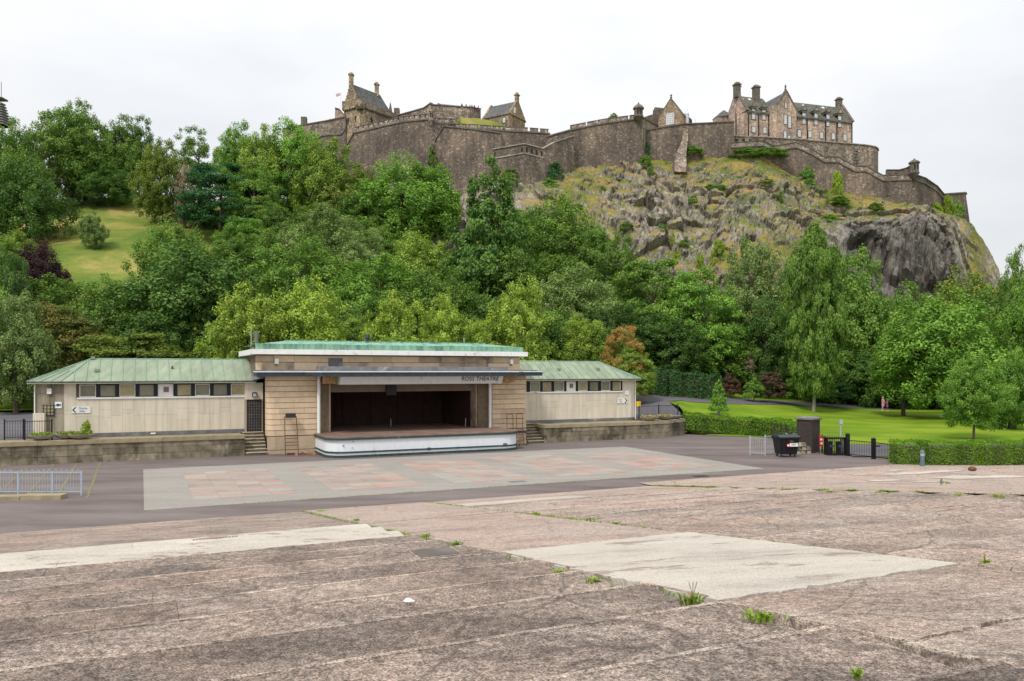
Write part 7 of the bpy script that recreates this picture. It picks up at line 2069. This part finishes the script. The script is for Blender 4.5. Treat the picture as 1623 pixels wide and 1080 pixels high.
c = link('crown', CR['bush'][0], cf, (0, 0, 0), 0, (.33, .33, .46)); c.material_slots[0].link = 'OBJECT'; c.material_slots[0].material = LF['acid']
MB().tube((0, 0, -.1), (0, 0, .4), .03, 6).build('trunk', M_BARK, cf)
planter(38.9, 56.0, .78, 'pale bowl planter with yellow flowers nearest the right pavilion', True, 'straw', 1.38)
planter(40.6, 56.2, .70, 'second pale bowl planter with yellow flowers on the right walk', True, 'straw', 1.38)
planter(42.2, 57.0, .72, 'empty pale bowl planter at the right end of the walk', False, 'straw', 1.36)
# brick litter and leaf piles by the left wall
for i, (x, y, w_) in enumerate(((22, 730, .5), (55, 731, .55), (8, 731, .35))):
    p = on_ground(x, y + 1)
    b = MB(); kk = 9; rg = random.Random(i)
    ring = [(w_ * math.cos(t) * rg.uniform(.7, 1.1), w_ * .35 * math.sin(t), 0) for t in [2 * math.pi * j / kk for j in range(kk)]]
    b.add(ring + [(0, 0, .07)], [(j, (j + 1) % kk, kk) for j in range(kk)])
    o = b.build('leaf_pile', M_TERRA, None, (p[0], p[1] - .5, .002), RZ); tag(o, ['drift of orange leaves at the wall foot, second from the left edge', 'drift of orange leaves furthest right at the left wall foot', 'small drift of orange leaves at the left picture edge'][i], 'leaves', 'drifts of fallen leaves')

# ladders and trolleys by the stage
ld_ = empty('ladder', W(9.05, 53.9), RZ, 'rusty steel ladder frame with dark box on top, leaning left of the stage', 'ladder')
for x_ in (-.42, .42):
    MB().path([(x_, 0, 0), (x_ * .98, .25, 1.15), (x_ * .9, .62, 2.55)], .028, 6).build('stile', M_RUST, ld_)
for z_ in (.35, .65, .85, 1.1, 1.3):
    MB().tube((-.41, .06 + .2 * z_, z_), (.41, .06 + .2 * z_, z_), .022, 6).build('rung', M_RUST, ld_)
MB().box(-.30, .34, .52, .82, 2.45, 2.75).build('box', M_DKMETAL, ld_)
MB().box(-.25, .25, .2, .6, .0, .12).build('foot_plate', M_RUST, ld_)
rgd = random.Random(31)
jk = empty('rubbish_heap', W(10.0, 54.1), RZ, 'small heap of dark rusty scrap and leaves between ladder and stage', 'rubbish')
for i in range(14):
    x_, y_ = rgd.uniform(-.7, .7), rgd.uniform(-.35, .35); s_ = rgd.uniform(.06, .16)
    MB().hexa([(x_ - s_, y_ - s_, 0), (x_ + s_, y_ - s_ * .7, 0), (x_ + s_, y_ + s_, 0), (x_ - s_ * .8, y_ + s_, 0)], [(x_ - s_ * .5, y_ - s_ * .5, s_ * .9), (x_ + s_ * .6, y_ - s_ * .4, s_ * .7), (x_ + s_ * .5, y_ + s_ * .5, s_), (x_ - s_ * .5, y_ + s_ * .5, s_)]).build('scrap', M_RUST if i % 3 else M_TERRA, jk)
for k_, (m_, lab_) in enumerate(((25.05, 'left rusty wire trolley standing right of the stage'), (25.85, 'right rusty wire trolley standing beside the right steps'))):
    t_ = empty('wire_trolley', W(m_, 53.95), RZ, lab_, 'trolley', 'rusty wire trolleys')
    MB().path([(-.3, 0, .1), (-.28, .05, 1.2), (-.28, .1, 2.35), (.22, .1, 2.35), (.22, .05, 1.2), (.3, 0, .1)], .022, 6).build('frame', M_RUST, t_)
    MB().path([(-.3, -.5, .1), (-.2, -.35, .8), (-.3, .05, 1.25), (.25, .05, 1.25), (.3, -.35, .8), (.3, -.5, .1)], .018, 6).build('basket_frame', M_RUST, t_)
    for z_ in (.3, .55, .8, 1.05, 1.6, 2.0): MB().tube((-.28, .0, z_), (.26, .0, z_), .013, 5).build('wire', M_RUST, t_)
    for x_ in (-.15, .0, .15): MB().tube((x_, .0, .1), (x_, .08, 1.3), .013, 5).build('wire', M_RUST, t_)
    MB().box(-.3, .3, -.45, .0, .95, 1.1).build('tray', M_DKMETAL, t_)
    for x_ in (-.28, .28):
        for y_ in (-.45, 0): MB().tube((x_ - .02, y_, .06), (x_ + .02, y_, .06), .06, 8).build('castor', M_DKMETAL, t_)

# ------------------------------------------------------------------ weeds, litter, bird
def weed(m, n, z, r_, h, label, k=70, straw=False, flower=False, seed=0):
    rg = np.random.default_rng(seed + 500)
    root = empty('weed_tuft', W(m, n, z), rg.uniform(0, 6), label, 'weed', 'weeds in the concrete joints')
    a_ = rg.uniform(0, 6.28, k); q = rg.uniform(0, 1, k); L = h * rg.uniform(.5, 1.15, k); lean = rg.uniform(.1, 1.0, k)
    v, f, ti = [], [], []
    for i in range(k):
        dx, dy = math.cos(a_[i]), math.sin(a_[i]); bx, by = dx * r_ * q[i] * .45 * 1.6, dy * r_ * q[i] * .45
        w_ = .006 + .012 * h / .2; px, py = -dy * w_, dx * w_
        mx_, my_, mz = bx + dx * L[i] * lean[i] * .4, by + dy * L[i] * lean[i] * .4, L[i] * .65
        ex, ey, ez = bx + dx * L[i] * lean[i], by + dy * L[i] * lean[i], L[i] * (1 - lean[i] * .35)
        b0 = len(v); v += [(bx - px * .5, by - py * .5, 0), (bx + px * .5, by + py * .5, 0), (mx_ + px, my_ + py, mz), (mx_ - px, my_ - py, mz), (ex, ey, ez)]
        f += [(b0, b0 + 1, b0 + 2, b0 + 3), (b0 + 3, b0 + 2, b0 + 4)]; ti += [rg.uniform(0, 1)] * 5
    me = bpy.data.meshes.new('leaves'); me.from_pydata(v, [], f); at_ = me.attributes.new('tint', 'FLOAT', 'POINT'); at_.data.foreach_set('value', ti)
    me.materials.append(LF['straw' if straw else 'weed']); me.update(); link('leaves', me, root)
    if flower:
        b = MB()
        for i in range(3): b.path([(0, 0, 0), (.02 * i - .05, .02, h * 1.2), (.05 * i - .08, .02, h * 1.9)], .004, 4)
        b.build('flower_stem', LF['straw'], root)
    return root
WD = [(1093, 955, .17, .22, 'leafy green weed with tall straw stems at the near corner of the pale slab', True),
      (1205, 980, .20, .18, 'largest bright green weed clump, on the aisle joint right of the pale slab', False),
      (938, 920, .14, .13, 'round green weed on the joint at the left side of the pale slab', False),
      (838, 896, .16, .09, 'flat yellow-green weed near the left tip of the pale slab', False),
      (885, 906, .13, .10, 'small weed with reddish leaf on the joint', False),
      (975, 930, .10, .07, 'thin low weed just right of the round green weed', False),
      (724, 865, .22, .20, 'upright weed clump on the joint above the small drain cover', False),
      (676, 851, .22, .16, 'spiky weed right of the pale strip end', False),
      (627, 843, .16, .12, 'small weed at the upper end of the pale strip', False),
      (565, 825, .22, .14, 'low weed near the upper end of the left joint', False),
      (510, 810, .35, .12, 'grassy tuft where the left joint meets the asphalt', False),
      (940, 825, .38, .16, 'broad yellow-green weed in the middle of the second joint', False),
      (977, 829, .18, .10, 'little weed right of the broad one on the second joint', False),
      (850, 815, .22, .16, 'spindly weed on the second joint', False),
      (1020, 835, .12, .08, 'tiny weed left of the pale slab top corner', False),
      (1245, 862, .22, .05, 'flat line of moss and weed along the far edge of the pale slab', False),
      (1350, 874, .22, .05, 'second flat line of weed along the far edge of the pale slab', False),
      (1435, 883, .12, .06, 'dot of weed near the right corner of the pale slab', False),
      (1562, 893, .14, .14, 'wiry weed on its own in the concrete at right', True),
      (1360, 1068, .07, .12, 'weed sprout at the bottom edge of the picture', False),
      (1120, 772, .4, .10, 'grass tuft at the left end of the third joint', False),
      (1240, 777, .5, .14, 'dry grass tuft in the third joint', True),
      (1315, 779, .4, .10, 'low grass tuft further along the third joint', False),
      (1395, 780, .45, .08, 'flat tuft of grass along the third joint below the pale patches', False),
      (1520, 784, .35, .09, 'green tuft on the third joint towards the right edge', False),
      (1580, 786, .35, .14, 'green tuft on the third joint next to the right edge', False),
      (1500, 765, .3, .10, 'grass tuft beside the standing pigeon', False)]
def on_terr(x, y, extra=0.0):
    k = (x - 811.5) / F; kk = -k * ST + CT
    t = (3.864 - CZ + extra) / ((588.0 - y) / F + .12 * kk)
    X_, Y_ = k * t, t
    return X_ * CT + Y_ * ST, -X_ * ST + Y_ * CT, CZ + (588.0 - y) / F * t
for i, (x, y, r_, h, lab_, fl) in enumerate(WD):
    m_, n_, z_ = on_terr(x, y, .05)
    weed(m_, n_, z_ - .03, r_ * 1.15, h * .62, lab_, k=60 if r_ > .12 else 30, flower=fl, seed=i)
# strips of moss along joints, uncountable
mo = MB(); rg = random.Random(17)
vv, ff, ti = [], [], []
def blade(m_, n_, z_, h):
    a_ = rg.uniform(0, 6.28); b0 = len(vv); w_ = .012
    p = W(m_, n_, z_); vv.extend([(p[0] - w_, p[1], z_), (p[0] + w_, p[1], z_), (p[0] + math.cos(a_) * h * .6, p[1] + math.sin(a_) * h * .6, z_ + h)]); ff.append((b0, b0 + 1, b0 + 2)); ti.extend([rg.random()] * 3)
for i in range(2600):
    n_ = rg.choice((rg.gauss(29, 2), rg.gauss(19, 1.5), rg.uniform(5, 31))); s_ = rg.choice((s1, s2, s3, s3))
    if rg.random() < .5: n_ = round(n_ / 1.3) * 1.3 + rg.gauss(0, .12)
    blade(s_(n_) + rg.uniform(-.03, .08), n_, ZT(n_) + .03, rg.uniform(.02, .07))
for i in range(500):
    m_ = rg.uniform(3, 32); m_ = round(m_ / 2.2) * 2.2 + rg.gauss(0, .3) if rg.random() < .6 else m_
    blade(m_, 35.05 + rg.uniform(-.04, .04), .012, rg.uniform(.02, .07))
me = bpy.data.meshes.new('joint_grass'); me.from_pydata(vv, [], ff); at_ = me.attributes.new('tint', 'FLOAT', 'POINT'); at_.data.foreach_set('value', ti)
me.materials.append(LF['weed']); o = link('joint_grass', me); tag(o, 'sparse grass blades growing along the paving joints', 'grass', kind='stuff')
# square drain on the left block, grating
m_, n_, z_ = on_terr(690, 877, .05)
d_ = empty('drain_cover', W(m_, n_, z_ + .0), RZ, 'dark square cover let into the terrace right of the pale strip', 'drain cover')
MB().box(-.42, .42, -.35, .35, -.05, .018).build('frame', M_CONCN, d_); MB().box(-.38, .38, -.31, .31, .019, .026).build('plate', M_COPE, d_)
m_, n_, z_ = on_terr(340, 858, .05)
g_ = empty('drain_grating', W(m_, n_, z_ + .07), RZ, 'long narrow drain grating beside the pale strip on the left terrace', 'drain grating')
for i in range(14): MB().box(-.5 + i * .075, -.45 + i * .075, -.05, .05, 0, .006).build('slot', M_COPE, g_)
# crumpled white litter
m_, n_, z_ = on_terr(648, 957, .05)
b = MB(); rg = random.Random(2)
ring = [(.07 * math.cos(t) * rg.uniform(.6, 1.1), .05 * math.sin(t) * rg.uniform(.6, 1.1), rg.uniform(0, .01)) for t in [2 * math.pi * j / 9 for j in range(9)]]
ring2 = [(p_[0] * .55 + rg.uniform(-.01, .01), p_[1] * .55, rg.uniform(.015, .04)) for p_ in ring]
b.add(ring + ring2 + [(0, 0, .03)], [(j, (j + 1) % 9, 9 + (j + 1) % 9, 9 + j) for j in range(9)] + [(9 + j, 9 + (j + 1) % 9, 18) for j in range(9)])
o = b.build('paper_litter', M_WHITE, None, W(m_, n_, z_ + .03)); tag(o, 'crumpled scrap of white paper on the left terrace steps', 'litter')
# pigeon
D = 28.0
for _ in range(50):
    X_, Y_ = P2(1492, D); mm, nn = X_ * CT + Y_ * ST, -X_ * ST + Y_ * CT
    zz_ = aprz(mm, nn); D = .6 * D + .4 * (CZ - zz_) * F / (769 - 588.0)
pg = empty('pigeon', (X_, Y_, zz_ + .005), math.radians(60), 'grey pigeon standing on the concrete in front of the right hedge', 'bird')
me = bpy.data.meshes.new('body')
vs = [(0, 0, .13), (.07, 0, .17), (.10, 0, .235), (.125, 0, .275), (-.08, 0, .10), (-.17, 0, .07)]
me.from_pydata(vs, [(0, 1), (1, 2), (2, 3), (0, 4), (4, 5)], []); ob = link('body', me, pg)
sk = ob.modifiers.new('Skin', 'SKIN'); sv = me.skin_vertices[0].data
for s_, r_ in zip(sv, (.062, .058, .032, .030, .042, .014)): s_.radius = (r_, r_)
sv[0].use_root = True
sb2 = ob.modifiers.new('Subsurf', 'SUBSURF'); sb2.levels = 1; sb2.render_levels = 1
me.materials.append(M_BIRD)
MB().tube((.145, 0, .275), (.175, 0, .265), .008, 5, .002).build('beak', M_DKMETAL, pg)
for y_ in (-.025, .025):
    MB().path([(0, y_, .08), (.005, y_, 0), (.04, y_, 0)], .006, 5).build('leg', M_REDC, pg)
    MB().hexa([(-.12, y_ * 2.2, .09), (.04, y_ * 2.4, .11), (.04, y_ * 2.4 + .004, .11), (-.12, y_ * 2.2 + .004, .09)], [(-.13, y_ * 2.0, .12), (.05, y_ * 2.1, .18), (.05, y_ * 2.1 + .004, .18), (-.13, y_ * 2.0 + .004, .12)]).build('wing', M_LEAD, pg)

# ------------------------------------------------------------------ people
def person(x, y, z, rz, label, top, bottom, hair=M_HAIR, scarf=None, h=1.65, pose=0.0, detail=True, group=None):
    root = empty('person', (x, y, z), rz, label, 'person', group)
    k = h / 1.75
    st = .14 + pose
    J = [(0, 0, .95), (0, 0, 1.15), (0, 0, 1.40), (0, 0, 1.50), (0, -.01, 1.58), (0, -.02, 1.66),
         (.17, 0, 1.42), (.22, -.02 + pose * .6, 1.16), (.22, -.10 + pose, .92), (.215, -.12 + pose, .83),
         (-.17, 0, 1.42), (-.22, .02 - pose * .6, 1.16), (-.22, -.06 - pose, .92), (-.215, -.08 - pose, .83),
         (.09, 0, .90), (.10, -st * .5, .50), (.10, -st * .3, .08), (.10, -st * .3 - .14, .03),
         (-.09, 0, .90), (-.10, st * .5, .50), (-.10, st * .9, .08), (-.10, st * .9 - .14, .03)]
    Ed = [(0, 1), (1, 2), (2, 3), (3, 4), (4, 5), (2, 6), (6, 7), (7, 8), (8, 9), (2, 10), (10, 11), (11, 12), (12, 13), (0, 14), (14, 15), (15, 16), (16, 17), (0, 18), (18, 19), (19, 20), (20, 21)]
    Rd = [.13, .12, .14, .06, .09, .085, .055, .042, .032, .035, .055, .042, .032, .035, .095, .06, .042, .035, .095, .06, .042, .035]
    me = bpy.data.meshes.new('body'); me.from_pydata([(a * k, b * k, c * k) for a, b, c in J], Ed, [])
    ob = link('body', me, root); me.materials.append(M_SKIN)
    sk = ob.modifiers.new('Skin', 'SKIN')
    for s_, r_ in zip(me.skin_vertices[0].data, Rd): s_.radius = (r_ * k, r_ * k * .85)
    me.skin_vertices[0].data[0].use_root = True
    m2 = ob.modifiers.new('Subsurf', 'SUBSURF'); m2.levels = 1; m2.render_levels = 1
    b = MB(); n = 14
    prof = [(.27, .16, .55), (.24, .15, .80), (.20, .14, 1.02), (.21, .145, 1.2), (.23, .15, 1.38), (.15, .11, 1.46), (.075, .075, 1.50)]
    v = []
    for rx, ry, z_ in prof: v += [(rx * math.cos(2 * math.pi * i / n) * k, ry * math.sin(2 * math.pi * i / n) * k, z_ * k) for i in range(n)]
    b.add(v, [(q * n + i, q * n + (i + 1) % n, (q + 1) * n + (i + 1) % n, (q + 1) * n + i) for q in range(len(prof) - 1) for i in range(n)])
    b.build('tunic', top, root, smooth=True)
    for s_ in (1, -1):
        pz = pose * s_
        MB().tube((.17 * s_ * k, 0, 1.44 * k), (.23 * s_ * k, (-.02 + pz * .6) * k, 1.14 * k), .065 * k, 8, .055 * k).tube((.23 * s_ * k, (-.02 + pz * .6) * k, 1.16 * k), (.225 * s_ * k, (-.09 + pz) * k, .93 * k), .055 * k, 8, .045 * k).build('sleeve', top, root)
        a_ = (.10, -st * .5, .50) if s_ > 0 else (-.10, st * .5, .50); e_ = (.10, -st * .3, .10) if s_ > 0 else (-.10, st * .9, .10)
        MB().tube((.09 * s_ * k, 0, .92 * k), tuple(q * k for q in a_), .11 * k, 8, .08 * k).tube(tuple(q * k for q in a_), tuple(q * k for q in e_), .082 * k, 8, .062 * k).build('trouser_leg', bottom, root)
        MB().box(e_[0] * k - .045, e_[0] * k + .045, e_[1] * k - .18, e_[1] * k + .07, 0, .08).build('shoe', M_WHITE if detail else M_DKMETAL, root)
    b = MB(); b.lathe([(.05, 1.50 * k), (.105, 1.55 * k), (.115, 1.66 * k), (.09, 1.745 * k), (.02, 1.775 * k)], 12, 0, .03); b.build('hair' if not scarf else 'headscarf', scarf or hair, root)
    if detail:
        fc = MB(); fc.hexa([(-.012, -.115 * k, 1.60 * k), (.012, -.115 * k, 1.60 * k), (.012, -.09 * k, 1.60 * k), (-.012, -.09 * k, 1.60 * k)], [(-.006, -.10 * k, 1.66 * k), (.006, -.10 * k, 1.66 * k), (.006, -.08 * k, 1.66 * k), (-.006, -.08 * k, 1.66 * k)]); fc.build('nose', M_SKIN, root)
        for s_ in (-1, 1): MB().box(s_ * .035 - .012, s_ * .035 + .012, -.105 * k, -.09 * k, 1.655 * k, 1.668 * k).build('eye', M_BLACK, root)
    return root
px_, py_ = P2(1399.5, 101); person(px_, py_, h1(px_, py_) + .07, math.radians(100), 'taller of two walkers on the park path, in a long pink tunic and scarf', M_PINK, M_PINK, scarf=M_PINK, h=1.72, pose=.08)
px_, py_ = P2(1406, 100.5); person(px_, py_, h1(px_, py_) + .07, math.radians(85), 'shorter person in plum and crimson clothes walking beside the taller pink-dressed one', M_PURPLE, M_REDC, h=1.45, pose=-.07)
for i, (x, y, D, mt, lab_) in enumerate(((732, 171, 202, M_NAVYC, 'visitor in dark clothes alone on the flat battery beside the awning'), (739, 172, 202, M_DKMETAL, 'visitor in black between two others on the flat battery'), (745, 173, 203, M_PURPLE, 'visitor in plum clothes leaning on the flat battery wall'),
                                       (748, 173, 203, M_REDC, 'visitor in dark red clothes in the middle of the battery group'), (752, 173.5, 203, M_NAVYC, 'visitor in navy right of the dark red one on the battery'), (758, 174.5, 204, M_REDC, 'visitor in dark red at the right corner of the flat battery'),
                                       (663, 180, 208, M_DKMETAL, 'lone visitor in black on the upper wall between tower and battery'), (523, 195, 206, M_DKMETAL, 'lone visitor in dark clothes on the wall left of the tower'))):
    X_, Y_ = P2(x, D); person(X_, Y_, zat(y + 4, D), i * .9, lab_, mt, M_NAVYC, h=1.7, detail=False, group='visitors on the castle walls')
